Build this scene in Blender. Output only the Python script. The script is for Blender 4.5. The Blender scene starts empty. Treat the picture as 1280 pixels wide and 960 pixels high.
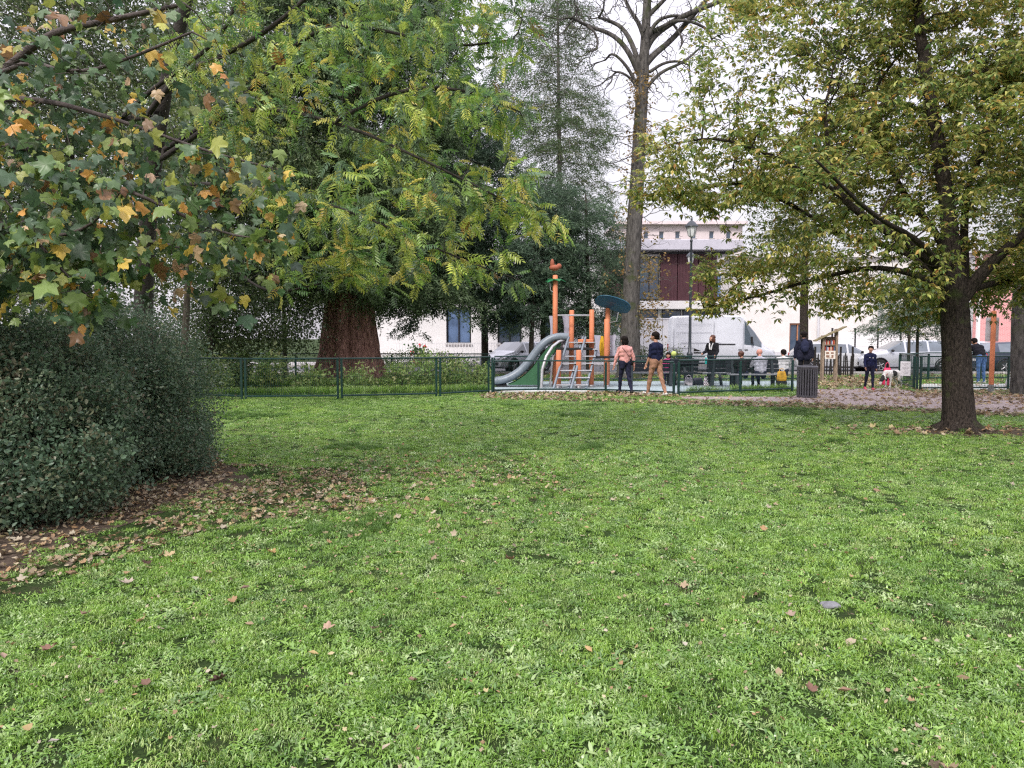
import bpy, bmesh, math, random
import numpy as np
from mathutils import Vector, Matrix, Euler

random.seed(7)
RNG = np.random.default_rng(11)
scene = bpy.context.scene
COL = scene.collection
R = math.radians

# ------------------------------------------------------------------ camera
FPX = 924.0            # focal length in pixels of the 1280 wide photograph
PITCH = math.atan(57.0 / FPX)
CH = 1.6
cam_d = bpy.data.cameras.new("camera")
cam_d.sensor_width = 36.0
cam_d.lens = 36.0 * FPX / 1280.0
cam_d.clip_end = 2000.0
cam_d.clip_start = 0.05
cam = bpy.data.objects.new("camera", cam_d)
COL.objects.link(cam)
cam.location = (0, 0, CH)
cam.rotation_euler = (math.pi / 2 - PITCH, 0, 0)
scene.camera = cam

# ------------------------------------------------------------------ sky, sun, exposure
SUN_EL, SUN_AZ = 42.0, 208.0      # soft high sun behind thin cloud, from behind left
EXPOSURE = 0.76
CLOUD = 3.6
world = bpy.data.worlds.new("World")
scene.world = world
world.use_nodes = True
wn, wl = world.node_tree.nodes, world.node_tree.links
wn.clear()
w_out = wn.new("ShaderNodeOutputWorld")
w_bg = wn.new("ShaderNodeBackground")
w_sky = wn.new("ShaderNodeTexSky")
w_sky.sky_type = 'NISHITA'
w_sky.sun_disc = False
w_sky.sun_elevation = R(SUN_EL)
w_sky.sun_rotation = R(SUN_AZ)
w_sky.air_density = 1.5
w_sky.dust_density = 4.0
w_tc = wn.new("ShaderNodeTexCoord")
w_sep = wn.new("ShaderNodeSeparateXYZ")
wl.new(w_tc.outputs['Generated'], w_sep.inputs[0])
w_n = wn.new("ShaderNodeTexNoise")
w_n.inputs['Scale'].default_value = 2.2
w_n.inputs['Detail'].default_value = 5.0
w_map = wn.new("ShaderNodeMapping")
w_map.inputs['Scale'].default_value = (1, 1, 3.5)
wl.new(w_tc.outputs['Generated'], w_map.inputs[0])
wl.new(w_map.outputs[0], w_n.inputs['Vector'])
# overcast layer: brightness rises gently to the zenith as under real cloud
w_el = wn.new("ShaderNodeMapRange")
w_el.inputs[1].default_value = 0.0; w_el.inputs[2].default_value = 1.0
w_el.inputs[3].default_value = 0.95; w_el.inputs[4].default_value = 3.0
w_sq = wn.new("ShaderNodeMath"); w_sq.operation = 'POWER'; w_sq.inputs[1].default_value = 1.6
wl.new(w_sep.outputs[2], w_sq.inputs[0]); wl.new(w_sq.outputs[0], w_el.inputs[0])
w_nr = wn.new("ShaderNodeMapRange")
w_nr.inputs[1].default_value = 0.3; w_nr.inputs[2].default_value = 0.7
w_nr.inputs[3].default_value = 0.72; w_nr.inputs[4].default_value = 1.14
wl.new(w_n.outputs[0], w_nr.inputs[0])
w_m = wn.new("ShaderNodeMath"); w_m.operation = 'MULTIPLY'
wl.new(w_el.outputs[0], w_m.inputs[0]); wl.new(w_nr.outputs[0], w_m.inputs[1])
w_m2 = wn.new("ShaderNodeMath"); w_m2.operation = 'MULTIPLY'
wl.new(w_m.outputs[0], w_m2.inputs[0]); w_m2.inputs[1].default_value = CLOUD
w_c = wn.new("ShaderNodeVectorMath"); w_c.operation = 'SCALE'
w_c.inputs[0].default_value = (0.935, 0.89, 0.98)
wl.new(w_m2.outputs[0], w_c.inputs['Scale'])
w_s = wn.new("ShaderNodeVectorMath"); w_s.operation = 'SCALE'
w_s.inputs['Scale'].default_value = 0.12
wl.new(w_sky.outputs[0], w_s.inputs[0])
w_a = wn.new("ShaderNodeVectorMath"); w_a.operation = 'ADD'
wl.new(w_c.outputs[0], w_a.inputs[0]); wl.new(w_s.outputs[0], w_a.inputs[1])
wl.new(w_a.outputs[0], w_bg.inputs[0])
w_bg.inputs[1].default_value = 0.15
wl.new(w_bg.outputs[0], w_out.inputs[0])

sun_d = bpy.data.lights.new("sun", 'SUN')
sun_d.energy = 1.5
sun_d.angle = R(10)
sun_d.color = (1.0, 0.95, 0.87)
sun = bpy.data.objects.new("sun", sun_d)
COL.objects.link(sun)
az, el = R(SUN_AZ), R(SUN_EL)
sdir = Vector((math.sin(az) * math.cos(el), math.cos(az) * math.cos(el), math.sin(el)))
sun.rotation_euler = sdir.to_track_quat('Z', 'Y').to_euler()

scene.view_settings.view_transform = 'Standard'
scene.view_settings.look = 'None'
scene.view_settings.gamma = 1.0
scene.view_settings.use_curve_mapping = False
scene.view_settings.exposure = EXPOSURE
scene.render.engine = 'CYCLES'
scene.cycles.use_denoising = False      # keeps blades and leaves crisp; the grain left is like the photograph's
scene.cycles.filter_width = 1.25
scene.cycles.max_bounces = 6
scene.cycles.diffuse_bounces = 5
scene.cycles.glossy_bounces = 2
scene.cycles.transmission_bounces = 4
scene.cycles.transparent_max_bounces = 6
scene.cycles.caustics_reflective = False
scene.cycles.caustics_refractive = False
scene.cycles.sample_clamp_indirect = 4.0

# ------------------------------------------------------------------ geometry of the view
cp, sp = math.cos(PITCH), math.sin(PITCH)
def P(px, py, D):
    """world point seen at photograph pixel px,py at forward distance D"""
    u = (px - 640) / FPX; v = (480 - py) / FPX
    dy = cp + v * sp; dz = -sp + v * cp
    s = D / dy
    return Vector((u * s, D, CH + dz * s))
def G(px, py, z=0.0):
    u = (px - 640) / FPX; v = (480 - py) / FPX
    dy = cp + v * sp; dz = -sp + v * cp
    s = (z - CH) / dz
    return Vector((u * s, dy * s, z))
def to_px(p):
    x, y, z = p[0], p[1], p[2] - CH
    f = y * cp - z * sp; u = y * sp + z * cp
    return 640 + FPX * x / f, 480 - FPX * u / f, f

def vnoise(x, y, seed=0):
    x = np.asarray(x, float); y = np.asarray(y, float)
    xi = np.floor(x).astype(np.int64); yi = np.floor(y).astype(np.int64)
    fx = x - xi; fy = y - yi
    fx = fx * fx * (3 - 2 * fx); fy = fy * fy * (3 - 2 * fy)
    def h(a, b):
        n = (a * 374761393 + b * 668265263 + seed * 144269504) & 0xffffffff
        n = ((n ^ (n >> 13)) * 1274126177) & 0xffffffff
        return ((n ^ (n >> 16)) & 0xffff) / 65535.0
    return (h(xi, yi) * (1 - fx) + h(xi + 1, yi) * fx) * (1 - fy) + (h(xi, yi + 1) * (1 - fx) + h(xi + 1, yi + 1) * fx) * fy
def fbm(x, y, seed=0, o=3):
    s = 0; a = 1; t = 0
    for i in range(o):
        s = s + a * vnoise(np.asarray(x) * 2 ** i, np.asarray(y) * 2 ** i, seed + i); t += a; a *= 0.55
    return s / t

# ------------------------------------------------------------------ materials
MATS = {}
def mat(name, col, rough=0.7, metal=0.0, var=0.15, scale=6.0, bump=0.0, bscale=40.0, spec=0.4, col2=None, coat=0.0, emit=0.0, stretch=None):
    if name in MATS: return MATS[name]
    m = bpy.data.materials.new(name); m.use_nodes = True
    n, l = m.node_tree.nodes, m.node_tree.links
    b = n['Principled BSDF']
    b.inputs['Roughness'].default_value = rough
    b.inputs['Metallic'].default_value = metal
    b.inputs['Specular IOR Level'].default_value = spec
    b.inputs['Coat Weight'].default_value = coat
    b.inputs['Coat Roughness'].default_value = 0.08
    tc = n.new('ShaderNodeTexCoord'); mp = n.new('ShaderNodeMapping')
    l.new(tc.outputs['Object'], mp.inputs[0])
    if stretch: mp.inputs['Scale'].default_value = stretch
    nz = n.new('ShaderNodeTexNoise'); nz.inputs['Scale'].default_value = scale; nz.inputs['Detail'].default_value = 6
    nz.inputs['Roughness'].default_value = 0.65
    l.new(mp.outputs[0], nz.inputs['Vector'])
    c2 = col2 if col2 else tuple(max(0, c * (1 - 2.2 * var)) for c in col)
    c1 = col if col2 else tuple(min(1, c * (1 + var)) for c in col)
    cr = n.new('ShaderNodeValToRGB')
    cr.color_ramp.elements[0].position = 0.3; cr.color_ramp.elements[1].position = 0.68
    cr.color_ramp.elements[0].color = (*c2, 1); cr.color_ramp.elements[1].color = (*c1, 1)
    l.new(nz.outputs[0], cr.inputs[0])
    l.new(cr.outputs[0], b.inputs['Base Color'])
    if bump:
        n2 = n.new('ShaderNodeTexNoise'); n2.inputs['Scale'].default_value = bscale; n2.inputs['Detail'].default_value = 5
        l.new(mp.outputs[0], n2.inputs['Vector'])
        bp = n.new('ShaderNodeBump'); bp.inputs['Strength'].default_value = bump; bp.inputs['Distance'].default_value = 0.03
        l.new(n2.outputs[0], bp.inputs['Height']); l.new(bp.outputs[0], b.inputs['Normal'])
    if emit:
        l.new(cr.outputs[0], b.inputs['Emission Color']); b.inputs['Emission Strength'].default_value = emit
    MATS[name] = m
    return m

def leaf_mat(name, source='attr', cols=None, trans=0.35, rough=0.42, spec=0.5, patch=None, back=1.15):
    """leaf surface: colour from the mesh tint, or picked per instance from a ramp"""
    m = bpy.data.materials.new(name); m.use_nodes = True
    n, l = m.node_tree.nodes, m.node_tree.links
    b = n['Principled BSDF']; out = n['Material Output']
    b.inputs['Roughness'].default_value = rough
    b.inputs['Specular IOR Level'].default_value = spec
    if source == 'attr':
        a = n.new('ShaderNodeAttribute'); a.attribute_name = 'tint'; csock = a.outputs['Color']
    else:
        oi = n.new('ShaderNodeObjectInfo'); cr = n.new('ShaderNodeValToRGB')
        cr.color_ramp.interpolation = 'LINEAR'
        el = cr.color_ramp.elements
        while len(el) < len(cols): el.new(0.5)
        for i, c in enumerate(cols):
            el[i].position = c[0]; el[i].color = (*c[1], 1)
        l.new(oi.outputs['Random'], cr.inputs[0]); csock = cr.outputs[0]
    if patch:
        g = n.new('ShaderNodeNewGeometry'); nz = n.new('ShaderNodeTexNoise')
        nz.inputs['Scale'].default_value = patch[0]; nz.inputs['Detail'].default_value = 3
        l.new(g.outputs['Position'], nz.inputs['Vector'])
        r2 = n.new('ShaderNodeValToRGB'); r2.color_ramp.elements[0].position = 0.34; r2.color_ramp.elements[1].position = 0.64
        r2.color_ramp.elements[0].color = (*patch[1], 1); r2.color_ramp.elements[1].color = (*patch[2], 1)
        l.new(nz.outputs[0], r2.inputs[0])
        mx = n.new('ShaderNodeMix'); mx.data_type = 'RGBA'; mx.blend_type = 'MULTIPLY'
        mx.inputs[0].default_value = 1.0
        l.new(csock, mx.inputs[6]); l.new(r2.outputs[0], mx.inputs[7]); csock = mx.outputs[2]
    l.new(csock, b.inputs['Base Color'])
    t = n.new('ShaderNodeBsdfTranslucent')
    ms = n.new('ShaderNodeMixShader'); ms.inputs[0].default_value = trans
    sc = n.new('ShaderNodeVectorMath'); sc.operation = 'SCALE'; sc.inputs['Scale'].default_value = back
    l.new(csock, sc.inputs[0]); l.new(sc.outputs[0], t.inputs[0])
    l.new(b.outputs[0], ms.inputs[1]); l.new(t.outputs[0], ms.inputs[2]); l.new(ms.outputs[0], out.inputs[0])
    MATS[name] = m
    return m

def bark_mat(name, c1, c2, stretch=(6, 6, 1.2), bump=0.7, scale=4.0, moss=None, lichen=None):
    m = bpy.data.materials.new(name); m.use_nodes = True
    n, l = m.node_tree.nodes, m.node_tree.links
    b = n['Principled BSDF']; b.inputs['Roughness'].default_value = 0.9; b.inputs['Specular IOR Level'].default_value = 0.2
    tc = n.new('ShaderNodeTexCoord'); mp = n.new('ShaderNodeMapping'); mp.inputs['Scale'].default_value = stretch
    l.new(tc.outputs['Object'], mp.inputs[0])
    nz = n.new('ShaderNodeTexNoise'); nz.inputs['Scale'].default_value = scale; nz.inputs['Detail'].default_value = 8
    nz.inputs['Roughness'].default_value = 0.7
    l.new(mp.outputs[0], nz.inputs['Vector'])
    cr = n.new('ShaderNodeValToRGB'); cr.color_ramp.elements[0].position = 0.36; cr.color_ramp.elements[1].position = 0.66
    cr.color_ramp.elements[0].color = (*c1, 1); cr.color_ramp.elements[1].color = (*c2, 1)
    l.new(nz.outputs[0], cr.inputs[0]); cs = cr.outputs[0]
    for extra in (moss, lichen):
        if extra:
            n3 = n.new('ShaderNodeTexNoise'); n3.inputs['Scale'].default_value = extra[1]; n3.inputs['Detail'].default_value = 4
            l.new(tc.outputs['Object'], n3.inputs['Vector'])
            r3 = n.new('ShaderNodeValToRGB'); r3.color_ramp.elements[0].position = extra[2]; r3.color_ramp.elements[1].position = extra[2] + 0.1
            l.new(n3.outputs[0], r3.inputs[0])
            mx = n.new('ShaderNodeMix'); mx.data_type = 'RGBA'
            l.new(r3.outputs[0], mx.inputs[0]); l.new(cs, mx.inputs[6]); mx.inputs[7].default_value = (*extra[0], 1)
            cs = mx.outputs[2]
    l.new(cs, b.inputs['Base Color'])
    bp = n.new('ShaderNodeBump'); bp.inputs['Strength'].default_value = bump; bp.inputs['Distance'].default_value = 0.05
    l.new(nz.outputs[0], bp.inputs['Height']); l.new(bp.outputs[0], b.inputs['Normal'])
    MATS[name] = m
    return m

# ------------------------------------------------------------------ mesh helpers
def link(o, parent=None):
    COL.objects.link(o)
    if parent is not None: o.parent = parent
    return o
def tag(o, label=None, cat=None, group=None, kind=None):
    if label: o['label'] = label
    if cat: o['category'] = cat
    if group: o['group'] = group
    if kind: o['kind'] = kind
    return o
def empty(name, loc=(0, 0, 0), rz=0.0, label=None, cat=None, group=None):
    o = bpy.data.objects.new(name, None); o.empty_display_size = 0.2
    o.location = loc; o.rotation_euler = (0, 0, rz)
    return tag(link(o), label, cat, group)

class MB:
    def __init__(s): s.v = []; s.f = []; s.m = []; s.sm = []
    def add(s, vs, fs, m=0, sm=False):
        k = len(s.v); s.v += [tuple(v) for v in vs]
        for f in fs: s.f.append(tuple(i + k for i in f)); s.m.append(m); s.sm.append(sm)
    def box(s, c, d, rot=None, m=0, bev=0.0):
        x, y, z = d[0] / 2, d[1] / 2, d[2] / 2
        if bev > 0:
            b = min(bev, x * .45, y * .45, z * .45)
            vs = []
            for sx in (-1, 1):
                for sy in (-1, 1):
                    for sz in (-1, 1):
                        vs += [(sx * (x - b), sy * (y - b), sz * z), (sx * x, sy * (y - b), sz * (z - b)), (sx * (x - b), sy * y, sz * (z - b))]
            bm = bmesh.new()
            for v in vs: bm.verts.new(v)
            bmesh.ops.convex_hull(bm, input=bm.verts)
            bm.verts.ensure_lookup_table(); bm.verts.index_update()
            V = [v.co.copy() for v in bm.verts]; Fc = [[v.index for v in f.verts] for f in bm.faces]; bm.free()
        else:
            V = [Vector((sx * x, sy * y, sz * z)) for sx in (-1, 1) for sy in (-1, 1) for sz in (-1, 1)]
            Fc = [(0, 1, 3, 2), (4, 6, 7, 5), (0, 4, 5, 1), (2, 3, 7, 6), (0, 2, 6, 4), (1, 5, 7, 3)]
        if rot is not None:
            M = rot if isinstance(rot, Matrix) else Euler(rot).to_matrix()
            V = [M @ v for v in V]
        c = Vector(c)
        s.add([v + c for v in V], Fc, m)
        return s
    def tube(s, pts, rad, n=8, m=0, caps=True, sm=True, flat=None):
        pts = [Vector(p) for p in pts]
        if not hasattr(rad, '__len__'): rad = [rad] * len(pts)
        rings = []; up = None
        for i, p in enumerate(pts):
            a = pts[max(0, i - 1)]; b = pts[min(len(pts) - 1, i + 1)]
            t = (b - a); t = t.normalized() if t.length > 1e-9 else Vector((0, 0, 1))
            if up is None:
                up = Vector((0, 0, 1)) if abs(t.z) < 0.9 else Vector((0, 1, 0))
            x = t.cross(up).normalized(); up = x.cross(t).normalized()
            fx, fy = (flat if flat else (1, 1))
            rings.append([p + (x * math.cos(2 * math.pi * k / n) * fx + up * math.sin(2 * math.pi * k / n) * fy) * rad[i] for k in range(n)])
        V = [v for r in rings for v in r]; Fc = []
        for i in range(len(pts) - 1):
            for k in range(n):
                a = i * n + k; b = i * n + (k + 1) % n
                Fc.append((a, a + n, b + n, b))
        s.add(V, Fc, m, sm)
        if caps:
            s.add(rings[0], [tuple(range(n))], m); s.add(rings[-1], [tuple(reversed(range(n)))], m)
        return s
    def lathe(s, prof, c=(0, 0, 0), n=16, m=0, axis='z', sm=True):
        c = Vector(c); V = []; Fc = []
        for r, z in prof:
            for k in range(n):
                a = 2 * math.pi * k / n
                q = (r * math.cos(a), r * math.sin(a), z)
                if axis == 'y': q = (q[0], q[2], q[1])
                if axis == 'x': q = (q[2], q[0], q[1])
                V.append(c + Vector(q))
        for i in range(len(prof) - 1):
            for k in range(n):
                a = i * n + k; b = i * n + (k + 1) % n
                Fc.append((a, b, b + n, a + n))
        s.add(V, Fc, m, sm); return s
    def ell(s, c, r, n=12, k=8, m=0, rot=None, sm=True):
        V = []; Fc = []; M = Euler(rot).to_matrix() if rot else Matrix.Identity(3); c = Vector(c)
        for i in range(k + 1):
            th = math.pi * i / k
            for j in range(n):
                ph = 2 * math.pi * j / n
                V.append(c + M @ Vector((r[0] * math.sin(th) * math.cos(ph), r[1] * math.sin(th) * math.sin(ph), r[2] * math.cos(th))))
        for i in range(k):
            for j in range(n):
                a = i * n + j; b = i * n + (j + 1) % n
                Fc.append((a, a + n, b + n, b))
        s.add(V, Fc, m, sm); return s
    def prism(s, poly, h0, h1, plane='xy', m=0):
        """poly extruded: plane xy -> along z, xz -> along y, yz -> along x"""
        def q(a, b, c): return {'xy': (a, b, c), 'xz': (a, c, b), 'yz': (c, a, b)}[plane]
        n = len(poly)
        V = [q(a, b, h0) for a, b in poly] + [q(a, b, h1) for a, b in poly]
        Fc = [tuple(range(n)), tuple(reversed(range(n, 2 * n)))] + [(i, i + n, (i + 1) % n + n, (i + 1) % n) for i in range(n)]
        s.add(V, Fc, m); return s
    def build(s, name, mats, parent=None, loc=None, rot=None, merge=False):
        me = bpy.data.meshes.new(name)
        me.from_pydata(s.v, [], s.f)
        if not isinstance(mats, (list, tuple)): mats = [mats]
        for mm in mats: me.materials.append(mm)
        me.polygons.foreach_set('material_index', s.m)
        me.polygons.foreach_set('use_smooth', s.sm)
        if merge:
            bm = bmesh.new(); bm.from_mesh(me)
            bmesh.ops.remove_doubles(bm, verts=bm.verts, dist=1e-4)
            bmesh.ops.recalc_face_normals(bm, faces=bm.faces)
            bm.to_mesh(me); bm.free()
        me.update()
        o = bpy.data.objects.new(name, me)
        if loc is not None: o.location = loc
        if rot is not None: o.rotation_euler = rot
        return link(o, parent)

def inst(src_mesh, name, parent=None, loc=(0, 0, 0), rot=(0, 0, 0), scl=(1, 1, 1)):
    o = bpy.data.objects.new(name, src_mesh)
    o.location = loc; o.rotation_euler = rot; o.scale = scl
    return link(o, parent)

def tri_mesh(name, V, T, m, tint=None, smooth=False):
    me = bpy.data.meshes.new(name)
    V = np.ascontiguousarray(V, dtype=np.float32); T = np.ascontiguousarray(T, dtype=np.int32)
    me.vertices.add(len(V)); me.vertices.foreach_set('co', V.ravel())
    me.loops.add(T.size); me.loops.foreach_set('vertex_index', T.ravel())
    me.polygons.add(len(T)); me.polygons.foreach_set('loop_start', np.arange(0, T.size, 3, dtype=np.int32))
    me.polygons.foreach_set('loop_total', np.full(len(T), 3, dtype=np.int32))
    if smooth: me.polygons.foreach_set('use_smooth', np.ones(len(T), dtype=bool))
    me.materials.append(m)
    me.update(calc_edges=True)
    if tint is not None:
        at = me.attributes.new('tint', 'FLOAT_COLOR', 'POINT')
        c = np.ones((len(V), 4), np.float32); c[:, :3] = tint
        at.data.foreach_set('color', c.ravel())
    return me

def norm(a): return a / np.maximum(np.linalg.norm(a, axis=-1, keepdims=True), 1e-9)
def frames(axis, nrm):
    """rows: x across the leaf, y along it, z its normal"""
    y = norm(axis); x = norm(np.cross(y, nrm)); z = np.cross(x, y)
    return np.stack([x, y, z], axis=1)
def scatter(tv, tt, pos, fr, scl, tint):
    """merge N copies of template tv (k,3) / tt (t,3)"""
    N = len(pos); k = len(tv)
    V = np.einsum('kj,njc->nkc', tv, fr) * scl[:, None, None] + pos[:, None, :]
    T = tt[None] + (np.arange(N) * k)[:, None, None]
    return V.reshape(-1, 3), T.reshape(-1, 3), np.repeat(tint, k, axis=0)
def pick_tint(cols, n, jit=0.18, rng=RNG, idx=None):
    w = np.array([c[0] for c in cols]); c = np.array([c[1] for c in cols])
    i = rng.choice(len(cols), n, p=w / w.sum()) if idx is None else idx
    return np.clip(c[i] * (1 + rng.normal(0, jit, (n, 1))) * (1 + rng.normal(0, 0.06, (n, 3))), 0.005, 0.95)

# leaf templates, unit length along +y, normal +z
def t_ellip(w=0.42, fold=0.12, droop=0.12):
    v = np.array([[0, 0, 0], [0, .5, -droop * .25], [0, 1, -droop], [-w / 2, .38, fold], [w / 2, .38, fold], [-w * .36, .72, fold * .6 - droop * .5], [w * .36, .72, fold * .6 - droop * .5]], float)
    t = np.array([[0, 1, 3], [0, 4, 1], [3, 1, 5], [1, 4, 6], [5, 1, 2], [1, 6, 2]])
    return v, t
def t_diamond(w=0.5, fold=0.1):
    v = np.array([[0, 0, 0], [-w / 2, .45, fold], [w / 2, .45, fold], [0, 1, -.05]], float)
    return v, np.array([[0, 3, 1], [0, 2, 3]])
def t_maple(curl=0.15, seed=0):
    r = random.Random(seed)
    b = [(0, 0), (-.14, -.10), (-.40, -.04), (-.36, .12), (-.58, .34), (-.48, .44), (-.44, .56), (-.26, .54), (-.24, .72), (-.13, .80), (0, 1.0),
         (.13, .80), (.24, .72), (.26, .54), (.44, .56), (.48, .44), (.58, .34), (.36, .12), (.40, -.04), (.14, -.10)]
    v = [(0, .3, 0.0)]
    for x, y in b:
        d = math.hypot(x, y - .3)
        v.append((x * r.uniform(.93, 1.07), y * r.uniform(.95, 1.05), -curl * d * d * 2 + r.choice((-.25, .2)) * abs(x) * (.5 + y) + r.uniform(-.05, .05)))
    n = len(b)
    t = [(0, i + 1, (i + 1) % n + 1) for i in range(n)]; k = len(v)
    v += [(-.010, -.38, .10), (.010, -.38, .10), (.010, 0, 0), (-.010, 0, 0)]; t += [(k, k + 1, k + 2), (k, k + 2, k + 3)]   # stalk
    return np.array(v, float), np.array(t)[:, ::-1]
def t_pinnate(pairs=6, ll=0.27, w=0.36, droop=0.35, seed=0):
    """compound leaf of unit length, leaflets in pairs and one at the tip, arching down"""
    r = random.Random(seed); V = []; T = []
    lv = np.array([[0, 0, 0], [0, .5, -.05], [0, 1, -.18], [-w / 2, .42, .07], [w / 2, .42, .07]], float); lt = np.array([[0, 1, 3], [0, 4, 1], [3, 1, 2], [1, 4, 2]])
    def spine(t): return np.array([0, t * (1 - .12 * t), -droop * t * t])
    pts = [spine(t) for t in (0, .33, .66, 1.0)]
    for i in range(3):
        a, b = pts[i], pts[i + 1]; k = len(V); q = .006
        V += [a + [-q, 0, 0], a + [q, 0, 0], b + [q * .8, 0, 0], b + [-q * .8, 0, 0]]; T += [(k, k + 1, k + 2), (k, k + 2, k + 3)]
    def leaflet(o, ang, s, tilt):
        c, sn = math.cos(ang), math.sin(ang)
        for_t = lv * s
        rot = np.array([[c, -sn, 0], [sn, c, 0], [0, 0, 1]])
        p = for_t @ rot.T
        p[:, 2] -= tilt * np.abs(p[:, 0] * 1.0)
        k = len(V)
        for q in p: V.append(q + o)
        for a in lt: T.append(tuple(int(x) + k for x in a))
    for i in range(pairs):
        t = .2 + .72 * i / (pairs - 1); o = spine(t)
        s = ll * (0.75 + .35 * math.sin(math.pi * (i + 1) / (pairs + 1)))
        for sgn in (-1, 1):
            leaflet(o, sgn * R(-62 + r.uniform(-8, 8)), s * r.uniform(.9, 1.1), .35 + r.uniform(0, .4))
    leaflet(spine(1.0), 0, ll * .95, 0.2)
    return np.array(V, float), np.array(T)

# ------------------------------------------------------------------ geometry nodes: place many small alike pieces (grass, litter, foliage)
def proto_collection(name, meshes):
    c = bpy.data.collections.new(name)
    for i, me in enumerate(meshes):
        o = bpy.data.objects.new(f"{name}_{i:02d}", me); c.objects.link(o)
    return c
def gn_scatter(name, pos, rot, scl, coll, nvar, parent=None, rng=RNG):
    me = bpy.data.meshes.new(name); n = len(pos)
    me.vertices.add(n); me.vertices.foreach_set('co', np.ascontiguousarray(pos, dtype=np.float32).ravel())
    a = me.attributes.new('rot', 'FLOAT_VECTOR', 'POINT'); a.data.foreach_set('vector', np.ascontiguousarray(rot, dtype=np.float32).ravel())
    a = me.attributes.new('scl', 'FLOAT', 'POINT'); a.data.foreach_set('value', np.ascontiguousarray(scl, dtype=np.float32))
    a = me.attributes.new('vid', 'INT', 'POINT'); a.data.foreach_set('value', rng.integers(0, nvar, n).astype(np.int32))
    o = bpy.data.objects.new(name, me); link(o, parent)
    t = bpy.data.node_groups.new(name + '_nodes', 'GeometryNodeTree')
    t.interface.new_socket('Geometry', in_out='INPUT', socket_type='NodeSocketGeometry')
    t.interface.new_socket('Geometry', in_out='OUTPUT', socket_type='NodeSocketGeometry')
    N, L = t.nodes, t.links
    gi = N.new('NodeGroupInput'); go = N.new('NodeGroupOutput')
    mp = N.new('GeometryNodeMeshToPoints'); ip = N.new('GeometryNodeInstanceOnPoints')
    ci = N.new('GeometryNodeCollectionInfo'); ci.inputs['Collection'].default_value = coll
    ci.inputs['Separate Children'].default_value = True; ci.inputs['Reset Children'].default_value = True
    def attr(nm, ty):
        q = N.new('GeometryNodeInputNamedAttribute'); q.data_type = ty; q.inputs['Name'].default_value = nm
        return q.outputs['Attribute']
    L.new(gi.outputs[0], mp.inputs['Mesh']); L.new(mp.outputs[0], ip.inputs['Points'])
    L.new(ci.outputs[0], ip.inputs['Instance']); ip.inputs['Pick Instance'].default_value = True
    L.new(attr('vid', 'INT'), ip.inputs['Instance Index'])
    er = N.new('FunctionNodeEulerToRotation'); L.new(attr('rot', 'FLOAT_VECTOR'), er.inputs[0]); L.new(er.outputs[0], ip.inputs['Rotation'])
    L.new(attr('scl', 'FLOAT'), ip.inputs['Scale'])
    L.new(ip.outputs[0], go.inputs[0])
    md = o.modifiers.new('scatter', 'NODES'); md.node_group = t
    return o

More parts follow.
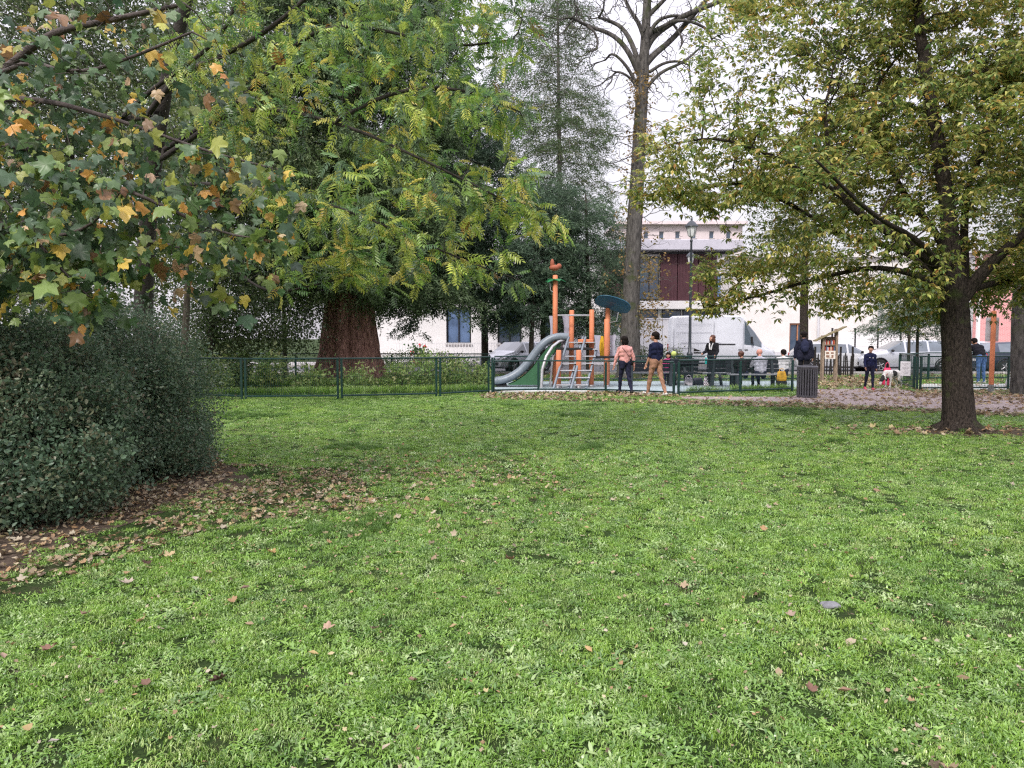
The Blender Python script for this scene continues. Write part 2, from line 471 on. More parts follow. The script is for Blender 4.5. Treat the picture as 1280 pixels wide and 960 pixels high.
# ------------------------------------------------------------------ tree growth
def resample(pts, step):
    pts = [np.array(p, float) for p in pts]; out = [pts[0]]
    for a, b in zip(pts[:-1], pts[1:]):
        n = max(1, int(round(np.linalg.norm(b - a) / step)))
        for i in range(1, n + 1): out.append(a + (b - a) * i / n)
    return np.array(out)
def smooth_path(pts, it=2):
    pts = np.array([list(p) for p in pts], float)
    for _ in range(it):
        q = [pts[0]]
        for a, b in zip(pts[:-1], pts[1:]): q += [a * .75 + b * .25, a * .25 + b * .75]
        q.append(pts[-1]); pts = np.array(q)
    return pts
def grow(seeds, attr, step=0.2, di=1.2, dk=0.3, iters=140, trop=(0, 0, 0), jit=0.25, seed=1, tip=0.004, pw=2.3, smooth=True):
    """seeds: list of (points, r0, r1); branches colonise the attraction points"""
    rng = np.random.default_rng(seed)
    pos = []; par = []; mr = []
    for k, (pts, r0, r1) in enumerate(seeds):
        q = resample(smooth_path(pts) if smooth else pts, step)
        L = len(q)
        if k == 0: prev = -1; s0 = 0
        else:
            A = np.array(pos); prev = int(np.argmin(np.linalg.norm(A - q[0], axis=1))); s0 = 1
        for i in range(s0, L):
            t = i / max(1, L - 1)
            rr = np.interp(t, np.linspace(0, 1, len(r0)), r0) if hasattr(r0, '__len__') else r0 * (1 - t) + r1 * t
            pos.append(q[i]); par.append(prev); mr.append(rr); prev = len(pos) - 1
    nseed = len(pos)
    attr = np.asarray(attr, float); act = np.ones(len(attr), bool)
    near = np.full(len(attr), -1); nd = np.full(len(attr), 1e9)
    done = 0; trop = np.array(trop, float)
    for it in range(iters):
        newp = np.array(pos[done:])
        if len(newp) == 0: break
        ia = np.where(act)[0]
        if len(ia) == 0: break
        for c in range(0, len(newp), 400):
            d = np.linalg.norm(attr[ia][:, None] - newp[None, c:c + 400], axis=2)
            j = d.argmin(1); dm = d[np.arange(len(ia)), j]
            b = dm < nd[ia]
            near[ia[b]] = done + c + j[b]; nd[ia[b]] = dm[b]
        done = len(pos)
        act &= nd > dk
        m = act & (nd < di)
        if not m.any():
            m = act & (nd < di * 3)
            if not m.any(): break
        ids = near[m]; PA = np.array(pos)
        v = norm(attr[m] - PA[ids])
        acc = np.zeros((len(pos), 3)); np.add.at(acc, ids, v)
        u = np.unique(ids)
        dirs = norm(norm(acc[u]) + trop + rng.normal(0, jit, (len(u), 3)))
        for i, dd in zip(u, dirs):
            pos.append(PA[i] + dd * step); par.append(int(i)); mr.append(0.0)
        if len(pos) > 30000: break
    pos = np.array(pos); par = np.array(par); n = len(pos)
    acc = np.zeros(n); rad = np.zeros(n)
    for i in range(n - 1, -1, -1):
        rad[i] = max(acc[i] ** (1 / pw) if acc[i] > 0 else tip, tip)
        rad[i] = min(rad[i], 1e9)
        if par[i] >= 0: acc[par[i]] += rad[i] ** pw
    mr = np.array(mr)
    rad = np.where(mr > 0, mr, rad)
    for i in range(nseed, n):      # a twig is never thicker than what it grows from
        rad[i] = min(rad[i], rad[par[i]] * 0.85)
    return pos, par, rad, nseed
def tubes(name, pos, par, rad, m, parent, rough=0.0, seed=0, rmin=0.0, nmax=12):
    rng = random.Random(seed)
    n = len(pos); kids = [[] for _ in range(n)]
    for i in range(n):
        if par[i] >= 0: kids[par[i]].append(i)
    V = []; T = []
    stack = [(-1, i) for i in range(n) if par[i] < 0]
    while stack:
        p0, i = stack.pop(); chain = [] if p0 < 0 else [p0]
        start_r = None if p0 < 0 else min(rad[p0], rad[i] * 1.25)
        j = i
        while True:
            chain.append(j)
            ks = sorted(kids[j], key=lambda a: -rad[a])
            if not ks: break
            for q in ks[1:]: stack.append((j, q))
            j = ks[0]
        if rad[i] < rmin: continue
        pts = pos[chain]; rr = rad[chain].copy()
        if start_r is not None: rr[0] = start_r
        rmax = rr.max(); k = nmax if rmax > .1 else (8 if rmax > .04 else (5 if rmax > .015 else 3))
        if len(pts) < 2: continue
        tg = np.gradient(pts, axis=0); tg = norm(tg)
        up = np.array([0, 1, 0.1]); base = len(V); ang = np.arange(k) * 2 * math.pi / k
        for a in range(len(pts)):
            x = np.cross(tg[a], up); x /= max(1e-6, np.linalg.norm(x)); up = np.cross(x, tg[a])
            wob = 1.0 if rough == 0 or rr[a] < .05 else 1 + rough * np.array([math.sin(3 * t + a * .13 + seed) * .5 + math.sin(5 * t - a * .21) * .35 + (math.sin(11 * t + a * .3) * .3 + math.sin(17 * t - a * .45) * .3 if k > 20 else 0) + rng.uniform(-.3, .3) for t in ang])[:, None]
            ring = pts[a] + (np.cos(ang)[:, None] * x + np.sin(ang)[:, None] * up) * rr[a] * wob
            V.extend(ring)
            if a:
                o = base + (a - 1) * k
                for q in range(k):
                    q2 = (q + 1) % k
                    T.append((o + q, o + q + k, o + q2 + k)); T.append((o + q, o + q2 + k, o + q2))
        o = base + (len(pts) - 1) * k
        for q in range(1, k - 1): T.append((o, o + q + 1, o + q))
    me = tri_mesh(name, np.array(V), np.array(T)[:, ::-1], m, smooth=True)
    ob = bpy.data.objects.new(name, me); link(ob, parent)
    return ob
def blobs(bl, n, rng=RNG, shell=0.0):
    """random points in ellipsoids given as (px, py, D, rx px, ry px, rd metres)"""
    vol = np.array([b[3] * b[4] * b[5] * (b[2] / FPX) ** 2 for b in bl]); k = rng.choice(len(bl), n, p=vol / vol.sum())
    v = norm(rng.normal(size=(n, 3))) * (rng.uniform(shell, 1, (n, 1)) ** (1 / 3))
    c = np.array([list(P(b[0], b[1], b[2])) for b in bl]); r = np.array([[b[3] * b[2] / FPX, b[5], b[4] * b[2] / FPX] for b in bl])
    p = c[k] + v * r[k]
    return p[p[:, 2] > 0.3]
def twig_leaves(pos, par, rad, rmax, per, rng, spread=0.12):
    """leaf bases along thin shoots; returns base points and the shoot directions"""
    i = np.where((rad < rmax) & (par >= 0))[0]
    cnt = rng.poisson(per, len(i)); i = np.repeat(i, cnt)
    t = rng.uniform(0, 1, (len(i), 1))
    a = pos[par[i]]; b = pos[i]
    return a * (1 - t) + b * t + rng.normal(0, spread, (len(i), 3)), norm(b - a + 1e-6)

# ================================================================== ground and surfaces
def pts_poly(name, poly, z, m, kind='structure'):
    me = bpy.data.meshes.new(name)
    bm = bmesh.new(); vs = [bm.verts.new((p[0], p[1], z)) for p in poly]
    f = bm.faces.new(vs); bmesh.ops.triangulate(bm, faces=[f]); bmesh.ops.recalc_face_normals(bm, faces=bm.faces)
    for f in bm.faces:
        if f.normal.z < 0: f.normal_flip()
    bm.to_mesh(me); bm.free(); me.materials.append(m)
    return tag(link(bpy.data.objects.new(name, me)), kind=kind)

def ground_mat():
    m = bpy.data.materials.new('soil'); m.use_nodes = True
    n, l = m.node_tree.nodes, m.node_tree.links; b = n['Principled BSDF']; b.inputs['Roughness'].default_value = 0.95
    b.inputs['Specular IOR Level'].default_value = 0.15
    g = n.new('ShaderNodeNewGeometry')
    def nz(s, d=6):
        q = n.new('ShaderNodeTexNoise'); q.inputs['Scale'].default_value = s; q.inputs['Detail'].default_value = d; q.inputs['Roughness'].default_value = .7
        l.new(g.outputs['Position'], q.inputs['Vector']); return q.outputs[0]
    def ramp(s, a, b_, p0=.35, p1=.65):
        q = n.new('ShaderNodeValToRGB'); q.color_ramp.elements[0].position = p0; q.color_ramp.elements[1].position = p1
        q.color_ramp.elements[0].color = (*a, 1); q.color_ramp.elements[1].color = (*b_, 1); l.new(s, q.inputs[0]); return q.outputs[0]
    soil = ramp(nz(28), (0.025, 0.018, 0.012), (0.11, 0.08, 0.06))
    moss = ramp(nz(40), (0.015, 0.028, 0.008), (0.045, 0.08, 0.02))
    mx = n.new('ShaderNodeMix'); mx.data_type = 'RGBA'
    l.new(ramp(nz(1.6), (0, 0, 0), (1, 1, 1), .28, .46), mx.inputs[0]); l.new(soil, mx.inputs[6]); l.new(moss, mx.inputs[7])
    l.new(mx.outputs[2], b.inputs['Base Color'])
    bp = n.new('ShaderNodeBump'); bp.inputs['Strength'].default_value = .8; bp.inputs['Distance'].default_value = .03
    l.new(nz(35), bp.inputs['Height']); l.new(bp.outputs[0], b.inputs['Normal'])
    return m
M_SOIL = ground_mat()
b_ = MB(); b_.add([(-900, -60, 0), (900, -60, 0), (900, 1500, 0), (-900, 1500, 0)], [(0, 1, 2, 3)])
tag(b_.build('ground', M_SOIL), kind='structure')

M_ASPH = mat('path_asphalt', (0.38, 0.31, 0.30), rough=.9, var=.18, scale=9, bump=.4, bscale=160)
M_ROAD = mat('road_asphalt', (0.16, 0.16, 0.17), rough=.9, var=.12, scale=5, bump=.3, bscale=120)
M_PAVE = mat('pavement_concrete', (0.42, 0.40, 0.40), rough=.9, var=.1, scale=3, bump=.2)
M_RUBBER = mat('rubber_surface', (0.36, 0.44, 0.47), rough=.85, var=.12, scale=5, bump=.2, bscale=90)
M_KERB = mat('kerb_stone', (0.45, 0.43, 0.42), rough=.85, var=.12, scale=6)

path_poly = [G(x, y) for x, y in [(845, 496), (990, 496.5), (1018, 487), (1120, 485.5), (1150, 491), (1290, 496), (1500, 500),
                                   (1500, 536), (1290, 519), (1150, 511.5), (1010, 504.5), (850, 499.5)]]
pts_poly('path', path_poly, 0.012, M_ASPH)
play_poly = [G(x, y) for x, y in [(612, 491), (757, 490), (846, 493), (990, 488.5), (1010, 478), (1000, 476), (612, 477)]]
pts_poly('playground_surface', play_poly, 0.010, M_RUBBER)
court_poly = [G(x, y) for x, y in [(1146, 487.5), (1290, 487.5), (1420, 488), (1400, 480), (1290, 480), (1150, 480)]]
pts_poly('court_surface', court_poly, 0.010, mat('court_concrete', (0.5, 0.52, 0.5), rough=.9, var=.1))
pts_poly('road', [(-60, 33.0), (60, 33.0), (60, 42.0), (-60, 42.0)], 0.008, M_ROAD)
b_ = MB(); b_.box((0, 44.4, .06), (120, 4.4, .12), bev=.02); tag(b_.build('pavement', M_PAVE), kind='structure')
b_ = MB(); b_.box((0, 32.85, .05), (120, .26, .14), bev=.02); b_.box((0, 42.08, .055), (120, .22, .15), bev=.02); tag(b_.build('kerb', M_KERB), kind='structure')
# kerb strip of the playground
b_ = MB()
kp = [G(x, y) for x, y in [(612, 491.6), (757, 490.8), (846, 494)]]
for a, c in zip(kp[:-1], kp[1:]):
    d = c - a; b_.box((a + c) / 2 + Vector((0, 0, .03)), (d.length, .12, .09), rot=(0, 0, math.atan2(d.y, d.x)), bev=.01)
tag(b_.build('playground_kerb', mat('pale_concrete', (0.62, 0.62, 0.62), var=.1)), kind='structure')

# ================================================================== buildings
def px_x(px, D): return (px - 640) / FPX * D
def px_z(py, D): return P(640, py, D).z
M_WHITE = mat('white_render', (0.80, 0.785, 0.80), var=.04, scale=1.5, bump=.1)
M_CREAM = mat('cream_render', (0.75, 0.715, 0.70), var=.05, scale=1.2, bump=.1)
M_DARKF = mat('dark_frame', (0.02, 0.02, 0.025), rough=.5, var=.1)
M_GLASS = mat('window_glass', (0.05, 0.08, 0.13), rough=.06, var=.3, scale=.7, spec=.9)
M_BLUEG = mat('blue_glass', (0.16, 0.24, 0.42), rough=.08, var=.25, scale=.9, spec=.9)
M_BROWN = mat('brown_cladding', (0.085, 0.032, 0.042), rough=.6, var=.1, scale=2)
M_LILAC = mat('zinc_roof', (0.50, 0.49, 0.56), rough=.55, var=.06, scale=1.5)
M_PINKR = mat('pink_render', (0.74, 0.64, 0.67), var=.05, scale=1)
M_GREYW = mat('grey_wall', (0.60, 0.60, 0.64), var=.05, scale=1)
def facade(root, name, x0, x1, z0, z1, y, m, openings=(), th=.3, glass=None, frame=None, sill=True):
    """a wall facing the viewer, with real openings, recessed panes, frames and sills"""
    w = MB(); xs = sorted({x0, x1, *[o[0] for o in openings], *[o[1] for o in openings]}); zs = sorted({z0, z1, *[o[2] for o in openings], *[o[3] for o in openings]})
    for a, b in zip(xs[:-1], xs[1:]):
        run = None
        for c, d in zip(zs[:-1], zs[1:]):
            cx, cz = (a + b) / 2, (c + d) / 2
            hole = any(o[0] < cx < o[1] and o[2] < cz < o[3] for o in openings)
            if hole:
                if run: w.box(((a + b) / 2, y + th / 2, (run[0] + run[1]) / 2), (b - a, th, run[1] - run[0])); run = None
            else: run = (run[0], d) if run else (c, d)
        if run: w.box(((a + b) / 2, y + th / 2, (run[0] + run[1]) / 2), (b - a, th, run[1] - run[0]))
    w.build(name, m, root)
    for o in openings:
        ww, hh = o[1] - o[0], o[3] - o[2]; cx, cz = (o[0] + o[1]) / 2, (o[2] + o[3]) / 2; t = min(.09, ww * .09)
        f = MB()
        yy = y + th * .55
        f.box((o[0] + t / 2, yy, cz), (t, .08, hh)); f.box((o[1] - t / 2, yy, cz), (t, .08, hh))
        f.box((cx, yy, o[2] + t / 2), (ww - 2 * t, .076, t)); f.box((cx, yy, o[3] - t / 2), (ww - 2 * t, .076, t))
        if ww > 1.0: f.box((cx, yy, cz), (t * .8, .07, hh - 2 * t))
        fr = f.build('window', frame or M_DARKF, root)
        g = MB(); g.box((cx, yy + .06, cz), (ww - t, .03, hh - t)); g.build('pane', (o[4] if len(o) > 4 else glass) or M_GLASS, fr)
        if sill:
            s = MB(); s.box((cx, y - .02, o[2] - .04), (ww + .15, .18, .07)); s.build('sill', M_PAVE, fr)

# --- low white building behind the left enclosure
D = 45.0
wb = empty('white_building', (px_x(590, D), D + 4, 0), 0, 'low white building with tall dark framed windows behind the slide and parked hatchback', 'building')
def W(px, d=D): return px_x(px, d) - px_x(590, D)
facade(wb, 'wall', W(440), W(705), 0, 4.6, -4,
       M_WHITE, [(W(558), W(589), px_z(430, D), px_z(384, D), M_BLUEG), (W(622), W(652), px_z(430, D), px_z(386, D), M_GLASS),
                 (W(700 - 20), W(700 - 4), px_z(430, D), px_z(390, D), M_GLASS)], th=.35)
q = MB(); q.box(((W(440) + W(705)) / 2, .4, 2.3), (W(705) - W(440), 8.1, 4.58)); q.box(((W(440) + W(705)) / 2, 0, 4.75), (W(705) - W(440) + .6, 9.1, .3)); q.build('roof', M_WHITE, wb)
rl = MB()
ry = -5.3
rl.box(((W(500) + W(626)) / 2, ry, px_z(429, D - 1.3)), (W(626) - W(500), .05, .05)); rl.box(((W(500) + W(626)) / 2, ry, .35), (W(626) - W(500), .05, .05))
rr = rl.build('railing', mat('white_metal', (0.78, 0.77, 0.80), rough=.4, var=.04), wb)
bb = MB(); bb.box((0, 0, 0), (.035, .035, px_z(429, D - 1.3) - .35)); first = None
x = W(500)
while x < W(626):
    if first is None:
        first = bb.build('baluster', MATS['white_metal'], rr, loc=(x, ry, (px_z(429, D - 1.3) + .35) / 2)); bm_ = first.data
    else: inst(bm_, 'baluster', rr, (x, ry, (px_z(429, D - 1.3) + .35) / 2))
    x += .17

# --- brown clad building with zinc roof
D = 55.0
br = empty('brown_building', (px_x(850, D), D + 5, 0), 0, 'dark brown clad building with grey zinc roof edge seen behind the white van and lamp', 'building')
def W(px, d=55.0): return px_x(px, d) - px_x(850, 55.0)
def Z(py, d=55.0): return px_z(py, d)
q = MB(); q.box(((W(690) + W(918)) / 2, .2, Z(300) / 2), (W(918) - W(690), 9.4, Z(300) - .1)); q.build('wall', M_WHITE, br)
q = MB(); q.box(((W(690) + W(920)) / 2, -.3, (Z(301) + Z(314)) / 2), (W(920) - W(690) + .4, 11.0, Z(301) - Z(314)), bev=.04); q.build('roof', M_LILAC, br)
q = MB(); q.box(((W(690) + W(914)) / 2, -4.6, (Z(314) + Z(317)) / 2), (W(914) - W(690), .5, Z(314) - Z(317))); q.build('soffit', M_DARKF, br)
for i, (a, b) in enumerate([(752, 797), (825, 846), (846.4, 872), (872.4, 895)]):
    q = MB(); cx = (W(a) + W(b)) / 2
    q.box((cx, -4.66, (Z(317) + Z(376)) / 2), (W(b) - W(a) - .03, .30, Z(317) - Z(376)), bev=.02)
    k = W(a) + .15
    while k < W(b) - .1: q.box((k, -4.83, (Z(317) + Z(376)) / 2), (.05, .05, Z(317) - Z(376) - .1)); k += .22
    q.build('cladding_panel', M_BROWN, br)
for a, b, c, d, mm in [(798, 824, 320, 376, M_GLASS), (896, 913, 342, 372, M_BLUEG)]:
    f = MB(); cx, cz = (W(a) + W(b)) / 2, (Z(c) + Z(d)) / 2; ww, hh = W(b) - W(a), Z(c) - Z(d)
    f.box((cx, -4.6, cz), (ww, .1, hh)); f = f.build('window', M_DARKF, br)
    g = MB(); g.box((cx - ww * .24, -4.67, cz), (ww * .42, .05, hh * .9)); g.box((cx + ww * .24, -4.67, cz), (ww * .42, .05, hh * .9)); g.build('pane', mm, f)
q = MB(); q.box(((W(752) + W(916)) / 2, -4.75, (Z(376) + Z(386)) / 2), (W(916) - W(752), .6, Z(376) - Z(386))); q.build('ledge', M_WHITE, br)
for a, b in [(765, 797), (801, 823), (828, 852), (854, 889), (892, 914)]:
    f = MB(); cx, cz = (W(a) + W(b)) / 2, (Z(387) + Z(398)) / 2; ww, hh = W(b) - W(a), Z(387) - Z(398)
    f.box((cx, -4.52, cz), (ww, .06, hh)); f = f.build('window', M_DARKF, br)
    g = MB(); g.box((cx, -4.56, cz), (ww * .92, .03, hh * .8)); g.build('pane', M_GLASS, f)

# --- light wall in front of it
D = 48.0
lw = empty('boundary_wall', (px_x(820, D), D, 0), 0, 'pale grey panelled wall between the bare tree and the white van', 'wall')
x = px_x(700, D); x_end = px_x(850, D); i = 0; first = None
while x < x_end:
    if first is None:
        q = MB(); q.box((0, 0, px_z(399, D) / 2), (1.16, .16, px_z(399, D)), bev=.015); q.box((0, 0, px_z(399, D) + .03), (1.18, .24, .08))
        first = q.build('panel', M_GREYW, lw, loc=(x - px_x(820, D), 0, 0)); fm = first.data
    else: inst(fm, 'panel', lw, (x - px_x(820, D), 0, 0))
    x += 1.2

# --- far pink house
D = 92.0
fp = empty('pink_apartment_house', (px_x(840, D), D + 5, 0), 0, 'distant pale pink house with chimney rising above the zinc roof', 'building')
def W(px, d=92.0): return px_x(px, d) - px_x(840, 92.0)
def Z(py, d=92.0): return px_z(py, d)
facade(fp, 'wall', W(770), W(925), 0, Z(280), -5, M_PINKR,
       [(W(a), W(a + 6), Z(298), Z(289)) for a in (784, 803, 822, 842, 862, 884, 905)], th=.4, frame=M_WHITE, sill=True)
q = MB(); q.box(((W(770) + W(925)) / 2, .2, Z(280) / 2 - .1), (W(925) - W(770), 9.5, Z(280) - .3)); q.box(((W(770) + W(925)) / 2, -.2, Z(279.5)), (W(925) - W(770) + .8, 11.2, .35))
q.box(((W(775) + W(850)) / 2, .8, Z(277.6)), (W(850) - W(775), 8, .5)); rf = q.build('roof', M_PINKR, fp)
for a, w in ((805, 15), (905, 8)):
    q = MB(); q.box((W(a), 0, (Z(280) + Z(268)) / 2), (W(a + w) - W(a), 1.5, Z(268) - Z(280)))
    for k in (-1, 0, 1): q.lathe([(.18, 0), (.15, .7), (.19, .72), (.19, .8), (0, .8)], c=(W(a) + k * .42, 0, Z(268)), n=8)
    q.build('chimney', M_PINKR, rf)

# --- cream building behind the cars
D = 47.0
cb = empty('cream_building', (px_x(1050, D), D + 5, 0), 0, 'long cream rendered building behind the parked cars and little book hut', 'building')
def W(px, d=47.0): return px_x(px, d) - px_x(1050, 47.0)
def Z(py, d=47.0): return px_z(py, d)
M_TIMB = mat('orange_timber', (0.45, 0.20, 0.10), var=.15)
facade(cb, 'wall', W(917), W(1216), 0, Z(322), -5, M_CREAM,
       [(W(986), W(1008), Z(452), Z(404), M_GLASS)],
       th=.3, frame=M_TIMB)
q = MB(); q.box(((W(917) + W(1216)) / 2, -3.2, Z(322) / 2), (W(1216) - W(917), 2.8, Z(322) - .05)); q.box(((W(917) + W(1216)) / 2, -3.4, Z(322) + .12), (W(1216) - W(917) + .4, 3.8, .22)); q.build('roof', M_CREAM, cb)
for a in (1021, 1096):
    q = MB(); q.tube([(W(a), -5.1, .1), (W(a), -5.1, Z(324))], .07, n=8); q.build('downpipe', M_GREYW, cb)
q = MB(); q.box(((W(917) + W(1216)) / 2, -5.03, .45), (W(1216) - W(917), .08, .6)); q.build('plinth', M_GREYW, cb)
D = 45.6
gf = empty('panel_fence', (px_x(1082, D), D, 0), 0, 'pale panel fence before the cream building behind the white and silver cars', 'fence')
for i in range(3):
    q = MB(); q.box((-1.4 + 1.4 * i, 0, px_z(414, D) / 2 + .1), (1.34, .05, px_z(414, D) - .3)); 
    for zz in (.7, 1.15, 1.6): q.box((-1.4 + 1.4 * i, -.035, zz), (1.34, .02, .03))
    q.build('panel', M_WHITE, gf)
for i in range(4):
    q = MB(); q.box((-2.1 + 1.4 * i, 0, px_z(410, D) / 2), (.09, .09, px_z(410, D))); q.build('post', M_DARKF, gf)

# --- pink brick building at the right
def brick_mat():
    m = bpy.data.materials.new('pink_brick'); m.use_nodes = True
    n, l = m.node_tree.nodes, m.node_tree.links; b = n['Principled BSDF']; b.inputs['Roughness'].default_value = .85
    tc = n.new('ShaderNodeTexCoord'); mp = n.new('ShaderNodeMapping'); mp.inputs['Rotation'].default_value = (R(90), 0, 0)
    br_ = n.new('ShaderNodeTexBrick'); br_.inputs['Scale'].default_value = 1.0
    br_.inputs['Color1'].default_value = (0.72, 0.30, 0.30, 1); br_.inputs['Color2'].default_value = (0.60, 0.24, 0.25, 1); br_.inputs['Mortar'].default_value = (0.66, 0.45, 0.44, 1)
    br_.inputs['Brick Width'].default_value = .22; br_.inputs['Row Height'].default_value = .075; br_.inputs['Mortar Size'].default_value = .012
    l.new(tc.outputs['Object'], mp.inputs[0]); l.new(mp.outputs[0], br_.inputs['Vector']); l.new(br_.outputs[0], b.inputs['Base Color'])
    return m
D = 46.0
pb = empty('brick_building', (px_x(1255, D), D + 5, 0), 0, 'pink brick building at the right behind the person in blue jeans', 'building')
def W(px, d=46.0): return px_x(px, d) - px_x(1255, 46.0)
def Z(py, d=46.0): return px_z(py, d)
facade(pb, 'wall', W(1218), W(1420), 0, Z(315), -5, brick_mat(), [(W(1300), W(1325), Z(400), Z(360)), (W(1350), W(1375), Z(400), Z(360))], th=.3, frame=M_WHITE)
q = MB(); q.box(((W(1218) + W(1420)) / 2, .2, Z(315) / 2), (W(1420) - W(1218) - .1, 9.6, Z(315) - .04)); q.box(((W(1218) + W(1420)) / 2, -.1, Z(315) + .15), (W(1420) - W(1218) + .4, 10.9, .28)); q.build('roof', M_GREYW, pb)
q = MB(); q.box((W(1219.5), -5.1, Z(315) / 2), (.14, .2, Z(315) - .1)); q.build('corner_pipe', M_WHITE, pb)

# ================================================================== fences
M_FENCE = mat('green_fence_paint', (0.006, 0.040, 0.036), rough=.30, var=.15, scale=4, spec=.6)
M_WIRE = mat('fence_wire', (0.012, 0.045, 0.04), rough=.4, var=.1)
def fence(name, pts, h, label, mesh=True, double=False, group=None, rail_r=.028, bottom=True, wires=None):
    """posts at every point, rails between, welded wire infill"""
    a = Vector(pts[0]); root = empty(name, a, 0, label, 'fence', group)
    L = [Vector(p) - a for p in pts]
    pm = MB()
    if double:
        for s in (-.052, .052): pm.box((s, 0, h / 2 - .01), (.055, .055, h - .03), bev=.006); pm.box((s, 0, h - .02), (.06, .06, .03))
    else: pm.box((0, 0, h / 2 - .01), (.065, .065, h - .03), bev=.006)
    first = None
    for p in L:
        if first is None: first = pm.build('post', M_FENCE, root, loc=p); fm = first.data
        else: inst(fm, 'post', root, p)
    for p, q in zip(L[:-1], L[1:]):
        d = q - p; ang = math.atan2(d.y, d.x); n = d.normalized()
        r = MB(); r.box((0, 0, 0), (d.length, .07, .045), bev=.012); r.build('top_rail', M_FENCE, root, loc=(p + q) / 2 + Vector((0, 0, h + .012)), rot=(0, 0, ang))
        if bottom:
            r = MB(); r.box((0, 0, 0), (d.length - .07, .04, .045), bev=.008); r.build('bottom_rail', M_FENCE, root, loc=(p + q) / 2 + Vector((0, 0, .10)), rot=(0, 0, ang))
        if mesh:
            w = MB(); x = .06; ln = d.length - .06
            top = h - .03
            while x < ln:
                w.box((x - d.length / 2, 0, (top + .12) / 2), (.0045, .0045, top - .12)); x += .05
            for z in ([.13, .16, .38, .60, .82, top - .03, top] if h > .8 else [.12, .4, .7]):
                w.box((0, .007, z), (d.length - .07, .006, .006))
            w = w.build('wire_mesh', M_WIRE, root, loc=(p + q) / 2, rot=(0, 0, ang)); w['kind'] = 'stuff'
    return root
fA = [G(248, 497.5), G(305, 500), G(425, 499.3), G(548, 496.3), G(613, 492.6)]
fence('mesh_fence', fA, 1.06, 'dark green wire mesh fence in front of the huge reddish trunk', double=True)
fence('rail_fence', [G(617, 491.9), G(673, 490.6), G(757, 491.2), G(842, 494.6)], .93, 'dark green open rail fence in front of the slide and climbing frame', mesh=False)
fence('mesh_fence', [G(848, 495), G(925, 492.2), G(990, 489.6)], .98, 'dark green mesh fence in front of the benches with seated people', double=False)
fence('rail_fence', [G(618, 477.5), G(700, 477.2), G(790, 477), G(862, 477), G(940, 477), G(1000, 476.5)], .93, 'green rail fence along the far side of the playground behind the benches', mesh=True)
fence('rail_fence', [G(150, 472), G(260, 472.5), G(370, 473), G(490, 473.5), G(612, 474)], .98, 'green rail fence behind the undergrowth and huge reddish trunk', mesh=True)
fence('side_fence', [G(1148, 489), G(1200, 488.6), G(1262, 488.4), G(1340, 488.2)], 1.04, 'dark green mesh fence at the right behind the single tree trunk', double=True)
fence('side_fence', [G(1124, 480), G(1160, 475.5), G(1225, 475), G(1300, 475)], 1.04, 'dark green fence farther back behind the person in jeans', mesh=True)
fence('gate_fence', [G(1124, 482.5), G(1142, 487.6)], 1.08, 'short dark green fence piece carrying a white notice beside the path')
nt = MB(); a0, a1 = P(1125.5, 452, 23.9), P(1134.5, 471, 23.2)
nt.box((0, 0, 0), (.30, .012, .46), bev=.003)
nt_o = nt.build('notice', mat('white_board', (0.78, 0.76, 0.82), rough=.5, var=.03), loc=((a0.x + a1.x) / 2, 23.45, .64), rot=(0, 0, R(-30)))
tag(nt_o, 'white paper notice fixed on the short green fence beside the path', 'notice')
tx = MB()
for i in range(9): tx.box((0, -.0075, .17 - i * .04), (.22 - .05 * (i % 3), .002, .01))
tx.build('print', mat('grey_print', (0.4, 0.38, 0.42)), nt_o)

# ================================================================== street furniture
M_SLAT = mat('bench_plastic', (0.018, 0.022, 0.03), rough=.8, var=.2, scale=8, spec=.2)
M_BENCHL = mat('bench_leg', (0.03, 0.04, 0.05), rough=.7, var=.15)
M_SEAT = mat('bench_seat_sheen', (0.20, 0.21, 0.23), rough=.22, var=.12, scale=8, spec=.9)  # paler grey than the back slats: reflected light painted into the seat colour
def bench(loc, rz, w, label):
    r = empty('park_bench', loc, rz, label, 'bench', 'benches in the playground')
    s = MB(); s.box((0, 0, 0), (w, .125, .045), bev=.01); sm = None
    for i in range(3):
        y = -.16 + i * .145
        if sm is None: o = s.build('seat_slat', M_SEAT, r, loc=(0, y, .45)); sm = o.data
        else: inst(sm, 'seat_slat', r, (0, y, .45))
    s = MB(); s.box((0, 0, 0), (w, .04, .125), bev=.01); bm2 = None
    for i in range(3):
        p = (0, .27 + i * .035, .56 + i * .14)
        if bm2 is None: o = s.build('back_slat', M_SLAT, r, loc=p, rot=(R(-14), 0, 0)); bm2 = o.data
        else: inst(bm2, 'back_slat', r, p, (R(-14), 0, 0))
    lm = None
    for sx in (-1, 1):
        l = MB(); 
        l.prism([(-.24, 0), (-.14, 0), (-.10, .40), (.12, .40), (.14, 0), (.30, 0), (.30, .46), (.39, .92), (.32, .93), (.22, .50), (.20, .426), (-.24, .426)], -.04, .04, plane='yz')
        x = sx * (w / 2 - .22)
        if lm is None: o = l.build('leg', M_BENCHL, r, loc=(x, 0, 0)); lm = o.data
        else: inst(lm, 'leg', r, (x, 0, 0))
    return r
bench(G(812, 482.5), R(180), 1.75, 'dark slatted bench behind the walking man and woman, its seat shining')
bench(G(902, 483.5), R(182), 1.2, 'short dark bench to the left of the bench with seated people')
bench(G(944, 485.5), R(3), 1.75, 'dark bench on which two people sit with their backs turned')
bench(G(852, 481), R(180), 1.0, 'dark bench half hidden behind the fence post beside the walking man')
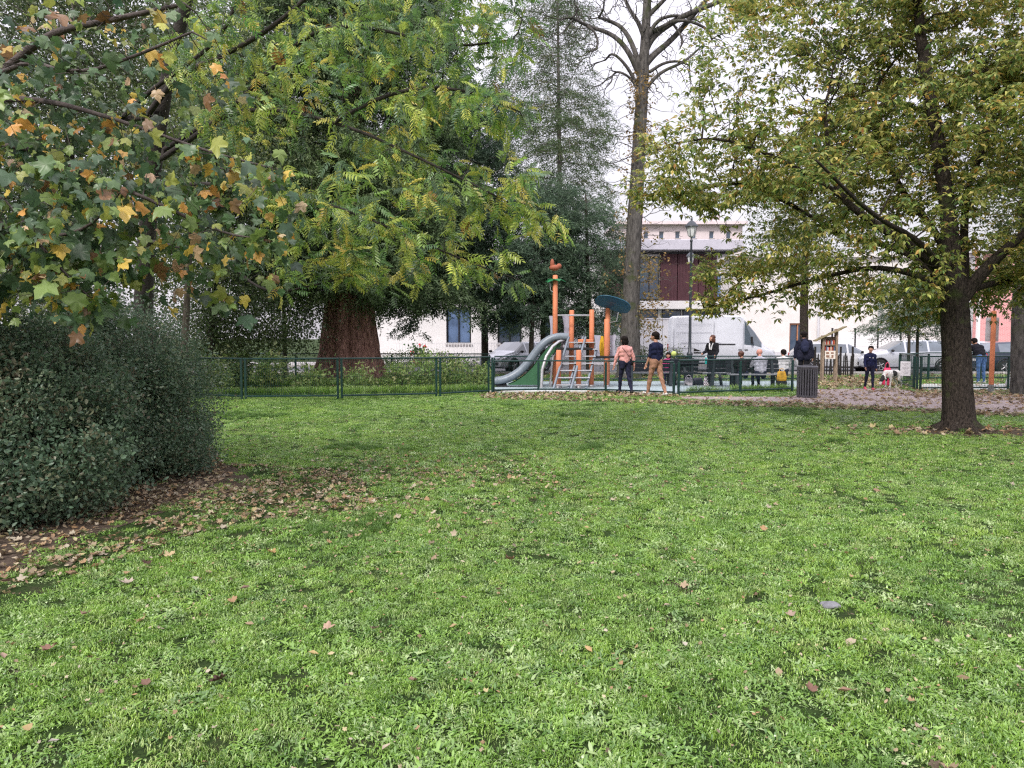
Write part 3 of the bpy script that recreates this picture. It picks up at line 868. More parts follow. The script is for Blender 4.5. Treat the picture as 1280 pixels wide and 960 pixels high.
# picnic table
pt = empty('picnic_table', G(874, 481), R(2), 'dark picnic table behind the mesh fence below the woman in the black jacket', 'table')
for i in range(4):
    q = MB(); q.box((0, -.28 + i * .18, .74), (1.7, .165, .045), bev=.008); q.build('table_plank', M_SLAT, pt)
for s in (-1, 1):
    q = MB(); q.box((0, s * .72, .44), (1.7, .24, .045), bev=.008); q.build('seat', M_SLAT, pt)
    q = MB(); x = s * .6
    for t in (-1, 1): q.box((x, t * .36, .37), (.08, .06, .82), rot=(R(t * 25), 0, 0))
    q.box((x + .07 * s, 0, .40), (.06, 1.5, .07)); q.build('leg', M_BENCHL, pt)

# waste bin with vertical slats
wb_ = empty('litter_bin', G(1008.5, 497), 0, 'round dark grey slatted litter bin at the end of the mesh fence', 'bin')
M_BIN = mat('bin_paint', (0.13, 0.13, 0.15), rough=.4, var=.15)
q = MB(); q.lathe([(.20, .06), (.205, .74)], n=24); q.lathe([(0, .055), (.2, .055)], n=24); q.build('liner', mat('bin_liner', (.03, .03, .035)), wb_)
q = MB(); q.lathe([(.235, .77), (.265, .77), (.27, .84), (.255, .86), (.235, .85), (.235, .77)], n=28); q.build('rim', M_BIN, wb_)
q = MB(); q.lathe([(.25, .0), (.262, .0), (.262, .07), (.25, .07), (.25, 0)], n=28); q.build('base_ring', M_BIN, wb_)
q = MB(); q.box((0, 0, .42), (.042, .018, .74), bev=.004); sm = None
for i in range(24):
    a = 2 * math.pi * i / 24; p = (.258 * math.cos(a), .258 * math.sin(a), 0)
    if sm is None: o = q.build('slat', M_BIN, wb_, loc=p, rot=(0, 0, a + math.pi / 2)); sm = o.data
    else: inst(sm, 'slat', wb_, p, (0, 0, a + math.pi / 2))
q = MB(); q.tube([(-.23, .0, .80), (-.12, 0, .88), (.12, 0, .88), (.23, 0, .80)], .012, n=6); q.build('handle', M_BIN, wb_)

# little book hut
M_WOOD = mat('weathered_wood', (0.33, 0.25, 0.19), rough=.85, var=.2, scale=5, stretch=(8, 8, 1), bump=.4)
M_ROOFM = mat('mossy_shingle', (0.30, 0.24, 0.14), rough=.9, var=.25, scale=10, col2=(0.16, 0.15, 0.07), bump=.6)
hut = empty('book_exchange_box', G(1035.5, 477.5), R(-12), 'small wooden book hut on posts with sloping mossy roof beside the pale fence', 'book hut')
for x in (-.23, .23):
    for y in (-.13, .15):
        q = MB(); q.box((x, y, .86 + .10 * (x > 0)), (.075, .075, 1.70 + .28 * (x > 0)), bev=.008); q.build('post', M_WOOD, hut)
for z in (1.13, 1.36, .93):
    q = MB(); q.box((0, .0, z), (.40, .26, .03)); q.build('shelf', M_WOOD, hut)
q = MB(); q.box((0, .13, 1.35), (.40, .02, .62)); q.build('back_panel', M_WOOD, hut)
rfo = None
for i in range(6):
    q = MB(); t = (i - 2.5) / 5
    q.box((t * .86, 0, 1.76 + t * .42 + .012 * (i % 2)), (.20, .62, .035), rot=(0, R(-26), 0)); q.build('shingle', M_ROOFM, hut)
bcols = [(.45, .06, .04), (.5, .14, .06), (.7, .68, .7), (.16, .08, .06), (.6, .5, .4), (.4, .05, .05), (.1, .15, .3)]
for k, z in enumerate((1.145, 1.375)):
    x = -.17
    i = 0
    while x < .15:
        h = random.uniform(.13, .19); w = random.uniform(.025, .05)
        bk = MB(); bk.box((0, 0, 0), (w - .004, .15, h), bev=.003)
        c = bcols[(i * 3 + k * 2) % 7]
        o = bk.build('book', mat('book_%d' % ((i * 3 + k * 2) % 7), c, rough=.5), None)
        o.parent = hut; o.location = (x + w / 2, -.02, z + h / 2)
        x += w; i += 1
q = MB(); q.box((0, -.175, 1.00), (.36, .012, .30), bev=.003); bd = q.build('poster', mat('cream_board', (.78, .72, .66), rough=.5, var=.04), hut)
q = MB()
for a, b, w, h in [(-.09, .07, .10, .07), (.07, .07, .09, .06), (-.08, -.05, .11, .08), (.08, -.05, .07, .09), (0, -.11, .2, .015)]:
    q.box((a, -.184, 1.00 + b), (w, .004, h))
q.build('printed_panel', mat('brown_print', (.30, .17, .12)), bd)

# chestnut paling
M_PALE = mat('dark_paling', (0.035, 0.03, 0.03), rough=.9, var=.3)
pf = empty('picket_fence', G(1018, 470), 0, 'dark chestnut picket fence with uneven pales in front of the white car', 'fence')
x = 0; end = (G(1066, 470) - G(1018, 470)).x; vars_ = []
for k in range(4):
    q = MB(); h = .80 + .05 * k; q.prism([(-.028, 0), (.028, 0), (.022, h), (0, h + .06), (-.024, h - .02)], -.012, .012, plane='xz')
    vars_.append(q)
pm = [None] * 4
while x < end:
    k = random.randrange(4); rt = (random.uniform(-.03, .03), R(random.uniform(-5, 5)), R(random.uniform(-12, 12)))
    if pm[k] is None: o = vars_[k].build('pale', M_PALE, pf, loc=(x, random.uniform(-.02, .02), 0), rot=rt); pm[k] = o.data
    else: inst(pm[k], 'pale', pf, (x, random.uniform(-.02, .02), 0), rt)
    x += random.uniform(.085, .12)
for z in (.28, .62):
    q = MB(); q.tube([(i * end / 12, .02 * (-1) ** i, z + .01 * math.sin(i)) for i in range(13)], .006, n=4); q.build('binding_wire', M_WIRE, pf)
for px in (1019, 1051, 1066):
    q = MB(); q.tube([(0, 0, 0), (0, 0, 1.25)], .045, n=8); q.build('post', M_PALE, pf, loc=((px - 1018) / FPX * 31.4, .06, 0))

# orange sign post on the right
M_ORANGE = mat('orange_post', (0.74, 0.26, 0.13), rough=.6, var=.12, scale=3, stretch=(3, 3, .6), bump=.15)
M_GREYM = mat('galvanised', (0.32, 0.32, 0.34), rough=.45, metal=.6, var=.1)
M_PANEL = mat('lilac_panel', (0.50, 0.50, 0.55), rough=.4, var=.06)
sg = empty('sign_post', G(1238.5, 491.5), R(-33), 'orange post with a grey panel on it standing at the right behind the single tree', 'sign post')
q = MB(); q.box((0, 0, 1.32), (.13, .13, 2.16), bev=.02); q.build('post', M_ORANGE, sg)
q = MB(); q.box((0, 0, .12), (.15, .15, .26), bev=.01); q.build('foot', M_GREYM, sg)
q = MB(); q.box((-.03, .09, 1.86), (.33, .03, .70), bev=.01); q.build('panel', M_PANEL, sg)
q = MB(); q.tube([(0, 0, 2.38), (0, 0, 2.5), (.03, 0, 2.54), (.08, 0, 2.53)], .018, n=6); q.build('hook', M_DARKF, sg)

# lamps
M_LAMP = mat('lamp_paint', (0.055, 0.065, 0.08), rough=.4, var=.1)
M_LGLASS = mat('lamp_glass', (0.70, 0.72, 0.72), rough=.15, var=.05)
def lamp(loc, H, label):
    r = empty('street_lamp', loc, 0, label, 'street lamp', 'park lamp posts')
    q = MB(); q.lathe([(.16, 0), (.16, .12), (.11, .18), (.10, .9), (.125, .93), (.125, 1.0), (.07, 1.06), (.06, 1.5), (.042, H - .9), (.06, H - .88), (.06, H - .84), (.035, H - .8), (.035, H - .7)], n=14); q.build('pole', M_LAMP, r)
    q = MB(); q.lathe([(.06, 0), (.13, .05), (.21, .42), (.20, .42), (.12, .06), (0, .03)], c=(0, 0, H - .72), n=6, sm=False); ln = q.build('lantern_glass', M_LGLASS, r)
    for k in range(6):
        a = 2 * math.pi * k / 6; q = MB(); q.tube([(.13 * math.cos(a), .13 * math.sin(a), H - .67), (.212 * math.cos(a), .212 * math.sin(a), H - .30)], .012, n=4); q.build('bar', M_LAMP, ln)
    q = MB(); q.lathe([(.27, -.0), (.26, .03), (.20, .10), (.13, .19), (.05, .24), (.03, .28), (.05, .30), (.03, .34), (0, .35)], c=(0, 0, H - .30), n=18); q.lathe([(.27, 0), (.0, .02)], c=(0, 0, H - .30), n=18); q.build('lamp_cap', M_LAMP, r)
lamp(Vector((px_x(862, 30), 30, 0)), px_z(274, 30), 'tall dark street lamp with domed lantern in front of the white van')
lamp(Vector((px_x(861.5, 44.2), 44.2, 0)), px_z(314, 44.2), 'second street lamp farther off, its lantern seen halfway up the nearer pole')

# ================================================================== vehicles
M_TYRE = mat('tyre_rubber', (0.02, 0.02, 0.02), rough=.85, var=.2)
M_RIM = mat('alloy_rim', (0.38, 0.38, 0.40), rough=.35, metal=.7, var=.1)
M_CGLASS = mat('car_glass', (0.10, 0.13, 0.17), rough=.05, var=.15, scale=2, spec=1.0, coat=.6)
M_TRIMB = mat('black_trim', (0.015, 0.015, 0.017), rough=.5)
M_RED = mat('tail_lamp', (0.55, 0.02, 0.03), rough=.15, var=.2)
M_LAMPG = mat('head_lamp', (0.65, 0.67, 0.7), rough=.1, var=.1)
def carpaint(n, c, metal=.25): return mat(n, c, rough=.28, metal=metal, var=.03, scale=2, coat=.8)
def loft_vehicle(root, st, paint, body_name, wheels, wr, glass_side, glass_slope, ww=.2):
    """st: (x, z low, z belt, z top, half width, half width at top); glass_*: station intervals glazed at the side / on the slope"""
    prof = []
    for (x, zl, zb, zt, hw, ht) in st:
        half = [(0, zl), (hw * .9, zl), (hw * .985, zl + .08), (hw, (zl + zb) / 2), (hw * .995, zb - .12), (hw * .955, zb), (ht, zt - .07), (ht * .90, zt - .012), (0, zt)]
        prof.append([(x, y, z) for y, z in half] + [(x, -y, z) for y, z in reversed(half[1:-1])])
    n = len(prof[0]); body = MB(); glass = MB()
    V = [v for r in prof for v in r]
    bf, gf_ = [], []
    for i in range(len(st) - 1):
        for j in range(n):
            f = (i * n + j, i * n + (j + 1) % n, (i + 1) * n + (j + 1) % n, (i + 1) * n + j)
            jj = j if j < 8 else n - 1 - j
            if (jj == 5 and i in glass_side) or (jj in (6, 7) and i in glass_slope): gf_.append(f)
            else: bf.append(f)
    body.add(V, bf, 0, True); body.add(prof[0], [tuple(reversed(range(n)))]); body.add(prof[-1], [tuple(range(n))])
    bo = body.build(body_name, [paint], root, merge=True)
    md = bo.modifiers.new('edges', 'BEVEL'); md.width = .012; md.segments = 2; md.limit_method = 'ANGLE'; md.angle_limit = R(35)
    glass.add(V, gf_, 0, False); go = glass.build('window', [M_CGLASS], root, merge=True)
    for x in wheels:
        for s in (-1, 1):
            hw = .5 * (st[0][4] + max(q[4] for q in st)) if False else max(q[4] for q in st)
            wl_ = empty('wheel', (0, 0, 0)); wl_.parent = root; wl_.location = (x, s * (hw - ww / 2 + .005), wr)
            t = MB(); t.lathe([(wr * .62, -ww / 2), (wr * .93, -ww / 2), (wr, -ww / 2 + .03), (wr, ww / 2 - .03), (wr * .93, ww / 2), (wr * .62, ww / 2)], n=24, axis='y'); t.build('tyre', M_TYRE, wl_)
            t = MB(); yo = s * ww * .42
            t.lathe([(0, yo * .75), (wr * .15, yo), (wr * .18, yo * .8)], n=12, axis='y'); t.lathe([(wr * .64, yo * 1.05), (wr * .58, yo * 1.05), (wr * .56, 0)], n=24, axis='y')
            for k in range(5):
                a = 2 * math.pi * k / 5; t.tube([(wr * .1 * math.cos(a), yo * .9, wr * .1 * math.sin(a)), (wr * .6 * math.cos(a), yo, wr * .6 * math.sin(a))], [.045, .03], n=4)
            t.lathe([(wr * .58, yo * .3), (0, yo * .3)], n=16, axis='y', m=1)
            t.build('rim', [M_RIM, M_TRIMB], wl_)
            a = MB(); ring = []
            yy = s * (hw + .006)
            pts = [(x + (wr + .05) * math.cos(q), yy - s * .02, wr + (wr + .05) * math.sin(q)) for q in np.linspace(-.25, math.pi + .25, 14)]
            a.tube(pts, .035, n=6); a.build('wheel_arch', M_TRIMB, root)
            a = MB(); a.lathe([(0, s * (hw - .012)), (wr + .05, s * (hw - .012)), (wr + .05, s * (hw - .3))], c=(x, 0, wr), n=20, axis='y'); a.build('wheel_well', M_TRIMB, root)
    return bo
def hatchback(loc, rz, paint, label, group='cars parked along the street', L=4.2, Hs=1.0, estate=0.0):
    r = empty('parked_car', loc, rz, label, 'car', group); k = L / 4.2
    e = estate
    st = [(-2.10, .32, .70, .78, .70, .60), (-2.06, .25, .84, .95, .78, .68), (-1.98 , .22, .92, 1.05 , .82, .70), (-1.62 - e * .2, .2, .95, 1.38, .85, .60), (-1.50 - e * .2, .2, .95, 1.42, .855, .61),
          (-.72, .2, .94, 1.46, .865, .63), (-.64, .2, .94, 1.465, .865, .63), (.22, .2, .92, 1.43, .865, .62), (.30, .2, .92, 1.42, .865, .62), (.98, .2, .90, 1.03, .86, .70),
          (1.08, .2, .88, .98, .85, .72), (1.60, .22, .80, .88, .82, .66), (1.95, .25, .68, .76, .76, .58), (2.08, .30, .58, .64, .66, .5)]
    st = [(x * k, a, b * Hs, c * Hs, d, f) for x, a, b, c, d, f in st]
    loft_vehicle(r, st, paint, 'body', (-1.28 * k, 1.32 * k), .315, (3, 4, 6, 8) if False else (4, 6, 8), (2, 8))
    for s in (-1, 1):
        q = MB(); q.ell((1.93 * k, s * .60, .63 * Hs), (.14, .15, .075), rot=(0, R(25), R(-s * 30))); q.build('headlight', M_LAMPG, r)
        q = MB(); q.ell((-2.02 * k, s * .68, .82 * Hs), (.09, .12, .13)); q.build('tail_light', M_RED, r)
        q = MB(); q.ell((.86 * k, s * .96, .98 * Hs), (.07, .10, .065)); q.box((.88 * k, s * .87, .95 * Hs), (.05, .1, .03)); q.build('mirror', M_TRIMB, r)
        for x in (-.35, .45):
            q = MB(); q.box((x * k, s * .868, .80 * Hs), (.16, .02, .03)); q.build('door_handle', paint, r)
    q = MB(); q.box((2.06 * k, 0, .42), (.05, 1.0, .16), bev=.02); q.build('grille', M_TRIMB, r)
    q = MB(); q.box((2.12 * k, 0, .40), (.02, .50, .11)); q.box((-2.12 * k, 0, .62), (.02, .50, .11)); q.build('number_plate', M_WHITE, r)
    q = MB(); q.box((0, 0, .24), (3.2 * k, 1.66, .10)); q.build('underbody', M_TRIMB, r)
    return r
P_WHITE = carpaint('white_paint', (0.72, 0.73, 0.76), 0); P_SILV = carpaint('silver_paint', (0.52, 0.54, 0.60), .35)
P_DARK = carpaint('dark_blue_paint', (0.02, 0.03, 0.06), .2); P_GREYD = carpaint('pale_grey_paint', (0.55, 0.57, 0.62), .25)
def gx(px, D): return Vector((px_x(px, D), D, 0.0))
hatchback(gx(646, 36), R(-128), P_SILV, 'silver hatchback parked at the left behind the slide', L=4.1)
hatchback(gx(1046, 36.2), R(-8), P_WHITE, 'white car parked just behind the book hut and picket fence', L=4.3, Hs=.97)
hatchback(gx(1130, 35.4), R(176), P_SILV, 'silver car parked behind the walking child, dark conifer in front', L=4.6, Hs=1.05, estate=1)
hatchback(gx(1228, 37.2), R(4), P_GREYD, 'pale grey car with red tail lamp just right of the single trunk', L=4.2)
hatchback(gx(1282, 33.9), R(-6), P_DARK, 'dark blue car at the right edge in front of the brick building', L=4.3)

# van
M_SEAM = mat('grey_seam', (.22, .22, .26), rough=.5)
M_VAN = carpaint('van_white', (0.60, 0.62, 0.70), .05)
vn = empty('parked_van', gx(900, 37.0), R(-14), 'white high roofed delivery van parked behind the lamp and the woman in black', 'van')
st = [(-2.62, .45, 1.35, 2.45, .92, .84), (-2.56, .35, 1.35, 2.66, .96, .86), (-2.40, .32, 1.35, 2.76, .98, .87), (-.1, .32, 1.35, 2.80, .99, .87), (.9, .32, 1.35, 2.74, .99, .86), (1.05, .32, 1.32, 2.66, .985, .85),
      (1.12, .32, 1.30, 2.55, .98, .84), (1.62, .32, 1.25, 1.95, .97, .82), (1.95, .32, 1.15, 1.45, .96, .84), (2.10, .34, 1.08, 1.25, .95, .80), (2.48, .38, .95, 1.05, .90, .70), (2.62, .45, .80, .88, .80, .6)]
loft_vehicle(vn, [(x * .97, a, b, c * .985, d, e) for x, a, b, c, d, e in st], M_VAN, 'body', (-1.75, 1.75), .35, (6, 7), (6, 7), ww=.24)
for s in (-1, 1):
    q = MB(); q.box((1.42, s * 1.12, 1.52), (.09, .16, .34), bev=.03); q.tube([(1.42, s * .97, 1.5), (1.42, s * 1.08, 1.5)], .02, n=6); q.build('mirror', M_TRIMB, vn)
    for c_, d_ in [((-.95, 1.38), (1.9, .012, .02)), ((-2.25, 1.3), (.015, .012, 1.5)), ((-1.30, 1.9), (1.7, .010, .012)), ((-1.30, 2.3), (1.7, .010, .012)), ((-.34, 1.4), (.014, .014, 2.1)), ((1.03, 1.35), (.014, .014, 1.9))]:
        q = MB(); q.box((c_[0], s * .995, c_[1]), d_); q.build('panel_seam', M_SEAM, vn)
    q = MB(); q.box((.28, s * 1.0, 1.32), (.80, .03, .05), bev=.01); q.box((.9, s * .995, 1.05), (.16, .03, .04)); q.box((1.18, s * .99, 1.05), (.16, .03, .04)); q.build('door_rail', M_TRIMB, vn)
    q = MB(); q.ell((2.38, s * .70, .92), (.14, .13, .17)); q.build('headlight', M_LAMPG, vn)
    q = MB(); q.box((-2.53, s * .90, 1.15), (.05, .09, .36), bev=.02); q.build('tail_light', M_RED, vn)
q = MB(); q.add([(-1.28, -.997, 1.12), (-.93, -.999, .99), (-1.28, -.998, .97)], [(0, 1, 2)]); q.box((-1.1, -1.0, .90), (.36, .012, .06)); q.box((-1.9, -1.0, 1.13), (1.2, .01, .012)); q.build('sticker', M_TRIMB, vn)
q = MB(); q.box((2.55, 0, .55), (.1, 1.7, .28), bev=.05); q.build('bumper', M_TRIMB, vn)

# ================================================================== climbing frame with slide
M_GREYP = mat('lilac_play_panel', (0.44, 0.44, 0.54), rough=.45, var=.05)
M_STEEL = mat('play_steel', (0.55, 0.55, 0.58), rough=.35, metal=.5, var=.08)
M_SLIDE = mat('slide_plastic', (0.22, 0.26, 0.31), rough=.35, var=.1)
M_GREENP = mat('green_play_panel', (0.04, 0.13, 0.06), rough=.45, var=.08)
M_YELL = mat('yellow_play_panel', (0.80, 0.47, 0.03), rough=.45, var=.06)
M_TEAL = mat('teal_roof_plate', (0.015, 0.10, 0.17), rough=.4, var=.1)
DT = 24.2; U = DT / FPX
play = empty('climbing_frame', gx(720, DT), 0, 'orange post climbing frame with slide, inclined ladders and teal roof plate in the playground', 'climbing frame')
def lx(px): return (px - 720) * U
def lz(py): return (485 - py) * U
def post(px, y, top, r=.082, bot=0.0):
    q = MB(); q.lathe([(0, bot), (r, bot), (r, top - .02), (r * .8, top), (0, top)], n=12); q.build('post', M_ORANGE, play, loc=(lx(px), y, 0))
    q = MB(); q.lathe([(r + .02, 0), (r + .02, .07), (r, .08)], n=12); q.build('post_foot', M_GREYM, play, loc=(lx(px), y, 0))
post(694, .15, lz(345)); post(716, .55, lz(388)); post(740, .15, lz(388)); post(757.5, -.1, lz(400)); post(763, .75, lz(381))
post(697, -.55, lz(438)); post(721.5, -.55, lz(438))
# palm top of the tall post
q = MB()
for a, l, t in [(0, .34, .2), (70, .32, .1), (150, .36, .25), (215, .33, .05), (290, .35, .2)]:
    c, s = math.cos(R(a)), math.sin(R(a))
    pts = [(.04, -.08), (l * .5, -.15), (l, 0), (l * .5, .15), (.04, .08)]
    V = [(x * c - y * s, x * s + y * c, lz(350) - x * x * 1.2 + t * x) for x, y in pts]; V += [(x, y, z - .02) for x, y, z in V]
    q.add(V, [(0, 1, 2, 3, 4), (9, 8, 7, 6, 5)] + [(i, i + 5, (i + 1) % 5 + 5, (i + 1) % 5) for i in range(5)])
q.build('palm_leaf_panel', mat('palm_green', (0.02, 0.20, 0.07), rough=.5, var=.1), play, loc=(lx(694), .15, 0))
q = MB(); q.ell((-.03, 0, lz(336)), (.17, .13, .10)); q.ell((-.10, 0, lz(331)), (.07, .06, .16)); q.ell((.12, 0, lz(334)), (.09, .08, .09)); q.build('parrot_figure', mat('brick_orange', (.36, .11, .06), var=.1), play, loc=(lx(694), .15, 0))
q = MB(); q.tube([(lx(687), .1, lz(354)), (lx(688), .1, lz(364)), (lx(693), .12, lz(367))], .014, n=6); q.build('hook', M_STEEL, play)
# platform, crossbars
q = MB(); q.box(((lx(694) + lx(740)) / 2, .35, lz(437)), (lx(740) - lx(694), 1.2, .07), bev=.01); q.box(((lx(745) + lx(768)) / 2, .35, lz(447)), (lx(768) - lx(742), 1.1, .07), bev=.01); q.build('platform', M_TRIMB, play)
q = MB(); q.tube([(lx(694), .15, lz(395)), (lx(716), .15, lz(395)), (lx(740), .15, lz(395))], .022, n=8); q.tube([(lx(716), .55, lz(395)), (lx(740), .15, lz(395.5))], .022, n=8); q.build('crossbar', M_STEEL, play)
def hourglass(px, y, top, bot, w, m, rz=0, name='side_panel'):
    q = MB(); h = lz(top) - lz(bot); pts = []
    for i in range(9):
        t = i / 8; pts.append((w * U * (.5 - .22 * math.sin(math.pi * t) * (1 if i not in (0, 8) else 1)), lz(bot) + h * t))
    pts = [(a, b) for a, b in pts] + [(-a, b) for a, b in reversed(pts)]
    q.prism(pts, -.012, .012, plane='xz'); q.build(name, m, play, loc=(lx(px), y, 0), rot=(0, 0, rz))
hourglass(692, .75, 395, 432, 9, M_GREYP); hourglass(710, .62, 395, 432, 12, M_GREYP)
hourglass(746, -.12, 420, 450, 9, M_GREYP, R(20)); hourglass(767, .2, 420, 447, 9, M_GREYP, R(-20))
q = MB(); q.prism([(lx(748), lz(447)), (lx(757), lz(447)), (lx(755.5), lz(421)), (lx(751), lz(421))], .30, .33, plane='xz'); q.build('yellow_panel', M_YELL, play)
q = MB(); q.box(((lx(716) + lx(740)) / 2 + .1, -.02, lz(428)), (.5, .05, .16), bev=.02); q.build('handle_block', M_ORANGE, play)
# teal roof plate, rounded
q = MB(); pts = []
for i in range(20):
    a = 2 * math.pi * i / 20; pts.append((.60 * math.copysign(abs(math.cos(a)) ** .7, math.cos(a)), .45 * math.copysign(abs(math.sin(a)) ** .7, math.sin(a))))
V = [(x, y, .06 * (1 - (x / .6) ** 2)) for x, y in pts] + [(x, y, .02 + .06 * (1 - (x / .6) ** 2)) for x, y in pts]
q.add(V, [tuple(reversed(range(20))), tuple(range(20, 40))] + [(i, (i + 1) % 20, (i + 1) % 20 + 20, i + 20) for i in range(20)])
q.build('roof_plate', M_TEAL, play, loc=(lx(767), .35, lz(382)), rot=(R(-24), R(17), 0))
q = MB(); q.tube([(lx(774), .3, lz(391)), (lx(772), .3, lz(402)), (lx(764), .5, lz(404))], .016, n=6); q.build('roof_brace', M_STEEL, play)
# ladders
for a, b, y0, y1 in [(699, 720, -.95, .05), (720, 741, -.95, .05)]:
    root_x0, root_x1 = lx(a), lx(b)
    for s in (-.24, .24):
        q = MB(); q.box((0, 0, 0), (.055, .055, math.hypot(root_x1 - root_x0, lz(422) - .02, y1 - y0)))
        p = Vector((root_x0, y0 + s * .3, .02)); e = Vector((root_x1, y1 + s * .3, lz(422)))
        p.x += s; e.x += s
        d = (e - p); o = q.build('ladder_rail', M_SLIDE, play, loc=(p + e) / 2); o.rotation_euler = d.to_track_quat('Z', 'Y').to_euler()
    rm = None
    for i in range(7):
        t = (i + .6) / 7.4; c = Vector((root_x0 * (1 - t) + root_x1 * t, y0 * (1 - t) + y1 * t, lz(422) * t))
        if rm is None: q = MB(); q.box((0, 0, 0), (.52, .10, .025), rot=(R(10), 0, 0), bev=.005); o = q.build('rung', M_STEEL, play, loc=c); rm = o.data
        else: inst(rm, 'rung', play, c)
# curved climbing pole
q = MB(); q.tube([(lx(676), -.5, 0), (lx(677), -.48, lz(462)), (lx(682), -.4, lz(446)), (lx(690), -.25, lz(434)), (lx(698), -.1, lz(428)), (lx(705), .05, lz(426))], .05, n=8); q.build('curved_pole', M_STEEL, play)
q = MB(); q.tube([(lx(676) + .3, .0, 0), (lx(678) + .3, .0, lz(462)), (lx(684) + .2, .05, lz(446)), (lx(692) + .2, .1, lz(434)), (lx(700), .12, lz(430))], .035, n=8); q.build('curved_pole', M_STEEL, play)
# slide: trough with side walls
path_s = [(709, 424), (700, 423), (690, 425), (681, 431), (672, 441), (662, 455), (652, 466), (640, 474), (628, 478.5), (616, 479.5)]
path_s = [(lx(x), lz(y)) for x, y in path_s]
sx = smooth_path([(x, 0, z) for x, z in path_s], 2)
q = MB(); sec = [(-.30, .16), (-.28, .0), (-.15, -.05), (.15, -.05), (.28, 0), (.30, .16), (.33, .165), (.33, -.02), (.16, -.09), (-.16, -.09), (-.33, -.02), (-.33, .165)]
V = []; Fc = []; ns = len(sec)
for i, p in enumerate(sx):
    a = sx[max(0, i - 1)]; b = sx[min(len(sx) - 1, i + 1)]; t = norm(b - a); nrm = np.array([-t[2], 0, t[0]]); nrm = nrm if nrm[2] > 0 else -nrm
    for y, h in sec: V.append(Vector(p) + Vector(nrm) * h + Vector((0, y + .25, 0)))
for i in range(len(sx) - 1):
    for k in range(ns): Fc.append((i * ns + k, i * ns + (k + 1) % ns, (i + 1) * ns + (k + 1) % ns, (i + 1) * ns + k))
q.add(V, Fc, 0, True); q.build('slide', M_SLIDE, play)
pg = [(lx(x), lz(y)) for x, y in [(702, 428), (692, 430), (684, 436), (676, 446), (666, 460), (656, 470), (644, 478), (634, 482), (676, 482), (680, 462), (690, 444), (700, 436)]]
for yy in (-.02, .52):
    q = MB(); q.prism(pg, yy - .012, yy + .012, plane='xz'); q.build('slide_side_panel', M_GREENP, play)
q = MB(); q.box((lx(620), .25, .05), (.7, .5, .10), bev=.02); q.build('slide_foot', M_TRIMB, play)

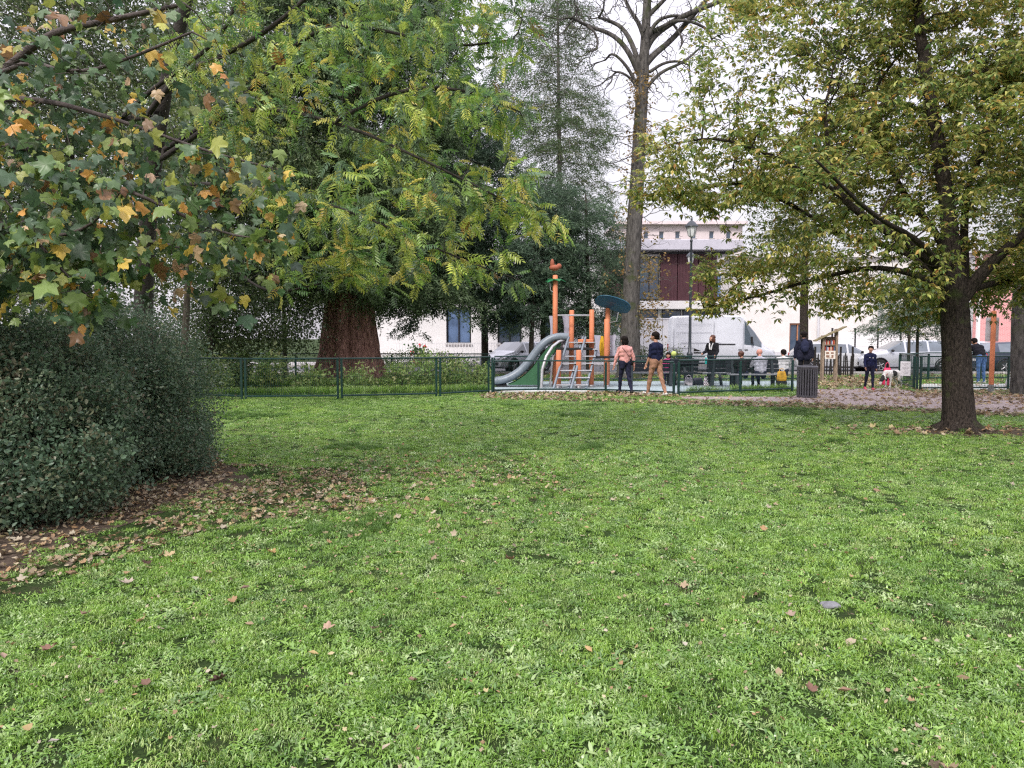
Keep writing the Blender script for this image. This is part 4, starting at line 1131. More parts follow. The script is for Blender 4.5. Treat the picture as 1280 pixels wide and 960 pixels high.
# ================================================================== people
SKIN = mat('skin', (0.50, 0.27, 0.19), rough=.55, var=.05)
SKINP = mat('skin_flushed', (0.60, 0.28, 0.22), rough=.5, var=.05)
HAIRD = mat('hair_dark', (0.014, 0.010, 0.009), spec=.15, rough=.85, var=.3, scale=30)
HAIRB = mat('hair_brown', (0.10, 0.035, 0.02), rough=.5, var=.3, scale=30)
EYE = mat('eye_dark', (0.01, 0.01, 0.01), rough=.2)
LIP = mat('lips', (0.36, 0.10, 0.09), rough=.4)
def cloth(n, c, v=.18): return mat(n, c, rough=.85, var=v, scale=9, bump=.5, bscale=14, spec=.2)
def rotx(v, a):   # forward swing (positive: towards +y) of a hanging limb
    return Vector((v.x, v.y * math.cos(a) - v.z * math.sin(a), v.y * math.sin(a) + v.z * math.cos(a)))
def person(loc, rz, H, label, top, bottom, shoe, hair, pose, long_sleeves=True, jacket=0.0, voxel=.0105, hair_style='short', skin=None, coat_len=0.0, hairmat=None, short_trouser=False, hood=False, child=False):
    skin = skin or SKIN; hairmat = hairmat or HAIRD
    k = H / 1.75
    root = empty('person', loc, rz, label, 'person')
    lean = R(pose.get('lean', 2)); seat = pose.get('seat')
    legs = pose.get('legs', ((18, 6), (-14, 12))); arms = pose.get('arms', ((12, 15, 8), (-12, 18, 8)))
    hs = 1.0 if not child else .96
    # legs first, to find the hip height
    down = Vector((0, 0, -1)); J = {}
    ends = []
    for i, (h, kn) in enumerate(legs):
        th = rotx(down, R(h)) * .43; sh = rotx(down, R(h - kn)) * .42
        ends.append((th, sh))
    hz = seat / k if seat else max(-(t + s).z for t, s in ends) + .085
    B = []   # (p0, p1, r0, r1, tag)
    pel = Vector((0, 0, hz + .04))
    def T(v): return pel + rotx(v, -lean)
    j = jacket
    B += [(pel + Vector((-.075, 0, 0)), pel + Vector((.075, 0, 0)), .118 + j * .3, .118 + j * .3, 'bottom')]
    B += [(T(Vector((-.06, 0, .10))), T(Vector((.06, 0, .10))), .110 + j, .110 + j, 'top'), (T(Vector((-.075, .0, .24))), T(Vector((.075, 0, .24))), .112 + j, .112 + j, 'top'),
          (T(Vector((-.095, -.005, .36))), T(Vector((.095, -.005, .36))), .108 + j, .108 + j, 'top'), (T(Vector((-.105, -.01, .425))), T(Vector((.105, -.01, .425))), .066 + j * .6, .066 + j * .6, 'top'), (T(Vector((0, -.005, .47))), T(Vector((-.13, -.01, .435))), .055 + j * .3, .05 + j * .5, 'top'), (T(Vector((0, -.005, .47))), T(Vector((.13, -.01, .435))), .055 + j * .3, .05 + j * .5, 'top'),
          (T(Vector((0, 0, .05))), T(Vector((0, 0, .42))), .12 + j, .10 + j, 'top')]
    if coat_len: B += [(T(Vector((-.08, -.01, .05))), T(Vector((-.10, -.02, -coat_len))), .12 + j, .12 + j, 'top'), (T(Vector((.08, -.01, .05))), T(Vector((.10, -.02, -coat_len))), .12 + j, .12 + j, 'top')]
    nk = T(Vector((0, .005, .50))); hd0 = T(Vector((0, .03, .60)))
    B += [(T(Vector((0, 0, .42))), nk + Vector((0, .01, .06)), .062, .052, 'skin')]
    yaw = R(pose.get('head', 0)); nod = R(pose.get('nod', 0))
    hc = hd0 + Vector((0, 0.015, .055)) * 1.0
    HM = Matrix.Rotation(yaw, 3, 'Z') @ Matrix.Rotation(nod, 3, 'X')
    def Hd(x, y, z): return hc + HM @ Vector((x, y, z)) * hs * (1.12 if child else 1)
    B += [(Hd(0, -.02, .03), Hd(0, .015, .02), .098, .088, 'skin'), (Hd(0, .035, -.045), Hd(0, .05, -.075), .060, .042, 'skin'), (Hd(-.028, .05, -.02), Hd(.028, .05, -.02), .052, .052, 'skin'),
          (Hd(0, .098, .005), Hd(0, .118, -.03), .010, .017, 'skin'), (Hd(-.092, -.005, .012), Hd(-.094, -.01, -.02), .014, .010, 'skin'), (Hd(.092, -.005, .012), Hd(.094, -.01, -.02), .014, .010, 'skin'),
          (Hd(0, .096, -.062), Hd(0, .092, -.085), .014, .018, 'skin')]
    shoes = []
    for i, (th, sh) in enumerate(ends):
        s = -1 if i == 0 else 1
        hp = Vector((s * .092, 0, hz)); kn_ = hp + th + Vector((s * pose.get('spread', .0), 0, 0)); an = kn_ + sh
        B += [(hp, kn_, .092 + j * .2, .060, 'bottom'), (kn_, an, .060, .044, 'bottom' if not short_trouser else 'skin'), (kn_ + (an - kn_) * .2 + Vector((0, -.02, 0)), kn_ + (an - kn_) * .5, .052, .044, 'bottom' if not short_trouser else 'skin'), (hp + Vector((0, -.03, .02)), hp + Vector((0, -.02, -.1)), .090, .08, 'bottom')]
        fa = R(legs[i][0] - legs[i][1]) * (0 if seat else .8)
        toe = rotx(Vector((0, .17, -.045)), min(0.15, max(fa, -.75)))
        B += [(an + Vector((0, -.03, -.04)), an + toe, .042, .036, 'shoe'), (an + Vector((0, -.03, -.05)), an + Vector((0, .05, -.03)), .040, .040, 'shoe')]
        J['ankle%d' % i] = an
    for i, (sw, el, out) in enumerate(arms):
        s = -1 if i == 0 else 1
        S = T(Vector((s * (.168 + j * .5), -.01, .415)))
        d1 = rotx(down, R(sw)); d1 = Vector((d1.x + s * math.sin(R(out)), d1.y, d1.z)).normalized(); d2 = rotx(down, R(sw + el)); d2 = Vector((d2.x + s * math.sin(R(out)) * pose.get('fore_out', .3), d2.y, d2.z)).normalized()
        E = S + d1 * .28; Wr = E + d2 * .25
        B += [(T(Vector((s * .11, -.01, .415))), S, .066 + j * .7, .056 + j * .7, 'top'), (S, E, .052 + j * .7, .044 + j * .8, 'top'), (E, Wr, .043 + j * .7 if long_sleeves else .040, .034 + j * .6 if long_sleeves else .028, 'top' if long_sleeves else 'skin')]
        side = d2.cross(Vector((s * 1.0, 0, 0))).normalized(); nn = d2.cross(side).normalized()
        pc = Wr + d2 * .045
        B += [(Wr, pc + side * .016, .026, .028, 'skin'), (Wr + d2 * .02, pc - side * .014 + d2 * .035, .024, .024, 'skin'), (pc + side * .018, pc + side * .022 + d2 * .035, .022, .018, 'skin')]
        for f, (o, ln) in enumerate([(-.028, .062), (-.009, .075), (.010, .070), (.028, .055)]):
            b0 = pc + side * o + d2 * .045; cur = nn * (.35 * s)
            b1 = b0 + (d2 + cur * .5).normalized() * ln * .55; b2 = b1 + (d2 * .8 + cur * 1.6).normalized() * ln * .45
            B += [(b0, b1, .0102, .0095, 'skin'), (b1, b2, .0095, .008, 'skin')]
        t0 = pc - side * .028; t1 = t0 + (d2 * .7 - side * .8).normalized() * .035; B += [(t0, t1, .012, .0105, 'skin'), (t1, t1 + d2 * .028, .0105, .009, 'skin')]
        J['wrist%d' % i] = Wr; J['elbow%d' % i] = E; J['shoulder%d' % i] = S
    q = MB()
    for p0, p1, r0, r1, tg in B:
        d = p1 - p0; L = d.length; n = 14 if max(r0, r1) > .03 else 8
        if L < 1e-5: d = Vector((0, 0, 1)); L = 1e-4
        t = d.normalized(); pts = []; rr = []
        for a in (0.12, .5, .85): pts.append(p0 - t * r0 * math.cos(a * math.pi / 2) ); rr.append(r0 * math.sin(a * math.pi / 2))
        pts.append(p0); rr.append(r0); pts.append(p1); rr.append(r1)
        for a in (.85, .5, .12): pts.append(p1 + t * r1 * math.cos(a * math.pi / 2)); rr.append(r1 * math.sin(a * math.pi / 2))
        q.tube(pts, rr, n=n)
    tmp = q.build('tmp', SKIN)
    md = tmp.modifiers.new('r', 'REMESH'); md.mode = 'VOXEL'; md.voxel_size = voxel / k if child else voxel; md.use_smooth_shade = True
    m2 = tmp.modifiers.new('s', 'SMOOTH'); m2.factor = .5; m2.iterations = 3
    dg = bpy.context.evaluated_depsgraph_get(); me = bpy.data.meshes.new_from_object(tmp.evaluated_get(dg))
    old = tmp.data; bpy.data.objects.remove(tmp); bpy.data.meshes.remove(old)
    me.materials.clear()
    order = ['skin', 'top', 'bottom', 'shoe']
    for mm in (skin, top, bottom, shoe): me.materials.append(mm)
    co = np.empty(len(me.vertices) * 3, np.float32); me.vertices.foreach_get('co', co); co = co.reshape(-1, 3)
    best = np.full(len(co), 1e9); tg_i = np.zeros(len(co), int)
    for p0, p1, r0, r1, tg in B:
        a = np.array(p0); d = np.array(p1) - a; L2 = max(1e-9, float(d @ d)); t = np.clip(((co - a) @ d) / L2, 0, 1)
        dist = np.linalg.norm(co - a - t[:, None] * d, axis=1) - (r0 + (r1 - r0) * t)
        u = dist < best; best[u] = dist[u]; tg_i[u] = order.index(tg)
    # cloth folds: a slow ripple over the clothes
    amp = np.where((tg_i == 1) | (tg_i == 2), .006, 0.0)
    nr = np.empty(len(co) * 3, np.float32); me.vertices.foreach_get('normal', nr); nr = nr.reshape(-1, 3)
    co2 = co + nr * (amp * (np.sin(co[:, 2] * 46 + 9 * np.sin(co[:, 0] * 11)) * .6 + np.sin(co[:, 2] * 21 + co[:, 0] * 37 + co[:, 1] * 29)))[:, None]
    me.vertices.foreach_set('co', co2.astype(np.float32).ravel())
    mi = np.zeros(len(me.polygons), np.int32); ls = np.empty(len(me.polygons), np.int32); me.polygons.foreach_get('loop_start', ls)
    vi = np.empty(len(me.loops), np.int32); me.loops.foreach_get('vertex_index', vi); mi = tg_i[vi[ls]].astype(np.int32)
    me.polygons.foreach_set('material_index', mi); me.polygons.foreach_set('use_smooth', np.ones(len(mi), bool)); me.update(); me.name = 'body'
    bo = bpy.data.objects.new('body', me); link(bo, root)
    if hair_style != 'bald':
        h = MB()
        h.ell(Hd(0, -.022, .048), (.108, .118, .098), 20, 12)
        if hair_style in ('short', 'cap'): h.ell(Hd(0, -.06, -.01), (.088, .065, .075), 16, 10)
        if hair_style == 'bob': h.ell(Hd(0, -.045, -.035), (.115, .085, .125), 18, 12)
        if hair_style == 'long':
            h.ell(Hd(0, -.055, -.07), (.105, .07, .16), 18, 12); h.ell(Hd(-.075, .015, -.06), (.035, .05, .13), 12, 8); h.ell(Hd(.075, .015, -.06), (.035, .05, .13), 12, 8)
        if hair_style == 'pony': h.ell(Hd(0, -.13, .03), (.035, .045, .06), 12, 8)
        ho = h.build('hair', hairmat, root)
    e = MB()
    for s in (-1, 1): e.ell(Hd(s * .032, .092, .012), (.012, .010, .008), 8, 6)
    e.build('eyes', EYE, root)
    e = MB(); e.ell(Hd(0, .100, -.052), (.020, .008, .006), 8, 6); e.build('mouth', LIP, root)
    root.scale = (k, k, k)
    return root, J, T, Hd

PINK = cloth('salmon_cloth', (0.72, 0.36, 0.34)); NAVY = cloth('navy_cloth', (0.012, 0.016, 0.05)); BLACK = cloth('black_cloth', (0.012, 0.012, 0.016))
DNAVY = cloth('dark_trousers', (0.02, 0.022, 0.05)); CHINO = cloth('tan_trousers', (0.40, 0.22, 0.15)); JEANS = cloth('blue_jeans', (0.10, 0.19, 0.40), .25)
WHITES = mat('white_shoe', (.7, .68, .66), rough=.5); BLKS = mat('black_shoe', (.02, .02, .02), rough=.5); PNKS = mat('pink_shoe', (.75, .12, .18), rough=.5)
GREYC = cloth('grey_cloth', (0.40, 0.41, 0.48)); WHITEC = cloth('white_cloth', (.6, .6, .62))

# woman in salmon blouse walking away
g = G(781, 492.6); g.z = 0
w1, J, T, Hd = person(g, R(14), 1.68, 'woman in salmon blouse and dark trousers walking in front of the playground fence', PINK, DNAVY, BLKS, None,
                      dict(lean=3, legs=((16, 4), (-10, 22)), arms=((8, 10, 20), (-6, 8, 18)), head=8), jacket=.012, hair_style='bob')
b = MB(); b.tube([T(Vector((-.13, -.10, .45))), T(Vector((-.02, -.145, .30))), T(Vector((.10, -.135, .14))), T(Vector((.15, -.07, .07)))], .011, n=6, flat=(1.6, .5)); b.build('bag_strap', BLACK, w1)
b = MB(); b.ell(T(Vector((.17, -.04, .0))), (.05, .11, .09)); b.build('shoulder_bag', BLACK, w1)
# man in navy shirt
g = G(819.5, 494.8)
m1, J, T, Hd = person(g, R(30), 1.80, 'man in navy short sleeved shirt and tan trousers walking in front of the playground fence', NAVY, CHINO, WHITES, None,
                      dict(lean=1, legs=((17, 4), (-15, 10)), arms=((6, 22, 5), (4, 30, 6)), head=22), long_sleeves=False, jacket=.008, hair_style='short')
# woman in black jacket, facing left and up
g = gx(890, 28.2)
w2, J, T, Hd = person(g, R(140), 1.72, 'woman with reddish brown hair in black jacket standing before the white van', BLACK, DNAVY, BLKS, None,
                      dict(lean=-3, legs=((4, 3), (-3, 3)), arms=((15, 40, 10), (20, 50, 10)), head=-22, nod=10), jacket=.028, hair_style='long', hairmat=HAIRB)
b = MB(); b.tube([T(Vector((-.07, .10, .47))), T(Vector((-.05, .165, .36))), T(Vector((-.03, .17, .2)))], .03, n=6, flat=(1, .4)); b.tube([T(Vector((.07, .10, .47))), T(Vector((.05, .165, .36))), T(Vector((.02, .17, .22)))], .03, n=6, flat=(1, .4)); b.build('scarf', WHITEC, w2)
# man with dark rucksack
g = gx(1004.5, 27.0)
m2, J, T, Hd = person(g, R(-12), 1.84, 'man in dark jacket with rucksack and cap seen from behind next to the book hut', cloth('ink_jacket', (.016, .017, .035)), BLACK, BLKS, None,
                      dict(lean=2, legs=((3, 2), (-3, 3)), arms=((6, 8, 14), (-4, 8, 16)), head=0), jacket=.04, hair_style='cap', coat_len=.08)
b = MB(); b.ell(T(Vector((0, -.20, .27))), (.15, .10, .22), 16, 12); b.ell(T(Vector((0, -.28, .18))), (.11, .05, .11), 14, 10); b.build('rucksack', cloth('rucksack_fabric', (.022, .026, .06)), m2)
for s in (-1, 1):
    b = MB(); b.tube([T(Vector((s * .10, -.14, .47))), T(Vector((s * .11, -.02, .53))), T(Vector((s * .12, .13, .40)))], .025, n=6, flat=(1, .4)); b.build('rucksack_strap', BLACK, m2)
b = MB(); b.ell(Hd(0, -.01, .06), (.112, .122, .085), 18, 10); b.ell(Hd(0, .12, .05), (.07, .06, .012), 14, 6); b.build('cap', BLACK, m2)
# child in navy tracksuit walking towards the viewer
g = G(1086.5, 487.5)
c1, J, T, Hd = person(g, R(176), 1.36, 'child in dark navy tracksuit with pink shoes walking along the path', cloth('track_top', (.014, .018, .06)), DNAVY, PNKS, None,
                      dict(lean=1, legs=((10, 8), (-8, 14)), arms=((-10, 20, 12), (16, 20, 14)), head=-25), jacket=.014, hair_style='pony', child=True)
b = MB(); b.ell(T(Vector((-.06, .135, .32))), (.025, .008, .025), 10, 6); b.ell(T(Vector((.07, .135, .33))), (.03, .008, .014), 10, 6); b.build('chest_badge', WHITEC, c1)
# person in jeans leaning behind the orange post
g = gx(1226.5, 26.2)
p1, J, T, Hd = person(g, R(10), 1.70, 'person in dark jacket and blue jeans bending forward behind the orange sign post', cloth('black_hoodie', (.014, .014, .02)), JEANS, WHITES, None,
                      dict(lean=32, legs=((3, 4), (-3, 2)), arms=((50, 20, 8), (45, 20, 8)), head=-5, nod=-25), jacket=.035, hair_style='short')
# seated people
def sitter(px, D, label, top, hairst, hm, skin=None, rz=0, H=1.72, head=0, j=.03, lean=10, seat=.47):
    return person(gx(px, D), rz, H, label, top, DNAVY, BLKS, None, dict(lean=lean, legs=((86, 84), (84, 86)), arms=((35, 60, 10), (35, 60, 10)), head=head, seat=seat, nod=-5), jacket=j, hair_style=hairst, hairmat=hm, skin=skin, voxel=.0145)
sitter(929, 23.7, 'seated person with brown hair on the bench left of the bald man', BLACK, 'short', HAIRB, rz=R(4), H=1.58, head=-30, lean=16)
sitter(951, 23.7, 'seated bald man in grey jacket seen from behind on the bench', GREYC, 'bald', HAIRD, skin=SKINP, rz=R(2), H=1.72)
sitter(979, 25.2, 'seated person with dark hair and pale top beyond the bench end', WHITEC, 'short', HAIRD, rz=R(-20), head=25, H=1.62)
sitter(836, 26.0, 'seated child in bright pink jacket beyond the walking man', cloth('magenta_cloth', (.75, .08, .32)), 'bob', HAIRD, rz=R(160), H=1.42, seat=.45)

# small belongings
def bag(name, px, D, w, h, m, label, cat, z=0, d=None):
    q = MB(); d = d or w * .5
    n = 12; V = []; lev = [(0, .9), (.15, 1.0), (.55, .95), (.85, .82), (1, .7)]
    for t, s in lev:
        for k in range(n):
            a = 2 * math.pi * k / n; rr = 1 + .06 * math.sin(3 * a + t * 5)
            V.append((w / 2 * s * rr * math.copysign(abs(math.cos(a)) ** .6, math.cos(a)), d / 2 * s * rr * math.copysign(abs(math.sin(a)) ** .6, math.sin(a)), h * t))
    Fc = [(i * n + k, i * n + (k + 1) % n, (i + 1) * n + (k + 1) % n, (i + 1) * n + k) for i in range(4) for k in range(n)] + [tuple(reversed(range(n))), tuple(range(4 * n, 5 * n))]
    r = empty(name, (px_x(px, D), D, z), R(random.uniform(-20, 20)), label, cat)
    q.add(V, Fc, 0, True); q.build('body', m, r)
    q = MB(); q.tube([(-w * .25, 0, h * .95), (-w * .2, 0, h * 1.2), (0, 0, h * 1.3), (w * .2, 0, h * 1.2), (w * .25, 0, h * .95)], .009, n=6); q.build('handle', m, r)
    return r
def check_mat():
    m = mat('checked_fabric', (.7, .68, .7), rough=.8, var=.05); n, l = m.node_tree.nodes, m.node_tree.links
    c = n.new('ShaderNodeTexChecker'); c.inputs['Scale'].default_value = 22; c.inputs['Color1'].default_value = (.75, .73, .76, 1); c.inputs['Color2'].default_value = (.22, .14, .20, 1)
    tc = n.new('ShaderNodeTexCoord'); l.new(tc.outputs['Object'], c.inputs[0]); l.new(c.outputs[0], n['Principled BSDF'].inputs['Base Color']); return m
bag('shopping_bag', 884.5, 24.6, .26, .34, check_mat(), 'pale checked bag on the ground under the picnic table', 'bag')
bag('shopping_bag', 861, 25.0, .30, .28, mat('pale_bag', (.6, .55, .62)), 'pale lilac bag on the ground left of the checked bag', 'bag')
bag('rucksack', 873, 25.2, .36, .26, mat('dark_bag', (.05, .05, .08)), 'dark bag lying between the lilac and the checked bag', 'bag')
bag('toy_bag', 977.5, 22.9, .30, .30, mat('mustard_fabric', (.75, .42, .04), var=.25), 'mustard yellow bag beside the right end of the bench', 'bag', z=.28)
st_ = MB(); st_.lathe([(.14, 0), (.16, .02), (.16, .26), (.12, .275), (0, .275)], n=14); stl = tag(st_.build('stool', M_SLAT, loc=gx(977.5, 22.9)), 'small dark stool under the mustard yellow bag', 'stool')
bt = empty('drink_bottle', gx(882.5, 24.2) + Vector((0, 0, .763)), 0, 'turquoise bottle standing on the dark picnic table', 'bottle')
q = MB(); q.lathe([(0, 0), (.034, 0), (.036, .02), (.036, .16), (.02, .2), (.02, .22)], n=12); q.build('body', mat('turquoise', (.03, .45, .42), rough=.3), bt)
q = MB(); q.lathe([(.024, .22), (.024, .25), (0, .25)], n=10); q.build('cap', M_WHITE, bt)
bl = tag(MB().ell((0, 0, 0), (.10, .10, .10), 18, 12).build('ball', mat('lime_ball', (.50, .60, .16), rough=.5), loc=gx(842, 26.0) + Vector((0, 0, 1.0))), 'yellow green ball by the pink jacketed child', 'ball')
bl.location = gx(842, 26.6) + Vector((0, 0, 1.05))
tag(bl, 'yellow green ball resting on the fence rail by the pink jacketed child', 'ball')

# dog: white with black patches, head lowered to the ground, seen three-quarter
def dog(loc, rz):
    r = empty('dog', loc, rz, 'white dog with black patches sniffing the leaves beside the path', 'dog')
    B = [((0, -.22, .47), (0, .02, .46), .115, .125), ((0, .02, .46), (0, .2, .45), .125, .135), ((0, .2, .47), (0, .3, .50), .12, .09), ((0, .3, .5), (0, .44, .34), .08, .062), ((0, .44, .32), (0, .50, .26), .075, .06), ((0, .52, .22), (0, .56, .14), .042, .032),
         ((0, -.22, .46), (0, -.30, .46), .11, .09), ((0, -.36, .50), (0, -.46, .40), .028, .02), ((0, -.46, .40), (0, -.48, .26), .02, .012)]
    for s in (-1, 1):
        B += [((s * .07, .20, .42), (s * .08, .18, .24), .062, .036), ((s * .08, .18, .24), (s * .08, .20, .05), .032, .024), ((s * .08, .19, .035), (s * .08, .25, .03), .032, .028),
              ((s * .07, -.24, .42), (s * .09, -.20, .27), .088, .05), ((s * .09, -.20, .27), (s * .09, -.33, .15), .045, .026), ((s * .09, -.33, .15), (s * .09, -.31, .04), .025, .022), ((s * .09, -.31, .035), (s * .09, -.25, .03), .03, .026),
              ((s * .05, .42, .38), (s * .09, .40, .30), .028, .016)]
    q = MB()
    for p0, p1, r0, r1 in B:
        p0, p1 = Vector(p0), Vector(p1); t = (p1 - p0).normalized(); pts = []; rr = []
        for a in (.12, .5, .85): pts.append(p0 - t * r0 * math.cos(a * math.pi / 2)); rr.append(r0 * math.sin(a * math.pi / 2))
        pts += [p0, p1]; rr += [r0, r1]
        for a in (.85, .5, .12): pts.append(p1 + t * r1 * math.cos(a * math.pi / 2)); rr.append(r1 * math.sin(a * math.pi / 2))
        q.tube(pts, rr, n=12)
    tmp = q.build('tmp', SKIN); md = tmp.modifiers.new('r', 'REMESH'); md.mode = 'VOXEL'; md.voxel_size = .012; md.use_smooth_shade = True
    m2 = tmp.modifiers.new('s', 'SMOOTH'); m2.iterations = 4
    dg = bpy.context.evaluated_depsgraph_get(); me = bpy.data.meshes.new_from_object(tmp.evaluated_get(dg)); bpy.data.objects.remove(tmp)
    me.materials.clear(); me.materials.append(mat('white_fur', (.72, .70, .68), rough=.9, var=.08, scale=20, bump=.6, bscale=60)); me.materials.append(mat('black_fur', (.02, .02, .02), rough=.8, bump=.6, bscale=60))
    for p in me.polygons:
        c = p.center; p.use_smooth = True
        if (c - Vector((-.10, .02, .48))).length < .11 or (c - Vector((.1, -.1, .5))).length < .1 or (c.y > .44 and c.z > .22) or (c - Vector((0, .2, .3))).length < .09: p.material_index = 1
    bo = bpy.data.objects.new('body', me); link(bo, r)
    e = MB(); 
    for s in (-1, 1): e.ell((s * .045, .545, .27), (.009, .009, .009), 8, 6)
    e.ell((0, .575, .115), (.018, .015, .013), 8, 6); e.build('eyes_and_nose', EYE, r)
    q = MB(); q.lathe([(.078, -.014), (.084, 0), (.078, .014)], n=16); cl = q.build('collar', mat('red_collar', (.6, .03, .05)), r, loc=(0, .345, .455)); cl.rotation_euler = (R(-50), 0, 0)
    return r
dog(G(1115, 485), R(115))
bag('pink_bag', 1109.5, 24.6, .30, .62, mat('hot_pink_fabric', (.80, .04, .14), rough=.6, var=.2), 'bright pink tall bag standing on the verge behind the white dog', 'bag')
bag('white_sack', 1266, 24.0, .42, .34, mat('white_sack', (.75, .74, .76), rough=.6), 'white sack lying beside the trunk at the right edge', 'sack')

# ================================================================== trees
BK_CHERRY = bark_mat('dark_bark', (0.010, 0.008, 0.007), (0.095, 0.076, 0.066), stretch=(7, 7, 2.4), bump=1.0, scale=6, moss=((0.07, 0.085, 0.035), 2.5, .60), lichen=((.20, .18, .16), 9, .68))
BK_TWIG = mat('twig_bark', (0.07, 0.055, 0.05), rough=.9, var=.3, scale=5)
BK_GREY = mat('grey_twig', (0.22, 0.19, 0.19), rough=.9, var=.25, scale=5)
BK_SEQ = bark_mat('redwood_bark', (0.09, 0.04, 0.032), (0.50, 0.29, 0.24), stretch=(5, 5, .45), bump=1.0, scale=4.5)
BK_PLANE = bark_mat('plane_bark', (0.045, 0.042, 0.040), (0.16, 0.15, 0.14), stretch=(4, 4, 1.0), bump=.7, scale=3.5, moss=((0.06, 0.075, 0.03), 1.2, .56))
BK_DARK = bark_mat('dark_brown_bark', (0.03, 0.026, 0.02), (0.10, 0.085, 0.07), bump=.6)  # dark brown bark shared by the trees farther back

def tree_root(name, loc, label, cat='tree', group=None):
    return empty(name, loc, 0, label, cat, group)
def px_path(pts, r0, r1=None):
    """limb through photograph points (px, py, distance)"""
    return ([list(P(*p)) for p in pts], r0, r1)

# --- the single tree at the right ------------------------------------------------
base = G(1199, 538); D0 = base.y
rt = tree_root('lawn_tree', base, 'broad tree with olive yellow leaves and dark trunk standing alone on the lawn')
tp = [(1199, 545, D0), (1199, 536, D0), (1198, 525, D0), (1197, 500, D0), (1195, 450, D0), (1194, 400, D0), (1193, 372, D0), (1191, 345, D0 - .05), (1189, 300, D0 - .2), (1184, 250, D0 - .3), (1174, 190, D0 - .3), (1164, 120, D0 - .2), (1152, 60, D0), (1147, 0, D0 + .1), (1138, -80, D0 + .2), (1140, -170, D0 + .3)]
seeds = [([list(P(*p)) for p in tp], [.50, .34, .265, .235, .22, .215, .205, .14, .12, .11, .095, .08, .06, .045, .03, .015], None)]
seeds += [px_path([(1189, 372, D0), (1170, 330, D0 - .3), (1120, 296, D0 - .7), (1075, 268, D0 - .9), (1045, 240, D0 - 1.0), (1035, 190, D0 - 1.0), (1031, 130, D0 - .9)], .092, .022),
          px_path([(1187, 362, D0), (1150, 322, D0 + .3), (1100, 304, D0 + .7), (1060, 298, D0 + 1.0), (1000, 262, D0 + 1.3), (945, 235, D0 + 1.5)], .082, .015),
          px_path([(1190, 340, D0 + .1), (1172, 290, D0 + .5), (1130, 245, D0 + .9), (1105, 190, D0 + 1.2), (1085, 120, D0 + 1.3), (1130, 60, D0 + 1.2)], .075, .015),
          px_path([(1198, 375, D0 + .1), (1207, 345, D0 + .4), (1204, 290, D0 + .6), (1210, 230, D0 + .8), (1240, 160, D0 + 1.0), (1255, 60, D0 + 1.2)], .085, .02),
          px_path([(1200, 378, D0), (1228, 340, D0 - .2), (1250, 318, D0 - .4), (1275, 296, D0 - .5), (1320, 262, D0 - .6), (1390, 210, D0 - .7)], .12, .025),
          px_path([(1204, 368, D0 + .1), (1240, 353, D0 + .3), (1290, 350, D0 + .6), (1350, 330, D0 + .9), (1420, 300, D0 + 1.2)], .06, .015),
          px_path([(1188, 350, D0 - .1), (1150, 300, D0 - 1.2), (1090, 270, D0 - 2.2), (1020, 200, D0 - 3.0)], .065, .015),
          px_path([(1194, 365, D0), (1110, 330, D0 + .6), (1030, 345, D0 + .9), (950, 370, D0 + 1.0), (880, 385, D0 + 1.0)], .06, .012),
          px_path([(1060, 250, D0 - 1.0), (980, 200, D0 - .9), (900, 170, D0 - .6), (840, 180, D0 - .4)], .05, .01),
          px_path([(1000, 262, D0 + 1.3), (930, 225, D0 + 1.1), (860, 240, D0 + .8), (800, 245, D0 + .6)], .04, .008)]
cb_ = [(1190, 130, D0, 290, 190, 3.6), (1010, 140, D0, 150, 130, 2.8), (930, 190, D0, 130, 85, 2.4), (930, 70, D0, 85, 85, 2.0), (960, 290, D0 + .4, 95, 70, 2.2), (1070, 330, D0 + .3, 130, 72, 2.6),
       (915, 345, D0 + .9, 60, 40, 1.3), (1240, 0, D0, 300, 200, 3.6), (1400, 190, D0, 200, 190, 3.2), (1030, -40, D0, 140, 110, 2.8), (1190, 350, D0 + 1.8, 110, 40, 1.4), (1150, 382, D0 + 2.0, 50, 30, 1.0), (835, 215, D0, 55, 45, .9), (875, 378, D0 + 1.0, 24, 18, .6), (1000, 375, D0 + .8, 60, 28, 1.0), (1285, 345, D0 + .5, 50, 50, 1.2)]
for i in range(7):
    a_ = i * .9 + .3; seeds.append(([[base.x + math.cos(a_) * .12, base.y + math.sin(a_) * .12, .22], [base.x + math.cos(a_) * .30, base.y + math.sin(a_) * .30, .06], [base.x + math.cos(a_) * (.46 + .08 * (i % 3)), base.y + math.sin(a_) * (.46 + .08 * (i % 3)), -.05]], .09, .03))
at = blobs(cb_, 6200, RNG)
pos, par, rad, ns = grow(seeds, at, step=.17, di=1.3, dk=.24, trop=(0, 0, -.10), jit=.22, seed=3, tip=.0052)
pos = pos - np.array(base)
tubes('trunk', pos, par, rad, BK_CHERRY, rt, rough=.075, seed=2, rmin=.0, nmax=40)
lp, ld = twig_leaves(pos, par, rad, .019, 16.0, RNG, .13)
print('cherry nodes', len(pos), 'leaves', len(lp))
wp_ = lp + np.array(base); dep = D0 - wp_[:, 1]; ux = np.abs(to_px(wp_.T)[0] - 1150)
keep = RNG.uniform(0, 1, len(lp)) < np.where(dep > .15, np.clip(.34 + ux / 900, .34, .75), 1.0) * np.where(fbm(wp_[:, 0] * .8 + 3, wp_[:, 2] * .8, 91) < .40, .45, 1.0)
lp, ld = lp[keep], ld[keep]
wp_ = lp + np.array(base); lay = vnoise(wp_[:, 0] * .55 + wp_[:, 1] * .3, wp_[:, 2] * 2.7 + .25 * np.abs(wp_[:, 0] - base.x), 17)
keep = RNG.uniform(0, 1, len(lp)) < np.clip((lay - .26) * 3.2, .10, 1); lp, ld = lp[keep], ld[keep]
NB = min(len(lp), 27500); k = RNG.choice(len(lp), NB, replace=False); lp, ld = lp[k], ld[k]
